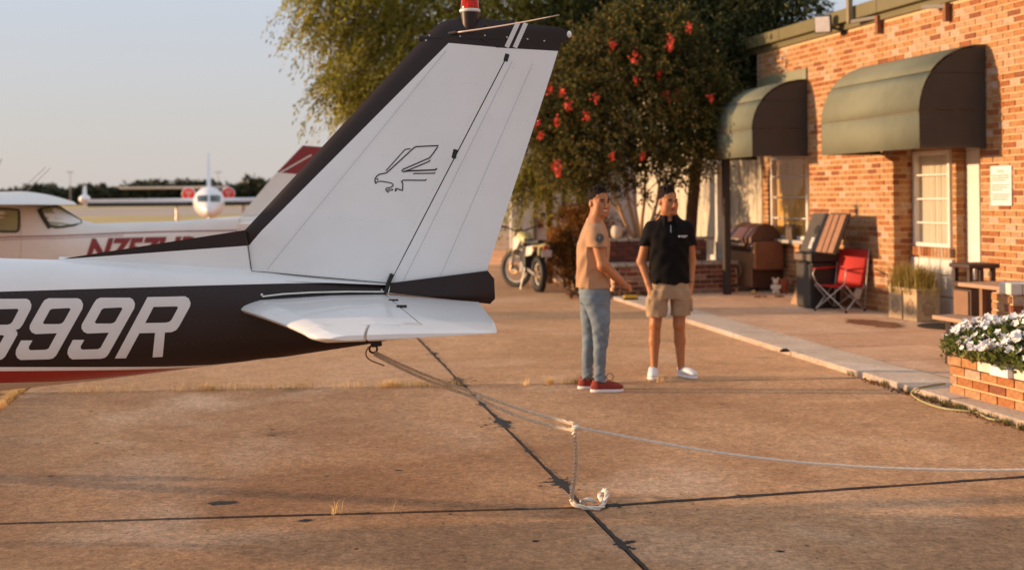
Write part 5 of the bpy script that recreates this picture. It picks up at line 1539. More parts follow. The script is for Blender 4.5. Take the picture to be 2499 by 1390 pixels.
for sg in (-1, 1):
    for p, q in (((-sg * sw2, -sd2, .02), (sg * (sw2 - .02), -sd2, sh2)), ((-sg * sw2, sd2, .02), (sg * (sw2 - .02), sd2 + .02, sh2 - .04)), ((sg * sw2, -sd2, .02), (sg * (sw2), sd2, sh2 - .05)), ((sg * sw2, sd2, .02), (sg * sw2, -sd2, sh2 - .03))):
        MB().tube([p, q], .009, 8).build('leg', M_LEG, ch, smooth=True)
    MB().tube([(sg * (sw2 - .02), -sd2, sh2), (sg * (sw2 + .02), -sd2 - .03, .55), (sg * sw2, -sd2, .63)], .009, 8).build('arm_post', M_LEG, ch, smooth=True)
    MB().tube([(sg * sw2, sd2, .02), (sg * sw2, sd2 + .05, .45), (sg * sw2, sd2 + .13, .91)], .009, 8).build('back_post', M_LEG, ch, smooth=True)
    for y in (-sd2, sd2): MB().lathe([(.02, 0), (.022, .02), (.012, .035)], (sg * sw2, y, 0), 10).build('foot', M_DARK, ch)
MB().box((.20, .16, .26), (.11, .006, .15), Matrix.Rotation(R(20), 3, 'Y')).build('tag', M('tag_paper', (.66, .60, .54), .8), ch)

# ================================================================= STONE PLANTERS WITH GRASS
M_STN = M('cast_stone', (.50, .36, .22), .9, .15, 10, .9, 40)
def stone_planter(c, rot, label, grass=True, s=.33, hgt=.38):
    t = thing('stone_planter', label, 'planter', c, rot, 'square stone planters by the wall')
    h = s / 2
    V = MB()
    for (a, b) in (((-h, -h), (h, -h + .045)), ((-h, h - .045), (h, h)), ((-h, -h + .0452), (-h + .045, h - .0452)), ((h - .045, -h + .0452), (h, h - .0452))):
        V.box2((a[0], a[1], 0), (b[0], b[1], hgt))
    V.box2((-h + .03, -h + .03, .01), (h - .03, h - .03, hgt - .06))
    V.build('box', M_STN, t, bevel=.008)
    rim = MB()
    for (a, b) in (((-h - .012, -h - .012), (h + .012, -h + .03)), ((-h - .012, h - .03), (h + .012, h + .012)), ((-h - .012, -h + .0301), (-h + .03, h - .0301)), ((h - .03, -h + .0301), (h + .012, h - .0301))):
        rim.box2((a[0], a[1], hgt + .001), (b[0], b[1], hgt + .035))
    rim.build('rim', M_STN, t, bevel=.006)
    for rz in (0, 90, -90):
        rl = MB()
        for k in range(9):
            a = 2 * math.pi * k / 9
            rl.ball((math.cos(a) * .07, -h - .001, hgt * .48 + math.sin(a) * .085), (.03, .010, .034), 8, 5)
        rl.ball((0, -h - .001, hgt * .48), (.03, .014, .034), 8, 5)
        m = Matrix.Rotation(R(rz), 3, 'Z'); rl.V = [tuple(m @ Vector(v)) for v in rl.V]
        rl.build('carved_relief', M('stone_relief', (.40, .27, .16), .9, .25, 14), t, smooth=True)
    return t
q = onz(2238, 786, PZ) + WT * -.17 - WN * .165 + Vector((0, 0, .002))
spl = stone_planter(q, WROT, 'square stone planter holding tall dry grass, the nearer of two')
q2 = q + WT * -.40 - WN * .02
stone_planter(q2, WROT, 'square carved stone planter half hidden behind the nearer one')
def grass_clump(name, label, c, rad, h, n, cols):
    pos = np.stack([rng.normal(0, rad, n), rng.normal(0, rad, n), np.zeros(n)], 1)
    V, F = blades(pos, h, .009, .38)
    o = np_mesh(name, V, F, leafmat('tall_grass', cols, .35)); o.location = c
    return props(o, label, 'plant')
GCOL = [(.18, .15, .03), (.36, .27, .07), (.52, .36, .12), (.26, .24, .06)]
grass_clump('ornamental_grass', 'yellow green tuft of grass growing in the nearer stone planter', q + Vector((0, 0, .34)), .085, .36, 700, GCOL)
grass_clump('ornamental_grass', 'yellow green tuft of grass growing in the half hidden stone planter', q2 + Vector((0, 0, .34)), .085, .36, 700, GCOL)

# ================================================================= TRASH RECEPTACLE, PICNIC TABLE
TC = P(2366, 765, 13.9); TC = Vector((TC.x, 13.9, PZ))
M_BRN = M('receptacle_brown', (.24, .125, .07), .6, .12, 6)
M_BRD = M('receptacle_dark', (.055, .028, .020), .6, .12, 6)
tr = thing('trash_receptacle', 'square brown trash receptacle with open hooded top behind the picnic table', 'bin', TC, WROT)
ts = .34
MB().box2((-ts, .02, 0), (0, ts, .58)).build('body', M_BRD, tr, bevel=.01)
MB().box2((-ts + .03, .0, .03), (-.03, .018, .56)).build('side_panel', M_BRN, tr, bevel=.008)
MB().box2((-ts - .01, -.01, .60), (.01, ts + .01, .66)).build('collar', M_BRD, tr, bevel=.008)
for (x, y) in ((-ts + .03, .03), (-.03, .03), (-.03, ts - .03), (-ts + .03, ts - .03)):
    MB().box((x, y, .735), (.05, .05, .15)).build('hood_post', M_BRD, tr, bevel=.006)
MB().box((-.03, ts / 2, .735), (.04, .04, .15)).build('hood_post', M_BRD, tr, bevel=.006)
MB().prism([(-ts - .03, -.02, .81), (.03, -.02, .81), (.03, ts + .03, .81), (-ts - .03, ts + .03, .81)], (0, 0, .05)).build('hood', M_BRD, tr, bevel=.015)
M_TBL = M('table_tan', (.40, .245, .155), .6, .1, 5, .2, 30)
TB = P(2335, 695, 12.75); TB = Vector((TB.x, 12.75, PZ))
tbn = thing('picnic_table', 'tan picnic table with attached bench behind the flower planter', 'picnic table', TB, WROT + R(2))
for k in range(5): MB().box2((0, .01 + k * .145, .705), (1.75, .147 + k * .145, .745)).build('table_plank', M_TBL, tbn, bevel=.006)
bx = P(2270, 762, 12.4)
off_s = (Vector((bx.x, 12.4, 0)) - Vector((TB.x, TB.y, 0)))
bs_, bd_ = off_s.dot(WT), -off_s.dot(WN)
for k in range(2): MB().box2((bs_, bd_ + k * .15, .415), (bs_ + 1.75, bd_ + .145 + k * .15, .455)).build('bench_plank', M_TBL, tbn, bevel=.006)
for k in range(2): MB().box2((.0, 1.05 + k * .15, .415), (1.75, 1.195 + k * .15, .455)).build('bench_plank', M_TBL, tbn, bevel=.006)
for x in (.22, 1.5):
    MB().box2((x, .10, 0), (x + .05, .15, .70)).build('leg', M_BRN, tbn, bevel=.004)
    MB().box2((x, .60, 0), (x + .05, .65, .70)).build('leg', M_BRN, tbn, bevel=.004)
    MB().bar((x - .03 , bd_ + .15, .40), (x - .03, 1.2, .40), .045).build('cross_beam', M_BRD, tbn, bevel=.004)
    MB().bar((bs_ + x - .08, bd_ + .10, .41), (bs_ + x - .05, bd_ + .06, 0), .05, .06).build('leg', M_BRD, tbn, bevel=.004)
    MB().bar((x, 1.25, .41), (x, 1.30, 0), .05, .06).build('leg', M_BRD, tbn, bevel=.004)
MB().tube([(1.3, -.02, .70), (1.30, -.06, .62), (1.2, -.12, .52), (1.0, -.16, .36), (.85, -.18, .24)], .014, 8).build('brace', M('brace_olive', (.10, .085, .05), .6), tbn, smooth=True)
o = MB().lathe([(.30, 0), (.32, .008), (.31, .018), (.02, .02)], (0, 0, 0), 28).build('round_dark_disc', M('disc_dark', (.03, .022, .018), .7, .2, 8), None)  # flat dark disc laid on the paving
o.location = onz(2293, 797, PZ + .002) - WN * .06; props(o, 'flat round dark disc on the patio under the bench', 'plate')
# wet stain
mb = MB(); c = onz(2130, 788, PZ + .003); n = 26
ring = [c + WT * (math.cos(2 * math.pi * k / n) * .62 * rr.uniform(.7, 1.1)) + WN * (math.sin(2 * math.pi * k / n) * .26 * rr.uniform(.6, 1.2)) for k in range(n)]
mb.add([c] + ring, [(0, 1 + k, 1 + (k + 1) % n) for k in range(n)])
mb.build('wet_stain', M('stain_brown', (.22, .10, .06), .45, .3, 4), patio, world=False, fix=False)
o = MB().box2((-.05, -.018, 0), (.05, .018, .022)).box2((-.03, -.014, .022), (.03, .014, .034)).build('cable_clip', M_DARK, None, bevel=.004)
o.location = onz(1915, 858, PZ + .006); o.rotation_euler.z = R(12); props(o, 'small dark block lying on the pale kerb edge', 'block')
# hose and yellow battery box
hs = [onz(u, v, .02) for u, v in ((2222, 957), (2228, 966), (2255, 982), (2300, 996), (2345, 1001), (2385, 1004), (2405, 1018), (2425, 1024), (2460, 1024), (2499, 1027), (2560, 1032))]
hs = [onz(2306, 935, PZ + .012), onz(2262, 941, PZ + .012), onz(2236, 948, PZ + .012)] + hs
o = MB().tube(smooth_path(hs, 2), .008, 8).build('garden_hose', M('hose_green', (.36, .33, .16), .5, .1, 9), None, smooth=True); props(o, 'thin yellow green hose lying along the kerb below the flower planter', 'hose')
q = onz(1541, 732, PZ)
yb = thing('yellow_toolbox', 'small yellow and black box on the patio edge behind the two men', 'box', q + Vector((0, .15, 0)))
MB().box2((-.115, -.10, 0), (.115, .10, .022)).build('base', M_DARK, yb, bevel=.006); MB().box2((-.11, -.095, .023), (.11, .095, .066)).build('lid', M('box_yellow', (.62, .36, .03), .5, .06, 8), yb, bevel=.012)
# ================================================================= TREES
M_BARK = M('bark_brown', (.16, .085, .05), .95, .35, 7, 2.0, 30, stretch=(3, 3, .6))
M_BARKL = M('bark_pale', (.42, .26, .14), .85, .25, 9, .6, 30, stretch=(3, 3, .6))
def limb(mb, p, q, r0, r1, wob=.12, n=7, seed=0):
    r_ = random.Random(seed); p, q = Vector(p), Vector(q); pts, rad = [], []
    L = (q - p).length
    for k in range(n + 1):
        f = k / n
        o = Vector((r_.uniform(-1, 1), r_.uniform(-1, 1), r_.uniform(-.5, .5))) * wob * L * .25 * (0 if k in (0, n) else 1)
        pts.append(p.lerp(q, f) + o); rad.append(r0 + (r1 - r0) * f)
    mb.tube(smooth_path(pts, 1), list(np.interp(np.linspace(0, 1, 2 * n + 2 if False else len(smooth_path(pts, 1))), np.linspace(0, 1, n + 1), rad)), 8)
    return pts
def twig_leaves(starts, dirs, length, per, ln, wd, droop, jitter=.05):
    """leaves along drooping twigs"""
    n = len(starts); t = np.linspace(.08, 1, per)
    L = (length * rng.uniform(.55, 1.25, n))[:, None, None]
    d = unit(dirs)[:, None, :]
    tt = t[None, :, None]
    pos = starts[:, None, :] + d * L * tt
    pos[:, :, 2] -= (droop * L[:, :, 0] * t[None, :] ** 2)
    tang = d + np.array([0, 0, -1.]) * (2 * droop * tt)
    pos = pos.reshape(-1, 3) + rng.normal(0, jitter, (n * per, 3))
    tang = np.broadcast_to(tang, (n, per, 3)).reshape(-1, 3) + rng.normal(0, .55, (n * per, 3))
    return leaves(pos, tang, ln, wd)
def pw(u, v, Y): p = P(u, v, Y); return np.array([p.x, p.y, p.z])
# --- big feathery tree: leaning trunk, wide crown hanging over the apron
tree = thing('feathery_tree', 'big leaning tree with feathery yellow green foliage against the sky', 'tree', (1.95, 25.0, 0))
TB0 = Vector((1.95, 25.0, 0))
mb = MB()
k1 = P(1425, 470, 24.8); k2 = P(1370, 330, 24.6); k0 = P(1470, 600, 25.0)
main = [TB0, Vector(k0), Vector(k1), Vector(k2), P(1330, 200, 24.5), P(1290, 60, 24.5), P(1270, -90, 24.5)]
sm_ = smooth_path(main, 2)
mb.tube(sm_, list(np.linspace(.24, .09, len(sm_))), 12)
limbs_px = [((1360, 300), (1180, 150), 24.0), ((1330, 200), (1080, 20), 23.6), ((1330, 200), (950, 60), 23.8), ((1300, 100), (880, -60), 24.2), ((1360, 300), (1560, 120), 24.2), ((1330, 200), (1700, 20), 23.8), ((1290, 60), (1500, -120), 24.8), ((1290, 60), (1090, -160), 25), ((1180, 150), (960, 190), 23.4), ((1700, 20), (1880, 30), 23.0), ((1290, 60), (1800, -100), 24), ((1360, 300), (1290, 280), 23)]
tips = []
for i, (a, b, Y) in enumerate(limbs_px):
    pts = limb(mb, P(*a, 24.6), P(*b, Y), .07, .02, .35, 6, i); tips += pts[2:]
mb.V = [tuple(Vector(v) - TB0) for v in mb.V]
mb.build('trunk', M_BARK, tree, smooth=True)
# crown: cluster centres traced from the photograph's masses (pixel centre, pixel radius, depth)
CL = [(740, 20, 55, 23.4), (790, 70, 70, 23.4), (860, 30, 90, 23.8), (950, 60, 110, 24), (1060, 60, 120, 24), (800, 215, 62, 23.4), (770, 235, 30, 23.2), (850, 250, 60, 23.6), (880, 160, 90, 23.6), (960, 190, 100, 23.6), (840, 280, 45, 23.4), (905, 300, 40, 23.4), (720, 85, 22, 23.3), (700, 10, 30, 23.4),
      (1180, 40, 120, 24.4), (1290, 50, 120, 24.6), (1400, 40, 110, 24.4), (1040, 170, 90, 23.8), (1300, 330, 60, 24.2), (1290, 420, 52, 24.0), (1350, 380, 60, 24.2), (1310, 455, 40, 24.0), (1255, 445, 30, 23.9), (1390, 450, 40, 24.2),
      (900, -80, 140, 24), (1080, -90, 160, 24.4), (1280, -100, 160, 24.6), (1480, -80, 150, 24.6), (1500, 20, 90, 24.6), (800, -60, 80, 23.6), (1660, -60, 130, 24.2), (1600, 20, 80, 24.0), (1820, -60, 90, 23.6), (1120, 200, 100, 24.8), (1230, 180, 110, 25), (1180, 300, 90, 25), (1090, 120, 100, 24.5)]
S, D = [], []
for (u, v, rad, Y) in CL:
    if u < 930: u += 52 - max(0, u - 850) * .4; v -= 34 if v > 120 else 8
    c = pw(u, v, Y); r_ = rad / FPX * Y
    n = int(18 + 185 * min(1.6, r_ ** 2)); r_ *= .93
    q = rng.normal(size=(n, 3)); q = unit(q) * (rng.uniform(0, 1, (n, 1)) ** .5) * r_
    q[:, 2] *= .75
    S.append(c + q)
    dd = q / max(.05, r_) + rng.normal(0, .45, (n, 3)) + np.array([-.45, -.1, .15]); D.append(dd)
S, D = np.concatenate(S), np.concatenate(D)
V, F = twig_leaves(S, D, .66, 28, .095, .030, .85, .030)
V = V - np.array(TB0)
np_mesh('foliage', V, F, leafmat('feather_leaves', [(.13, .14, .020), (.32, .31, .045), (.52, .44, .075), (.20, .22, .034), (.48, .34, .07)], .5), tree)
tw = MB()
for i in range(0, len(S), 9):
    a = Vector(S[i]); d = Vector(unit(D[i][None])[0]) * .55
    tw.tube([a - d * .3 - TB0, a + d * .5 + Vector((0, 0, -.05)) - TB0, a + d + Vector((0, 0, -.3)) - TB0], [.010, .007, .003], 4, caps=False)
props(tw.build('twigs', M_BARK, tree, fix=False), kind='stuff')
# --- dark tree over the end of the building
DT0 = Vector((3.3, 24.0, 0))
dt = thing('dark_tree', 'dense dark green tree whose leaves hang over the far end of the roof', 'tree', DT0)
mb = MB(); sp2 = smooth_path([DT0, P(1690, 480, 24.0), P(1720, 250, 23.8), P(1740, 60, 23.6), P(1760, -120, 23.6)], 2)
mb.tube(sp2, list(np.linspace(.14, .05, len(sp2))), 10)
for i, (a, b, Y) in enumerate((((1720, 250), (1850, 130), 22.6), ((1740, 60), (1930, 20), 22.6), ((1720, 250), (1600, 120), 23.6), ((1740, 60), (1640, -60), 23.6))): limb(mb, P(*a, 23.7), P(*b, Y), .05, .015, .3, 6, 40 + i)
mb.V = [tuple(Vector(v) - DT0) for v in mb.V]; mb.build('trunk', M_BARK, dt, smooth=True)
CL = [(1760, 60, 120, 23.2), (1860, 40, 90, 22.4), (1900, -20, 90, 22.2), (1830, 130, 70, 22.2), (1790, 200, 60, 22.2), (1700, 120, 110, 23.4), (1640, 60, 90, 23.6), (1760, -60, 140, 23.4), (1960, 10, 34, 22), (1560, 40, 100, 23.6), (1500, 90, 95, 23.8), (1430, 110, 90, 23.8), (1420, 40, 90, 23.8), (1330, 130, 80, 24), (1810, 270, 32, 22.2), (1850, 90, 60, 22.0), (1790, 130, 70, 22.4)]
S, D = [], []
for (u, v, rad, Y) in CL:
    c = pw(u, v, Y); r_ = rad / FPX * Y; n = int(30 + 330 * min(1.6, r_ ** 2))
    q = unit(rng.normal(size=(n, 3))) * (rng.uniform(0, 1, (n, 1)) ** .45) * r_; S.append(c + q); D.append(q / max(.05, r_) + rng.normal(0, .5, (n, 3)) + np.array([-.1, -.1, .1]))
S, D = np.concatenate(S), np.concatenate(D)
V, F = twig_leaves(S, D, .42, 22, .085, .042, .5, .05); V = V - np.array(DT0)
np_mesh('foliage', V, F, leafmat('dark_leaves', [(.018, .028, .009), (.04, .055, .016), (.075, .085, .025), (.13, .12, .03)], .3), dt)
# --- red flowering tree with many pale stems
MT0 = Vector(P(1562, 606, 21.7)); MT0.z = PZ + 11 * BH - .05
mt = thing('flowering_tree', 'bushy many stemmed tree with scarlet flower clusters above the dark red planter', 'tree', MT0)
mb = MB()
stems = [((1555, 600), (1500, 470), (1450, 330), .030), ((1560, 602), (1530, 480), (1500, 250), .034), ((1565, 602), (1575, 480), (1560, 200), .034), ((1568, 602), (1600, 520), (1640, 300), .030), ((1560, 604), (1515, 520), (1400, 380), .026), ((1570, 604), (1640, 470), (1700, 290), .028), ((1562, 604), (1550, 500), (1540, 330), .026), ((1572, 604), (1610, 480), (1610, 220), .026)]
for i, (a, b, c, r_) in enumerate(stems):
    yo = 21.7 + (i % 3 - 1) * .18
    pts = smooth_path([P(*a, 21.7), P((a[0] + b[0]) / 2 + rr.uniform(-8, 8), (a[1] + b[1]) / 2, yo), P(*b, yo), P((b[0] + c[0]) / 2 + rr.uniform(-10, 10), (b[1] + c[1]) / 2, yo), P(*c, yo)], 2)
    mb.tube(pts, list(np.linspace(r_ * 1.25, .010, len(pts))), 8)
    for j in range(3):
        k = int(len(pts) * (.45 + .15 * j)); mb.tube(smooth_path([pts[k], pts[k] + Vector((rr.uniform(-.3, .3), rr.uniform(-.3, .3), .35)), pts[k] + Vector((rr.uniform(-.6, .6), rr.uniform(-.5, .5), .8))], 1), [.012] * 6 if False else .010, 6)
mb.V = [tuple(Vector(v) - MT0) for v in mb.V]; mb.build('stems', M_BARKL, mt, smooth=True)
CL = [(1540, 190, 120, 21.7), (1640, 180, 110, 21.6), (1440, 220, 105, 21.7), (1700, 260, 85, 21.3), (1380, 280, 80, 21.6), (1340, 330, 55, 21.6), (1560, 300, 120, 21.4), (1660, 320, 95, 21.3), (1450, 340, 95, 21.5), (1370, 380, 65, 21.6), (1480, 410, 70, 21.5), (1590, 400, 75, 21.4), (1690, 380, 65, 21.2), (1740, 320, 50, 21.2), (1560, 110, 80, 21.8), (1460, 140, 80, 21.8), (1640, 110, 70, 21.7), (1390, 180, 60, 21.8), (1555, 40, 40, 21.8), (1650, 60, 36, 21.7), (1500, 70, 42, 21.9), (1590, 70, 40, 21.7), (1330, 250, 34, 21.5), (1300, 300, 26, 21.5), (1770, 250, 34, 21.2), (1420, 430, 45, 21.6), (1720, 200, 60, 21.5)]
S, D = [], []
for (u, v, rad, Y) in CL:
    c = pw(u, v, Y); r_ = rad / FPX * Y; n = int(40 + 620 * min(1.6, r_ ** 2))
    q = unit(rng.normal(size=(n, 3))) * (rng.uniform(0, 1, (n, 1)) ** .42) * r_; S.append(c + q); D.append(q / max(.05, r_) + rng.normal(0, .5, (n, 3)) + np.array([0, 0, .35]))
S, D = np.concatenate(S), np.concatenate(D)
V, F = twig_leaves(S, D, .26, 15, .062, .038, .1, .035); V = V - np.array(MT0)
np_mesh('foliage', V, F, leafmat('myrtle_leaves', [(.022, .034, .010), (.05, .064, .018), (.10, .105, .028), (.19, .15, .035), (.24, .14, .03)], .35), mt)
M_BLS = M('blossom_scarlet', (.72, .065, .035), .7, .25, 30)
for (u, v, s_) in ((1550, 142, 1.3), (1636, 100, 1.2), (1634, 115, .9), (1430, 283, 1.2), (1357, 300, 1.0), (1340, 215, 1.2), (1372, 224, .9), (1355, 402, 1.2), (1362, 418, 1.2), (1320, 330, .9), (1386, 258, 1.0), (1495, 112, .9), (1455, 240, 1.0), (1627, 236, 1.1), (1660, 235, 1.1), (1552, 196, .8), (1608, 180, .8), (1496, 383, .8), (1568, 383, .9), (1570, 470 - 90, .7), (1735, 240, .8), (1680, 70, .8), (1310, 300, .7)):
    Yb = 20.75 + rng.uniform(-.1, .25)
    c = pw(u, v, Yb) - np.array(MT0); n = 34
    q = rng.normal(size=(n, 3)) * np.array([.028, .028, .044]) * s_ + c
    V, F = leaves(q, rng.normal(size=(n, 3)), .045, .040)
    props(np_mesh('flower_cluster', V, F, M_BLS, mt), kind='stuff')
# --- orange bush and litter under the trees
OB0 = Vector(onz(1392, 690, .05)); OB0.y = 23.2; OB0.x = P(1392, 600, 23.2).x
ob = thing('orange_bush', 'rounded bush of orange brown leaves behind the man in the tan shirt', 'bush', OB0)
CLb = [(1390, 600, 55, 23.2), (1420, 560, 45, 23.2), (1375, 640, 40, 23), (1430, 640, 48, 23.2), (1400, 540, 38, 23.4), (1365, 590, 28, 23.1), (1480, 570, 50, 23.6), (1500, 640, 40, 23.6)]
S, D = [], []
for (u, v, rad, Y) in CLb:
    c = pw(u, v, Y); r_ = rad / FPX * Y; n = 190
    q = unit(rng.normal(size=(n, 3))) * (rng.uniform(0, 1, (n, 1)) ** .4) * r_; S.append(c + q); D.append(q / r_ + rng.normal(0, .5, (n, 3)))
S, D = np.concatenate(S), np.concatenate(D)
V, F = twig_leaves(S, D, .14, 12, .045, .028, .1, .03); V = V - np.array(OB0)
np_mesh('foliage', V, F, leafmat('bush_leaves', [(.16, .055, .012), (.30, .12, .025), (.42, .19, .04), (.22, .13, .03)], .3), ob)
mb = MB()
for k in range(10): mb.tube([(rr.uniform(-.1, .1), rr.uniform(-.1, .1), -.05), (rr.uniform(-.3, .3), rr.uniform(-.2, .2), .5), (rr.uniform(-.5, .5), rr.uniform(-.3, .3), 1.0)], [.015, .01, .004], 5)
mb.build('stems', M_BARK, ob)
n = 2600
pos = np.stack([rng.uniform(.95, 2.4, n), rng.uniform(20.9, 24, n), rng.uniform(.06, .12, n)], 1)
d = rng.normal(size=(n, 3)); d[:, 2] *= .3
V, F = leaves(pos, d, .09, .06); props(np_mesh('leaf_litter', V, F, leafmat('litter_leaves', [(.12, .045, .02), (.25, .12, .05), (.07, .05, .035), (.35, .2, .09)], .1)), kind='stuff')
for i, (u, v, s_, lab) in enumerate(((1418, 716, .10, 'pale grey stone at the edge of the planting bed'), (1440, 722, .07, 'small dark stone beside the paler bed stone'), (1402, 700, .06, 'little rounded stone in the leaf litter by the bush'))):
    o = MB().ball((0, 0, s_ * .4), (s_, s_ * .7, s_ * .5), 10, 7).build('edging_stone', M('bed_stone_%s' % ('pale', 'dark', 'tan')[i], ((.35, .33, .31), (.08, .075, .07), (.3, .22, .15))[i], .9, .3, 20), None, smooth=True)
    o.location = onz(u, v, .03); props(o, lab, 'stone', 'stones of the bed edge')
# --- weeds in the joints
def weeds(name, segs, dens, h, cols):
    P_ = []
    for (a, b, k) in segs:
        a, b = np.array(a), np.array(b); n = int(np.linalg.norm(b - a) * dens * k)
        cl = rng.uniform(0, 1, max(2, n // 20)); wt = rng.exponential(1, len(cl)); t = np.clip(cl[rng.choice(len(cl), n, p=wt / wt.sum())] + rng.normal(0, .0075, n), 0, 1)
        P_.append(a + (b - a) * t[:, None] + np.concatenate([rng.normal(0, .012, (n, 2)), np.zeros((n, 1))], 1))
    pos = np.concatenate(P_); V, F = blades(pos, h, .0042, .7)
    return props(np_mesh(name, V, F, leafmat('weed_' + name, cols, .3)), kind='stuff')
DRY = [(.62, .42, .17), (.80, .58, .27), (.70, .50, .22)]
g = lambda i, j: tuple(grid_pt(i, j))
weeds('dry_weeds', [(g(-2, 1), g(0, 1), 1), (g(0, 1), g(.55, 1), .6), (g(-1, .86), g(-1, 1.02), 5), (g(-1, .4), g(-1, .86), 3), (g(-.5, 0), g(0, 0), .06)], 190, .085, DRY)
KW = [tuple(kp(t_, -.03)) for t_ in (8.8, 10.0, 11.3, 12.6)]
weeds('kerb_weeds', [(KW[0], KW[1], .5), (KW[1], KW[2], 2.2), (KW[2], KW[3], 1.6)], 190, .06, [(.06, .09, .02), (.14, .14, .04), (.3, .2, .07)])
n = 420; tk = rng.uniform(9.3, 12.8, n); base = np.array([tuple(kp(t_, 0)) for t_ in tk]); base[:, :2] += rng.normal(0, .03, (n, 2)) + np.array([-.05, 0]); base[:, 2] = .012
d = rng.normal(size=(n, 3)); d[:, 2] *= .25; V, F = leaves(base, d, .035, .024); props(np_mesh('kerb_litter', V, F, MATS['litter_leaves']), kind='stuff')
# ================================================================= DISTANCE FIELD MODELLER (people, clothes)
class Field:
    def __init__(s, lo, hi, h):
        s.lo, s.h = np.array(lo, float), h
        s.n = np.ceil((np.array(hi) - s.lo) / h).astype(int) + 1
        s.D = np.full(tuple(s.n), 1.0, np.float32)
    def pts(s, sl):
        ax = [s.lo[i] + s.h * np.arange(sl[i].start, sl[i].stop) for i in range(3)]
        return np.stack(np.meshgrid(*ax, indexing='ij'), -1)
    def block(s, lo, hi, pad):
        a = np.clip(np.floor((np.array(lo) - pad - s.lo) / s.h).astype(int), 0, s.n); b = np.clip(np.ceil((np.array(hi) + pad - s.lo) / s.h).astype(int) + 1, 0, s.n)
        return tuple(slice(int(x), int(y)) for x, y in zip(a, b))
    def put(s, fn, lo, hi, k=.02, op='+'):
        sl = s.block(lo, hi, k + .035)
        if any(x.stop <= x.start for x in sl): return s
        d = fn(s.pts(sl)); c = s.D[sl]
        if op == '+':
            t = np.clip(.5 + .5 * (c - d) / k, 0, 1); s.D[sl] = c * (1 - t) + d * t - k * t * (1 - t)
        elif op == '-':
            t = np.clip(.5 - .5 * (c + d) / k, 0, 1); s.D[sl] = c * (1 - t) - d * t + k * t * (1 - t)
        return s
    def seg(s, a, b, ra, rb, k=.02, op='+'):
        a, b = np.array(a, float), np.array(b, float); m = max(ra, rb)
        def fn(P_):
            ab = b - a; t = np.clip(((P_ - a) @ ab) / max(1e-9, ab @ ab), 0, 1)
            return np.linalg.norm(P_ - a - t[..., None] * ab, axis=-1) - (ra + (rb - ra) * t)
        return s.put(fn, np.minimum(a, b) - m, np.maximum(a, b) + m, k, op)
    def ell(s, c, r, k=.02, op='+', M_=None):
        c, r = np.array(c, float), np.array(r, float); m = r.max()
        M3 = None if M_ is None else np.array(M_)
        def fn(P_):
            q = P_ - c
            if M3 is not None: q = q @ M3
            k0 = np.linalg.norm(q / r, axis=-1); k1 = np.linalg.norm(q / r ** 2, axis=-1)
            return k0 * (k0 - 1) / np.maximum(k1, 1e-6)
        return s.put(fn, c - m, c + m, k, op)
    def zloft(s, tab, k=.02, ang=0.0, op='+', ex=2.3):
        """tab rows: z, cx, cy, half x, half y; cross-section turned by ang"""
        T = np.array(sorted(tab), float); ca, sa = math.cos(ang), math.sin(ang)
        def fn(P_):
            z = P_[..., 2]; I = [np.interp(z, T[:, 0], T[:, j]) for j in range(1, 5)]
            x, y = P_[..., 0] - I[0], P_[..., 1] - I[1]
            x, y = x * ca + y * sa, -x * sa + y * ca
            q = (np.abs(x / I[2]) ** ex + np.abs(y / I[3]) ** ex) ** (1 / ex)
            d = (q - 1) * np.minimum(I[2], I[3])
            return np.maximum(d, np.maximum(T[0, 0] - z, z - T[-1, 0]))
        m = max(T[:, 3].max(), T[:, 4].max())
        return s.put(fn, (T[:, 1].min() - m, T[:, 2].min() - m, T[0, 0]), (T[:, 1].max() + m, T[:, 2].max() + m, T[-1, 0]), k, op)
    def cut(s, p, n):
        """remove everything on the side n points to"""
        P_ = s.pts(tuple(slice(0, int(x)) for x in s.n)); d = (P_ - np.array(p)) @ np.array(n, float); s.D = np.maximum(s.D, d.astype(np.float32)); return s
    def fold(s, amp, waves, seed, zr=None):
        r_ = np.random.default_rng(seed); P_ = s.pts(tuple(slice(0, int(x)) for x in s.n)); a = np.zeros(P_.shape[:3])
        for (fx, fy, fz) in waves:
            a += np.sin(P_[..., 0] * fx + P_[..., 1] * fy + P_[..., 2] * fz + r_.uniform(0, 6) + 1.3 * np.sin(P_[..., 2] * 9 + P_[..., 0] * 7 + r_.uniform(0, 6)))
        a *= amp / max(1, len(waves)) ** .5
        if zr is not None: a *= np.interp(P_[..., 2], zr[0], zr[1])
        s.D += a.astype(np.float32); return s
    def build(s, name, mat, parent, smooth=True):
        D = s.D.copy()
        for ax in range(3):
            i = [slice(None)] * 3
            i[ax] = 0; D[tuple(i)] = np.maximum(D[tuple(i)], .001); i[ax] = -1; D[tuple(i)] = np.maximum(D[tuple(i)], .001)
        ins = D < 0; nx, ny, nz = D.shape
        cn = np.zeros((nx - 1, ny - 1, nz - 1), int)
        for a in (0, 1):
            for b in (0, 1):
                for c in (0, 1): cn += ins[a:nx - 1 + a, b:ny - 1 + b, c:nz - 1 + c]
        act = (cn > 0) & (cn < 8); idx = np.argwhere(act); vid = -np.ones(act.shape, int); vid[act] = np.arange(len(idx))
        acc = np.zeros((len(idx), 3)); cnt = np.zeros(len(idx))
        corners = [(a, b, c) for a in (0, 1) for b in (0, 1) for c in (0, 1)]
        for i, p in enumerate(corners):
            for q in corners[i + 1:]:
                if sum(abs(x - y) for x, y in zip(p, q)) != 1: continue
                dp = D[idx[:, 0] + p[0], idx[:, 1] + p[1], idx[:, 2] + p[2]]; dq = D[idx[:, 0] + q[0], idx[:, 1] + q[1], idx[:, 2] + q[2]]
                m = (dp < 0) != (dq < 0); t = np.where(m, dp / np.where(m, dp - dq, 1), 0)
                acc[m] += (np.array(p) + t[:, None] * (np.array(q) - np.array(p)))[m]; cnt[m] += 1
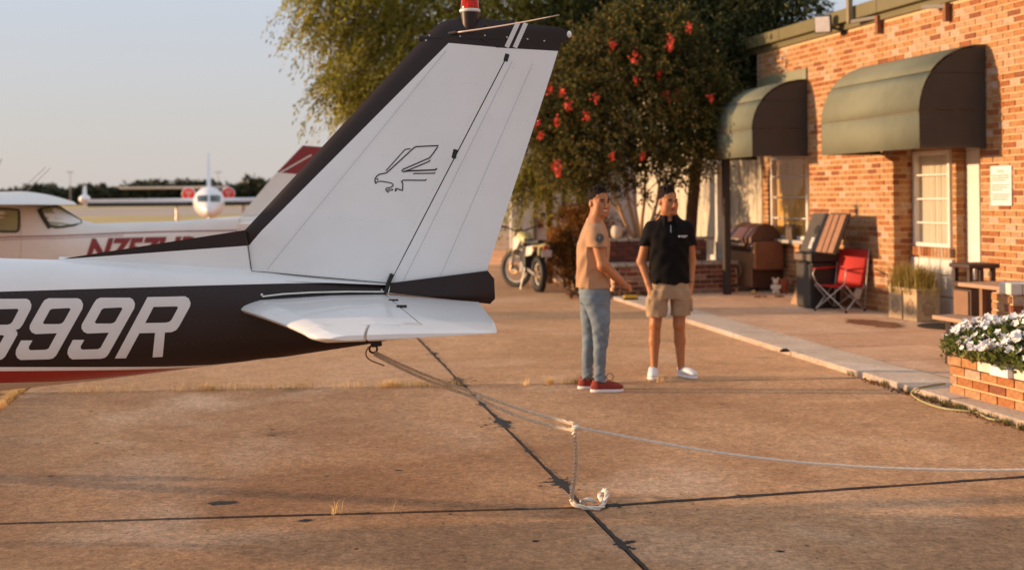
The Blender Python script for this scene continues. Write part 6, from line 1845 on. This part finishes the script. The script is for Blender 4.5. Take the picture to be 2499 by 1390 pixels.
        V = s.lo + s.h * (idx + acc / cnt[:, None])
        F = []
        for ax in range(3):
            o1, o2 = [(1, 2), (2, 0), (0, 1)][ax]
            sl0, sl1 = [slice(1, -1)] * 3, [slice(1, -1)] * 3
            sl0[ax] = slice(0, -1); sl1[ax] = slice(1, None)
            A_, B_ = ins[tuple(sl0)], ins[tuple(sl1)]
            for flip, m in ((False, A_ & ~B_), (True, ~A_ & B_)):
                e = np.argwhere(m); e[:, o1] += 1; e[:, o2] += 1
                def cell(d1, d2):
                    c = e.copy(); c[:, o1] -= d1; c[:, o2] -= d2; return vid[c[:, 0], c[:, 1], c[:, 2]]
                q = np.stack([cell(1, 1), cell(0, 1), cell(0, 0), cell(1, 0)], 1)
                F.append(q[:, ::-1] if flip else q)
        F = np.concatenate(F); F = F[(F >= 0).all(1)]
        return np_mesh(name, V, F, mat, parent, smooth)

def skinmat(name, col):
    m = M(name, col, .5, .08, 20, .15, 90, spec=.4)
    b = m.node_tree.nodes['Principled BSDF']; b.inputs['Subsurface Weight'].default_value = .12; b.inputs['Subsurface Radius'].default_value = (.02, .008, .004); b.inputs['Subsurface Scale'].default_value = .4
    return m
M_SKIN = skinmat('skin_tan', (.42, .17, .072))
M_HAIR = M('hair_black', (.016, .0095, .0075), .7, .3, 60, .6, 200, spec=.12)
M_FADE = M('hair_cropped', (.017, .0105, .0085), .8, .4, 80, .4, 200, spec=.12)
M_LIP = M('lips', (.30, .095, .07), .5, .05)
M_EYE = M('eye_dark', (.018, .012, .010), .25)
M_EYW = M('eye_white', (.42, .36, .32), .4)
M_TEE = M('teeth', (.80, .74, .66), .35)

HS = 1.09
def E(f, c, r, k=.02, op='+', M_=None): f.ell(c, np.array(r, float) * HS, k, op, M_)
def head_into(f, c, Rm):
    """skull, jaw, nose, brow, ears added to field f; Rm columns: right, back, up of the head"""
    c = np.array(c); Rm = np.array(Rm)
    w_ = lambda p: c + Rm @ (np.array(p, float) * HS)
    E(f, w_((0, .018, .040)), (.076, .094, .086), .02, M_=Rm)
    E(f, w_((0, -.022, -.040)), (.060, .066, .078), .03, M_=Rm)
    E(f, w_((0, -.062, -.092)), (.026, .022, .020), .025, M_=Rm)
    for sg in (-1, 1):
        E(f, w_((sg * .040, -.050, -.018)), (.026, .026, .026), .035, M_=Rm)
        E(f, w_((sg * .046, -.016, -.070)), (.018, .036, .028), .045, M_=Rm)
        E(f, w_((sg * .031, -.091, .003)), (.017, .013, .011), .012, '-', M_=Rm)
        f.seg(w_((sg * .012, -.084, .019)), w_((sg * .050, -.069, .021)), .010, .008, .012)
        E(f, w_((sg * .0745, .014, -.006)), (.009, .017, .028), .008, M_=Rm)
        E(f, w_((sg * .012, -.094, -.038)), (.009, .010, .008), .006, M_=Rm)
    f.seg(w_((0, -.086, .008)), w_((0, -.109, -.033)), .009, .0125, .010)
    return w_
def face_parts(par, w_, Rm, smile):
    Rm3 = Matrix([list(r_) for r_ in np.array(Rm)])
    def P3(p): return Vector(w_(p))
    for sg in (-1, 1):
        MB().ball(P3((sg * .031, -.074, .003)), (.0135, .009, .0060), 12, 8, 0, Rm3).build('eye', M_EYW, par, smooth=True)
        MB().ball(P3((sg * .031 - .002, -.0825, .003)), (.0066, .0035, .0062), 10, 6, 0, Rm3).build('iris', M_EYE, par, smooth=True)
        MB().tube([P3((sg * .014, -.0945, .022)), P3((sg * .033, -.0875, .027)), P3((sg * .053, -.0725, .022))], [.005, .0052, .003], 6).build('eyebrow', M_HAIR, par, smooth=True)
        MB().tube([P3((sg * .017, -.081, .009)), P3((sg * .031, -.0845, .0115)), P3((sg * .046, -.0765, .008))], .0026, 5).build('eyelid', M_HAIR, par, smooth=True)
    if smile:
        MB().ball(P3((0, -.0790, -.063)), (.026, .012, .0085), 14, 8, 0, Rm3).build('teeth', M_TEE, par, smooth=True)
        MB().tube([P3((x, -.0875 + abs(x) * .32, -.0535 + (x * x) * 8)) for x in (-.031, -.016, 0, .016, .031)], [.002, .004, .0045, .004, .002], 6).build('upper_lip', M_LIP, par, smooth=True)
        MB().tube([P3((x, -.0875 + abs(x) * .32, -.0735 + (x * x) * 16)) for x in (-.031, -.016, 0, .016, .031)], [.002, .0045, .0055, .0045, .002], 6).build('lower_lip', M_LIP, par, smooth=True)
    else:
        MB().tube([P3((x, -.0890 + abs(x) * .36, -.0605)) for x in (-.024, -.012, 0, .012, .024)], [.002, .0045, .005, .0045, .002], 6).build('upper_lip', M_LIP, par, smooth=True)
        MB().tube([P3((x, -.0880 + abs(x) * .36, -.0690)) for x in (-.022, -.012, 0, .012, .022)], [.002, .005, .006, .005, .002], 6).build('lower_lip', M_LIP, par, smooth=True)
def hair(par, c, Rm, style):
    c = np.array(c); Rm = np.array(Rm); w_ = lambda p: c + Rm @ (np.array(p, float) * HS)
    # closely cut sides: a thin shell with a fading edge
    f = Field(c - .16, c + .19, .005)
    E(f, w_((0, .019, .041)), (.0775, .0955, .0875), .004, M_=Rm)
    n = Rm @ np.array([0, -.62, -1.0]); n /= np.linalg.norm(n)
    P_ = f.pts(tuple(slice(0, int(x)) for x in f.n)); q = (P_ - c) @ Rm
    jag = .004 * np.sin(q[..., 0] * 310) + .004 * np.sin(q[..., 1] * 260 + 1) + .003 * np.sin(q[..., 0] * 140 + q[..., 1] * 170)
    q = q / HS; d1 = .070 + .25 * np.abs(q[..., 0]) - q[..., 2]; d2 = .014 - .95 * q[..., 1] - q[..., 2]
    f.D = np.maximum(f.D, (np.minimum(d1, d2) * .7 + jag).astype(np.float32))
    f.build('hair_sides', M_FADE, par)
    # longer top
    f = Field(c - .16, c + .20, .0045)
    r_ = random.Random(3 if style == 'quiff' else 5)
    for k in range(150):
        a_, t_ = r_.uniform(0, 2 * math.pi), r_.random() ** .6
        x, y = .066 * t_ * math.cos(a_), .016 + .082 * t_ * math.sin(a_)
        z = .041 + .0875 * math.sqrt(max(.08, 1 - (x / .078) ** 2 - ((y - .019) / .096) ** 2))
        if z < .099 - .16 * y or y < -.050: continue
        up = (.017 if style == 'quiff' else .010) * (1 + (.7 if y < -.01 and style == 'quiff' else .2))
        p0 = w_((x, y, z - .010)); p1 = w_((x * 1.04 + r_.uniform(-.008, .008), y + r_.uniform(-.016, .010), z + up * r_.uniform(.45, 1.0)))
        f.seg(p0, p1, .0125, .0065, .006)
    f.build('hair', M_HAIR, par)
def shoe(par, heel, ang, L, wd, cup, csole, name='shoe', top=.10):
    """heel: ground point of the heel; ang: direction the toe points"""
    d = np.array([math.cos(ang), math.sin(ang), 0]); sd = np.array([-d[1], d[0], 0]); h0 = np.array(heel, float)
    Rm = np.stack([d, sd, np.array([0, 0, 1.])], 1)
    g = lambda x, y, z: h0 + d * x + sd * y + np.array([0, 0, z])
    f = Field(h0 + np.minimum(d * L, 0) - .09, h0 + np.maximum(d * L, 0) + np.array([.09, .09, .17]), .006)
    f.ell(g(L * .74, 0, .045), (L * .27, wd * .50, .036), .02, M_=Rm); f.ell(g(L * .26, 0, .052), (L * .26, wd * .42, .050), .03, M_=Rm)
    f.ell(g(L * .50, 0, .058), (L * .30, wd * .42, .042), .03, M_=Rm); f.seg(g(L * .22, 0, .06), g(L * .20, 0, top), wd * .40, wd * .40, .02)
    f.cut((0, 0, .024), (0, 0, -1)); f.cut((0, 0, top + .008), (0, 0, 1))
    o = f.build(name, cup, par)
    f = Field(h0 + np.minimum(d * L, 0) - .09, h0 + np.maximum(d * L, 0) + np.array([.09, .09, .06]), .006)
    f.ell(g(L * .72, 0, .016), (L * .295, wd * .54, .06), .01, M_=Rm); f.ell(g(L * .28, 0, .016), (L * .29, wd * .47, .06), .03, M_=Rm); f.ell(g(L * .5, 0, .016), (L * .35, wd * .44, .06), .02, M_=Rm)
    f.cut((0, 0, .030), (0, 0, 1)); f.cut((0, 0, .002), (0, 0, -1))
    f.build('sole', csole, o)
    lc = MB()
    for k in range(4):
        x = L * (.40 + .09 * k); z = .104 - .011 * k
        lc.tube([g(x, -wd * .24, z - .016), g(x + .008, 0, z), g(x, wd * .24, z - .016)], .0042, 5)
    lc.build('laces', cup, o, smooth=True)
    return o
def head_axes(yaw, pitch=0.0, roll=0.0):
    """yaw 0 faces the camera (-y), positive turns towards image right"""
    m = Matrix.Rotation(yaw, 3, 'Z') @ Matrix.Rotation(pitch, 3, 'X') @ Matrix.Rotation(roll, 3, 'Y')
    return np.array(m)
def finger(f, base, dirs, lens, r0):
    p = np.array(base, float)
    for i, (d, l) in enumerate(zip(dirs, lens)):
        d = np.array(d, float); d /= np.linalg.norm(d); q = p + d * l
        f.seg(p, q, r0 * (1 - .08 * i), r0 * (.92 - .08 * i), .003); p = q

# ================================================================= MAN IN THE TAN SHIRT
F1 = onz(1465, 957, 0)
p1 = thing('person', 'smiling man in tan t-shirt, blue jeans and red sneakers standing sideways', 'person', (F1.x, F1.y + .09, 0))
H1c, H1R = (.010, -.01, 1.638), head_axes(R(34), R(-3), R(3))
f = Field((-.30, -.36, .02), (.40, .36, 1.80), .0055)
w1 = head_into(f, H1c, H1R)
f.seg((-.030, .0, 1.40), (-.004, .005, 1.57), .070, .060, .03); f.seg((-.03, -.13, 1.415), (-.022, -.03, 1.50), .045, .050, .04); f.seg((-.03, .13, 1.415), (-.022, .03, 1.50), .045, .050, .04)
f.zloft([(.80, -.03, 0, .10, .13), (1.0, -.045, 0, .10, .13), (1.3, -.04, 0, .10, .15), (1.42, -.03, 0, .07, .13), (1.46, -.03, 0, .05, .06)], .03)
for a, b, ra, rb in (((-.03, -.165, 1.37), (.020, -.225, 1.105), .056, .043), ((.020, -.225, 1.105), (.185, -.115, .955), .043, .029), ((-.03, .165, 1.37), (.05, .225, 1.12), .055, .043), ((.05, .225, 1.12), (.205, .045, .955), .043, .029)):
    f.seg(a, b, ra, rb, .02)
for a, b, ra, rb in (((-.03, -.085, .82), (.012, -.09, .50), .075, .052), ((.012, -.09, .50), (-.004, -.085, .10), .050, .034), ((-.05, .09, .82), (-.075, .09, .50), .075, .052), ((-.075, .09, .5), (-.10, .10, .10), .05, .034)):
    f.seg(a, b, ra, rb, .02)
# clasped hands: near hand closes over the far one
f.ell((.222, -.075, .925), (.040, .020, .030), .012, M_=np.array(Matrix.Rotation(R(32), 3, 'Y')))
f.ell((.232, .000, .922), (.040, .020, .030), .012, M_=np.array(Matrix.Rotation(R(32), 3, 'Y')))
for k in range(4):
    zz = .940 - .0175 * k; L0 = (.030, .034, .033, .026)[k]
    finger(f, (.245 + .004 * k, -.070, zz - .006), [(.75, .55, -.25), (.05, 1, -.12), (-.8, .5, 0)], [L0, L0 * .8, L0 * .6], .0082)
    finger(f, (.256 - .002 * k, .000, zz - .012), [(.75, -.40, -.35), (.1, -.9, -.35), (-.7, -.5, -.1)], [L0 * .9, L0 * .8, L0 * .5], .0080)
finger(f, (.215, -.070, .948), [(.8, .35, .25), (.85, .45, -.1)], [.034, .026], .0095)
finger(f, (.222, .000, .946), [(.8, -.25, .3), (.9, -.3, -.1)], [.034, .026], .0095)
f.build('body', M_SKIN, p1)
hair(p1, H1c, H1R, 'short'); face_parts(p1, w1, H1R, True)
bd = MB()
for k in range(11):
    x = (k - 5) * .006
    bd.ball(Vector(w1((x, -.0765 + abs(x) * .35, -.098 + abs(x) * .3))), (.0062, .0062, .0085), 6, 4)
bd.build('beard', M('beard_dark', (.030, .017, .012), .7), p1, smooth=True)
M_TAN = M('shirt_tan', (.43, .245, .135), .85, .08, 8, .3, 140)
f = Field((-.27, -.33, .86), (.22, .33, 1.53), .006)
f.zloft([(.905, -.040, 0, .150, .185), (.95, -.042, 0, .146, .180), (1.05, -.050, 0, .140, .178), (1.18, -.048, 0, .142, .19), (1.29, -.038, 0, .140, .195), (1.38, -.03, 0, .118, .185), (1.44, -.030, 0, .094, .150), (1.475, -.026, 0, .080, .104), (1.505, -.022, 0, .074, .080), (1.515, -.020, 0, .072, .076)], .02)
for sg in (-1, 1):
    f.seg((-.032, sg * .150, 1.385), (-.006, sg * .205, 1.215), .080, .085, .03)
f.fold(.0045, [(46, 28, 26), (-54, 38, 30), (58, -20, -22), (36, 50, 40)], 3, ([.9, 1.1, 1.3, 1.5], [1.1, 1.3, .8, .2]))
P_ = f.pts(tuple(slice(0, int(x)) for x in f.n))
slv = np.maximum(1.268 - P_[..., 2], 0) * (np.abs(P_[..., 1]) > .165 + .0 * P_[..., 0])
f.D = np.where((np.abs(P_[..., 1]) > .178) & (P_[..., 2] < 1.268), np.maximum(f.D, 1.268 - P_[..., 2]), f.D).astype(np.float32)
f.seg((-.022, 0, 1.47), (.010, 0, 1.60), .064, .074, .01, '-')
sh = f.build('t_shirt', M_TAN, p1)
pt = MB(); pt.lathe([(.040, 0), (.040, .003)], (-.008, -.297, 1.345), 20, 0, Matrix.Rotation(R(90), 3, 'X') @ Matrix.Rotation(R(-6), 3, 'X')); pt.build('sleeve_patch', M('patch_dark', (.05, .045, .045), .7, .5, 60), sh)
pt = MB(); pt.torus((-.008, -.3005, 1.345), .030, .0035, Matrix.Rotation(R(90), 3, 'X'), 20, 6); pt.ball((-.008, -.2995, 1.347), (.014, .003, .017), 10, 6); pt.build('patch_emblem', M('patch_grey', (.22, .20, .18), .7), sh, smooth=True)
M_JEAN = M('denim_faded', (.165, .215, .265), .85, .28, 5, .4, 160)
f = Field((-.24, -.24, .06), (.18, .25, .96), .006)
f.zloft([(.78, -.03, 0, .128, .165), (.86, -.036, 0, .138, .172), (.935, -.036, 0, .135, .170)], .03)
for tab in ([(.095, .0, -.085, .051, .052), (.20, -.002, -.086, .049, .052), (.34, .0, -.09, .056, .060), (.50, .012, -.09, .070, .070), (.62, .006, -.088, .086, .082), (.82, -.030, -.080, .122, .094)], [(.095, -.10, .10, .050, .052), (.20, -.098, .098, .049, .052), (.34, -.09, .092, .055, .060), (.50, -.075, .09, .068, .068), (.62, -.066, .09, .086, .084), (.82, -.045, .080, .118, .094)]):
    f.zloft(tab, .03)
f.fold(.0028, [(70, 34, 32), (-50, 24, 64), (64, 10, 30), (32, -40, 80)], 6, ([.08, .16, .3, .5, .65, .8, .93], [1.3, 1.1, .6, 1.2, .7, .9, .3]))
f.fold(.003, [(50, 30, 110), (-60, 40, 120)], 8, ([.08, .12, .22, .27], [1.3, 1.1, .4, 0]))
je = f.build('jeans', M_JEAN, p1)
M_RS = M('sneaker_red', (.26, .030, .018), .75, .2, 40, .6, 200)
M_SOLE = M('sole_white', (.78, .76, .76), .5, .05)
shoe(p1, (-.085, -.085, 0), R(2), .285, .098, M_RS, M_SOLE, 'sneaker')
shoe(p1, (-.185, .105, 0), R(6), .275, .098, M_RS, M_SOLE, 'sneaker')
lp = MB(); lp.torus((.085, -.085, .135), .030, .0036, Matrix.Rotation(R(84), 3, 'X'), 18, 5, 0, 1.0); lp.build('lace_loop', M('lace_dark', (.06, .02, .018), .8), p1, smooth=True)

# ================================================================= MAN IN THE BLACK SHIRT
F2 = onz(1640, 924, 0)
p2 = thing('person', 'man in black polo shirt and khaki shorts with hands in pockets, white sneakers', 'person', (F2.x, F2.y + .10, 0))
H2c, H2R = (-.008, -.005, 1.640), head_axes(R(24), R(2), R(0))
f = Field((-.36, -.24, .02), (.34, .24, 1.80), .0055)
w2 = head_into(f, H2c, H2R)
f.seg((0, .012, 1.40), (-.004, .012, 1.57), .070, .062, .03); f.seg((-.12, .01, 1.42), (-.03, .012, 1.50), .042, .05, .04); f.seg((.12, .01, 1.42), (.03, .012, 1.50), .042, .05, .04)
f.zloft([(.76, 0, 0, .14, .10), (1.0, 0, 0, .14, .10), (1.3, 0, 0, .16, .10), (1.42, 0, 0, .13, .08), (1.46, 0, 0, .06, .05)], .03)
for a, b, ra, rb in (((-.180, .0, 1.38), (-.258, .045, 1.085), .055, .043), ((-.258, .045, 1.085), (-.203, -.03, .885), .043, .029), ((-.203, -.03, .885), (-.172, -.055, .80), .030, .040), ((.175, .0, 1.38), (.212, .05, 1.085), .055, .043), ((.212, .05, 1.085), (.197, -.01, .885), .043, .029), ((.197, -.01, .885), (.168, -.035, .80), .030, .040)):
    f.seg(a, b, ra, rb, .02)
for sg, x0, x1 in ((-1, -.190, -.205), (1, .188, .200)):
    finger(f, (x0, -.045, .868), [(-sg * .35, -.6, -.7), (-sg * .3, -.2, -1)], [.036, .028], .0105)
    for k in range(4): finger(f, (x0 - sg * .012 + sg * .004 * k, -.05 + .018 * k, .80), [(0, -.1, -1), (0, .1, -1)], [.04, .03], .0085)
for a, b, ra, rb in (((-.108, 0, .80), (-.140, -.01, .50), .082, .055), ((-.140, -.005, .50), (-.146, .018, .34), .052, .053), ((-.146, .018, .34), (-.152, .012, .09), .050, .032), ((.098, 0, .80), (.082, -.01, .50), .082, .055), ((.082, -.005, .50), (.092, .018, .34), .052, .053), ((.092, .018, .34), (.100, .012, .09), .050, .032)):
    f.seg(a, b, ra, rb, .02)
for x in (-.140, .082): f.ell((x, -.052, .505), (.034, .020, .045), .02)
f.build('body', M_SKIN, p2)
hair(p2, H2c, H2R, 'quiff'); face_parts(p2, w2, H2R, False)
M_BLK = M('shirt_black', (.0075, .0062, .0062), .85, .15, 8, .3, 160, spec=.15)
f = Field((-.36, -.20, .84), (.32, .20, 1.54), .006)
f.zloft([(.878, .0, -.005, .196, .140), (.95, 0, -.003, .196, .138), (1.08, 0, 0, .190, .132), (1.22, 0, 0, .196, .134), (1.34, 0, 0, .205, .130), (1.40, 0, .002, .188, .116), (1.445, 0, .006, .155, .100), (1.475, 0, .010, .118, .088), (1.505, 0, .012, .088, .080), (1.515, 0, .012, .084, .078)], .02)
f.seg((-.165, 0, 1.395), (-.235, .02, 1.20), .072, .066, .03); f.seg((.160, 0, 1.395), (.205, .025, 1.20), .072, .064, .03)
P_ = f.pts(tuple(slice(0, int(x)) for x in f.n))
f.D = np.where((np.abs(P_[..., 0] + .005) > .182) & (P_[..., 2] < 1.235), np.maximum(f.D, 1.235 - P_[..., 2]), f.D).astype(np.float32)
f.D = np.maximum(f.D, (.878 + .018 * (np.abs(P_[..., 0]) / .19) ** 2 - P_[..., 2]).astype(np.float32))
f.fold(.0045, [(42, 20, 30), (-50, 28, 26), (32, 40, 40), (60, 10, -24)], 9, ([.88, 1.05, 1.3, 1.5], [1.2, 1.4, .8, .2]))
f.seg((-.002, .004, 1.475), (-.004, -.004, 1.62), .066, .078, .01, '-')
f.seg((-.002, -.075, 1.47), (-.002, -.12, 1.40), .026, .010, .01, '-')
sh2_ = f.build('polo_shirt', M_BLK, p2)
f = Field((-.14, -.17, 1.36), (.14, .14, 1.56), .005)
f.zloft([(1.462, 0, .008, .108, .092), (1.50, -.002, .010, .092, .086), (1.522, -.002, .012, .086, .082)], .01)
f.seg((-.045, -.072, 1.495), (-.058, -.118, 1.418), .022, .010, .015); f.seg((.045, -.072, 1.495), (.058, -.118, 1.418), .022, .010, .015)
f.seg((-.002, .0, 1.44), (-.004, -.006, 1.62), .074, .076, .008, '-'); f.seg((0, -.07, 1.50), (0, -.13, 1.40), .022, .010, .006, '-')
f.build('collar', M_BLK, sh2_)
f = Field((-.08, -.13, 1.38), (.08, .1, 1.50), .005); f.zloft([(1.40, 0, 0, .066, .092), (1.475, 0, .01, .060, .064)], .01); f.seg((-.002, .01, 1.44), (-.004, .0, 1.62), .056, .060, .008, '-'); f.build('undershirt', M_BLK, p2)
MB().bar((-.002, -.138, 1.425), (-.002, -.141, 1.36), .006, .004).build('zip_pull', M_STEEL, sh2_)
lg = MB(); lg.ball((.075, -.1435, 1.322), (.009, .002, .009), 10, 6)
for k, (x, wd) in enumerate(((.092, .010), (.104, .008), (.114, .009), (.126, .006), (.135, .009), (.146, .008))): lg.box((x, -.1415 + .0004 * k, 1.3245), (wd, .003, .009))
lg.box((.115, -.142, 1.313), (.045, .003, .0035))
lg.build('chest_logo', M('logo_white', (.75, .73, .72), .6), sh2_)
M_KHA = M('shorts_khaki', (.36, .25, .155), .85, .12, 7, .35, 140)
f = Field((-.26, -.2, .54), (.26, .2, .94), .006)
f.zloft([(.74, 0, 0, .198, .130), (.82, 0, 0, .200, .132), (.92, 0, 0, .182, .125)], .03)
f.zloft([(.572, -.130, -.008, .094, .100), (.66, -.122, -.006, .098, .106), (.82, -.102, 0, .100, .124)], .02); f.zloft([(.580, .098, -.008, .088, .098), (.66, .100, -.006, .094, .104), (.82, .100, 0, .098, .124)], .02)
for sg, x in ((-1, -.205), (1, .185)):
    f.zloft([(.625, x, -.01, .022, .072), (.735, x + .004, -.01, .024, .076), (.742, x + .004, -.01, .022, .074)], .008)
f.fold(.004, [(44, 22, 20), (-54, 30, 26), (34, 36, 46), (70, 20, -22)], 12, ([.56, .7, .85, .93], [.8, 1.0, 1.2, .3]))
for x, y in ((-.130, -.01), (.098, -.01)): f.seg((x, y, .50), (x * .95, y, .64), .074, .070, .01, '-')
f.build('shorts', M_KHA, p2)
M_WS = M('sneaker_white', (.74, .74, .77), .6, .05, 20, .2, 120)
shoe(p2, (-.150, .085, 0), R(-98), .275, .100, M_WS, M_SOLE, 'sneaker', .088)
shoe(p2, (.085, .085, 0), R(-62), .275, .100, M_WS, M_SOLE, 'sneaker', .088)
for x, y, z in ((-.207, -.025, .898), (.198, -.006, .900)):
    MB().torus((x, y, z), .034, .0055, Matrix.Rotation(R(25 if x < 0 else 12), 3, 'X') @ Matrix.Rotation(R(-18 if x < 0 else 8), 3, 'Y'), 20, 6).build('bracelet', M_DARK, p2, smooth=True)

# ================================================================= MOTORCYCLE (seen from behind, front wheel turned left)
RW = onz(1316, 712, 0)
ML = thing('motorcycle', 'pale yellow off-road motorcycle with knobbly tyres parked beside the wooden post', 'motorcycle', RW, R(107))
# frame: x forward, z up, y left
M_YEL = M('plastic_yellow', (.62, .53, .24), .4, .06, 5, coat=.2)
M_PLW = M('plastic_white', (.72, .68, .60), .4, .06, 5, coat=.2)
M_BKM = M('engine_black', (.020, .019, .018), .5, .1, 12)
M_ALU = M('alloy_grey', (.45, .42, .38), .4, .1, 12, metal=.6)
def wheel(cx, cz, rad, tw, name, steer=0.0):
    m = Matrix.Rotation(steer, 3, 'Z') @ Matrix.Rotation(R(90), 3, 'X')
    w_ = MB(); w_.torus((cx, 0, cz), rad - tw * .55, tw * .55, m, 36, 10, 0, 1.0); o = w_.build(name, M_DARK, ML, smooth=True)
    kb = MB()
    for k in range(32):
        a = 2 * math.pi * k / 32
        for s_ in (-1, 0, 1):
            p = m @ Vector((math.cos(a + .05 * (s_ == 0)) * (rad - .002), math.sin(a + .05 * (s_ == 0)) * (rad - .002), s_ * tw * .30)) + Vector((cx, 0, cz))
            kb.box(p, (.026, .024, .024), m @ Matrix.Rotation(a, 3, 'Z'))
    props(kb.build('tread_knobs', M_DARK, o), kind='stuff')
    rm = MB(); rm.torus((cx, 0, cz), rad - tw * 1.15, .014, m, 32, 6, 0, 1.6); rm.build('rim', M_PLW, o, smooth=True)
    hb = MB(); hb.cyl(m @ Vector((0, 0, -.06)) + Vector((cx, 0, cz)), m @ Vector((0, 0, .06)) + Vector((cx, 0, cz)), .038); 
    for k in range(18):
        a = 2 * math.pi * k / 18; hb.cyl(m @ Vector((math.cos(a) * .03, math.sin(a) * .03, .05 * (-1) ** k)) + Vector((cx, 0, cz)), m @ Vector((math.cos(a + .25) * (rad - tw * 1.15), math.sin(a + .25) * (rad - tw * 1.15), 0)) + Vector((cx, 0, cz)), .0028, n=4)
    hb.build('hub_spokes', M_ALU, o)
    dk = MB(); dk.torus((cx, 0.05, cz), .085, .016, m, 24, 4, 0, .15); dk.build('brake_disc', M('disc_brass', (.42, .24, .12), .4, .1, 12, metal=.6), o)
    return o
wheel(0, .32, .32, .115, 'rear_wheel'); wheel(1.38, .345, .345, .085, 'front_wheel', R(36))
for sg in (-1, 1):
    MB().tube([(1.38, sg * .085, .345), (1.26, sg * .085, .70), (1.15, sg * .085, 1.02)], [.028, .026, .024], 10).build('fork_leg', M_PLW if sg < 0 else M_ALU, ML, smooth=True)
    MB().bar((.0, sg * .085, .32), (.52, sg * .07, .40), .03, .05).build('swing_arm', M_ALU, ML, bevel=.006)
MB().prism([(.88, -.11, 1.02), (1.15, -.14, .92), (1.12, -.15, .70), (.92, -.14, .74), (.76, -.11, .90)], (0, .04, 0)).build('shroud', M_PLW, ML, bevel=.012)
MB().prism([(.88, .11, 1.02), (1.15, .14, .92), (1.12, .15, .70), (.92, .14, .74), (.76, .11, .90)], (0, -.04, 0)).build('shroud', M_PLW, ML, bevel=.012)
rg = [[Vector((x, y * w_, z + h_ * c)) for (y, c) in ((-1, 0), (-.9, .7), (-.4, 1), (.4, 1), (.9, .7), (1, 0), (.7, -.6), (-.7, -.6))] for (x, w_, z, h_) in ((.58, .06, .88, .05), (.70, .11, .92, .09), (.85, .13, .95, .11), (1.0, .10, .98, .08), (1.08, .05, 1.0, .05))]
MB().loft(rg).build('fuel_tank', M_YEL, ML, smooth=50)
rg = [[Vector((x, y * w_, z + c)) for (y, c) in ((-1, 0), (-.8, .035), (.8, .035), (1, 0), (.8, -.03), (-.8, -.03))] for (x, w_, z) in ((-.12, .06, .90), (.05, .09, .885), (.3, .11, .865), (.55, .10, .88), (.72, .07, .95))]
MB().loft(rg).build('seat', M_BKM, ML, smooth=50)
rg = [[Vector((x, y * w_, z + c)) for (y, c) in ((-1, -.02), (0, .015), (1, -.02), (.9, -.035), (0, -.0), (-.9, -.035))] for (x, w_, z) in ((-.42, .06, .86), (-.25, .08, .86), (0, .10, .84), (.2, .10, .82))]
MB().loft(rg).build('rear_fender', M_YEL, ML, smooth=50)
rg = [[Vector((x, y * w_, z + c)) for (y, c) in ((-1, -.02), (0, .015), (1, -.02), (.9, -.035), (0, -.0), (-.9, -.035))] for (x, w_, z) in ((1.02, .05, .80), (1.2, .09, .80), (1.45, .09, .76), (1.68, .05, .68))]
MB().loft(rg).build('front_fender', M_YEL, ML, smooth=50)
for sg in (-1, 1):
    MB().prism([(-.10, sg * .10, .84), (.35, sg * .13, .80), (.40, sg * .13, .62), (.10, sg * .12, .66)], (0, -sg * .03, 0)).build('side_panel', M_PLW if sg > 0 else M_YEL, ML, bevel=.01)
MB().box((.62, 0, .52), (.34, .26, .36)).box((.70, 0, .74), (.18, .16, .16)).build('engine', M_BKM, ML, bevel=.03)
MB().lathe([(.10, -.16), (.11, -.15), (.11, .15), (.10, .16)], (.58, 0, .42), 18, 0, Matrix.Rotation(R(90), 3, 'X')).build('engine_case', M_ALU, ML, smooth=40)
MB().tube([(.80, -.06, .62), (.86, -.10, .46), (.5, -.15, .44), (.2, -.16, .62), (-.25, -.16, .78)], [.022, .022, .022, .045, .052], 10).build('exhaust', M('exhaust_dark', (.06, .05, .045), .45, metal=.5), ML, smooth=True)
MB().bar((1.12, 0, 1.06), (.56, 0, .60), .05, .06).build('frame_tube', M_BKM, ML)
MB().tube([(1.02, .40, 1.16), (1.08, .26, 1.14), (1.13, .1, 1.07), (1.13, -.1, 1.07), (1.08, -.26, 1.14), (1.02, -.40, 1.16)], .013, 8).build('handlebar', M_BKM, ML, smooth=True)
for sg in (-1, 1):
    MB().tube([(1.06, sg * .30, 1.15), (1.00, sg * .43, 1.165)], .019, 8).build('grip', M_DARK, ML, smooth=True)
    MB().tube([(1.06, sg * .27, 1.16), (1.0, sg * .33, 1.27), (.98, sg * .38, 1.33)], .006, 6).build('mirror_stem', M_DARK, ML)
    MB().lathe([(.03, -.01), (.052, 0), (.05, .012), (.02, .016)], (.98, sg * .40, 1.36), 14, 0, Matrix.Rotation(R(-80), 3, 'Y')).build('mirror', M_DARK, ML, smooth=50)
    MB().ball((-.16, sg * .15, .80), .030).build('indicator', M('indicator_orange', (.75, .16, .03), .35), ML, smooth=True)
MB().box((1.24, 0, 1.0), (.08, .19, .22), Matrix.Rotation(R(-20), 3, 'Y')).build('headlight_cowl', M_YEL, ML, bevel=.03)
MB().box((-.40, 0, .80), (.03, .10, .06)).build('tail_lamp', M('tail_red', (.42, .02, .02), .3), ML, bevel=.01)
MB().box((-.44, 0, .70), (.012, .19, .12), Matrix.Rotation(R(-12), 3, 'Y')).build('number_plate', M('plate_grey', (.52, .47, .46), .5), ML, bevel=.004)
MB().tube([(.45, .12, .42), (.42, .22, .02)], .012, 8).build('kick_stand', M_ALU, ML)
MB().prism([(.20, -.09, .60), (.02, -.10, .36), (-.02, -.10, .34), (.10, -.09, .62)], (0, .02, 0)).build('chain_guard', M_PLW, ML)
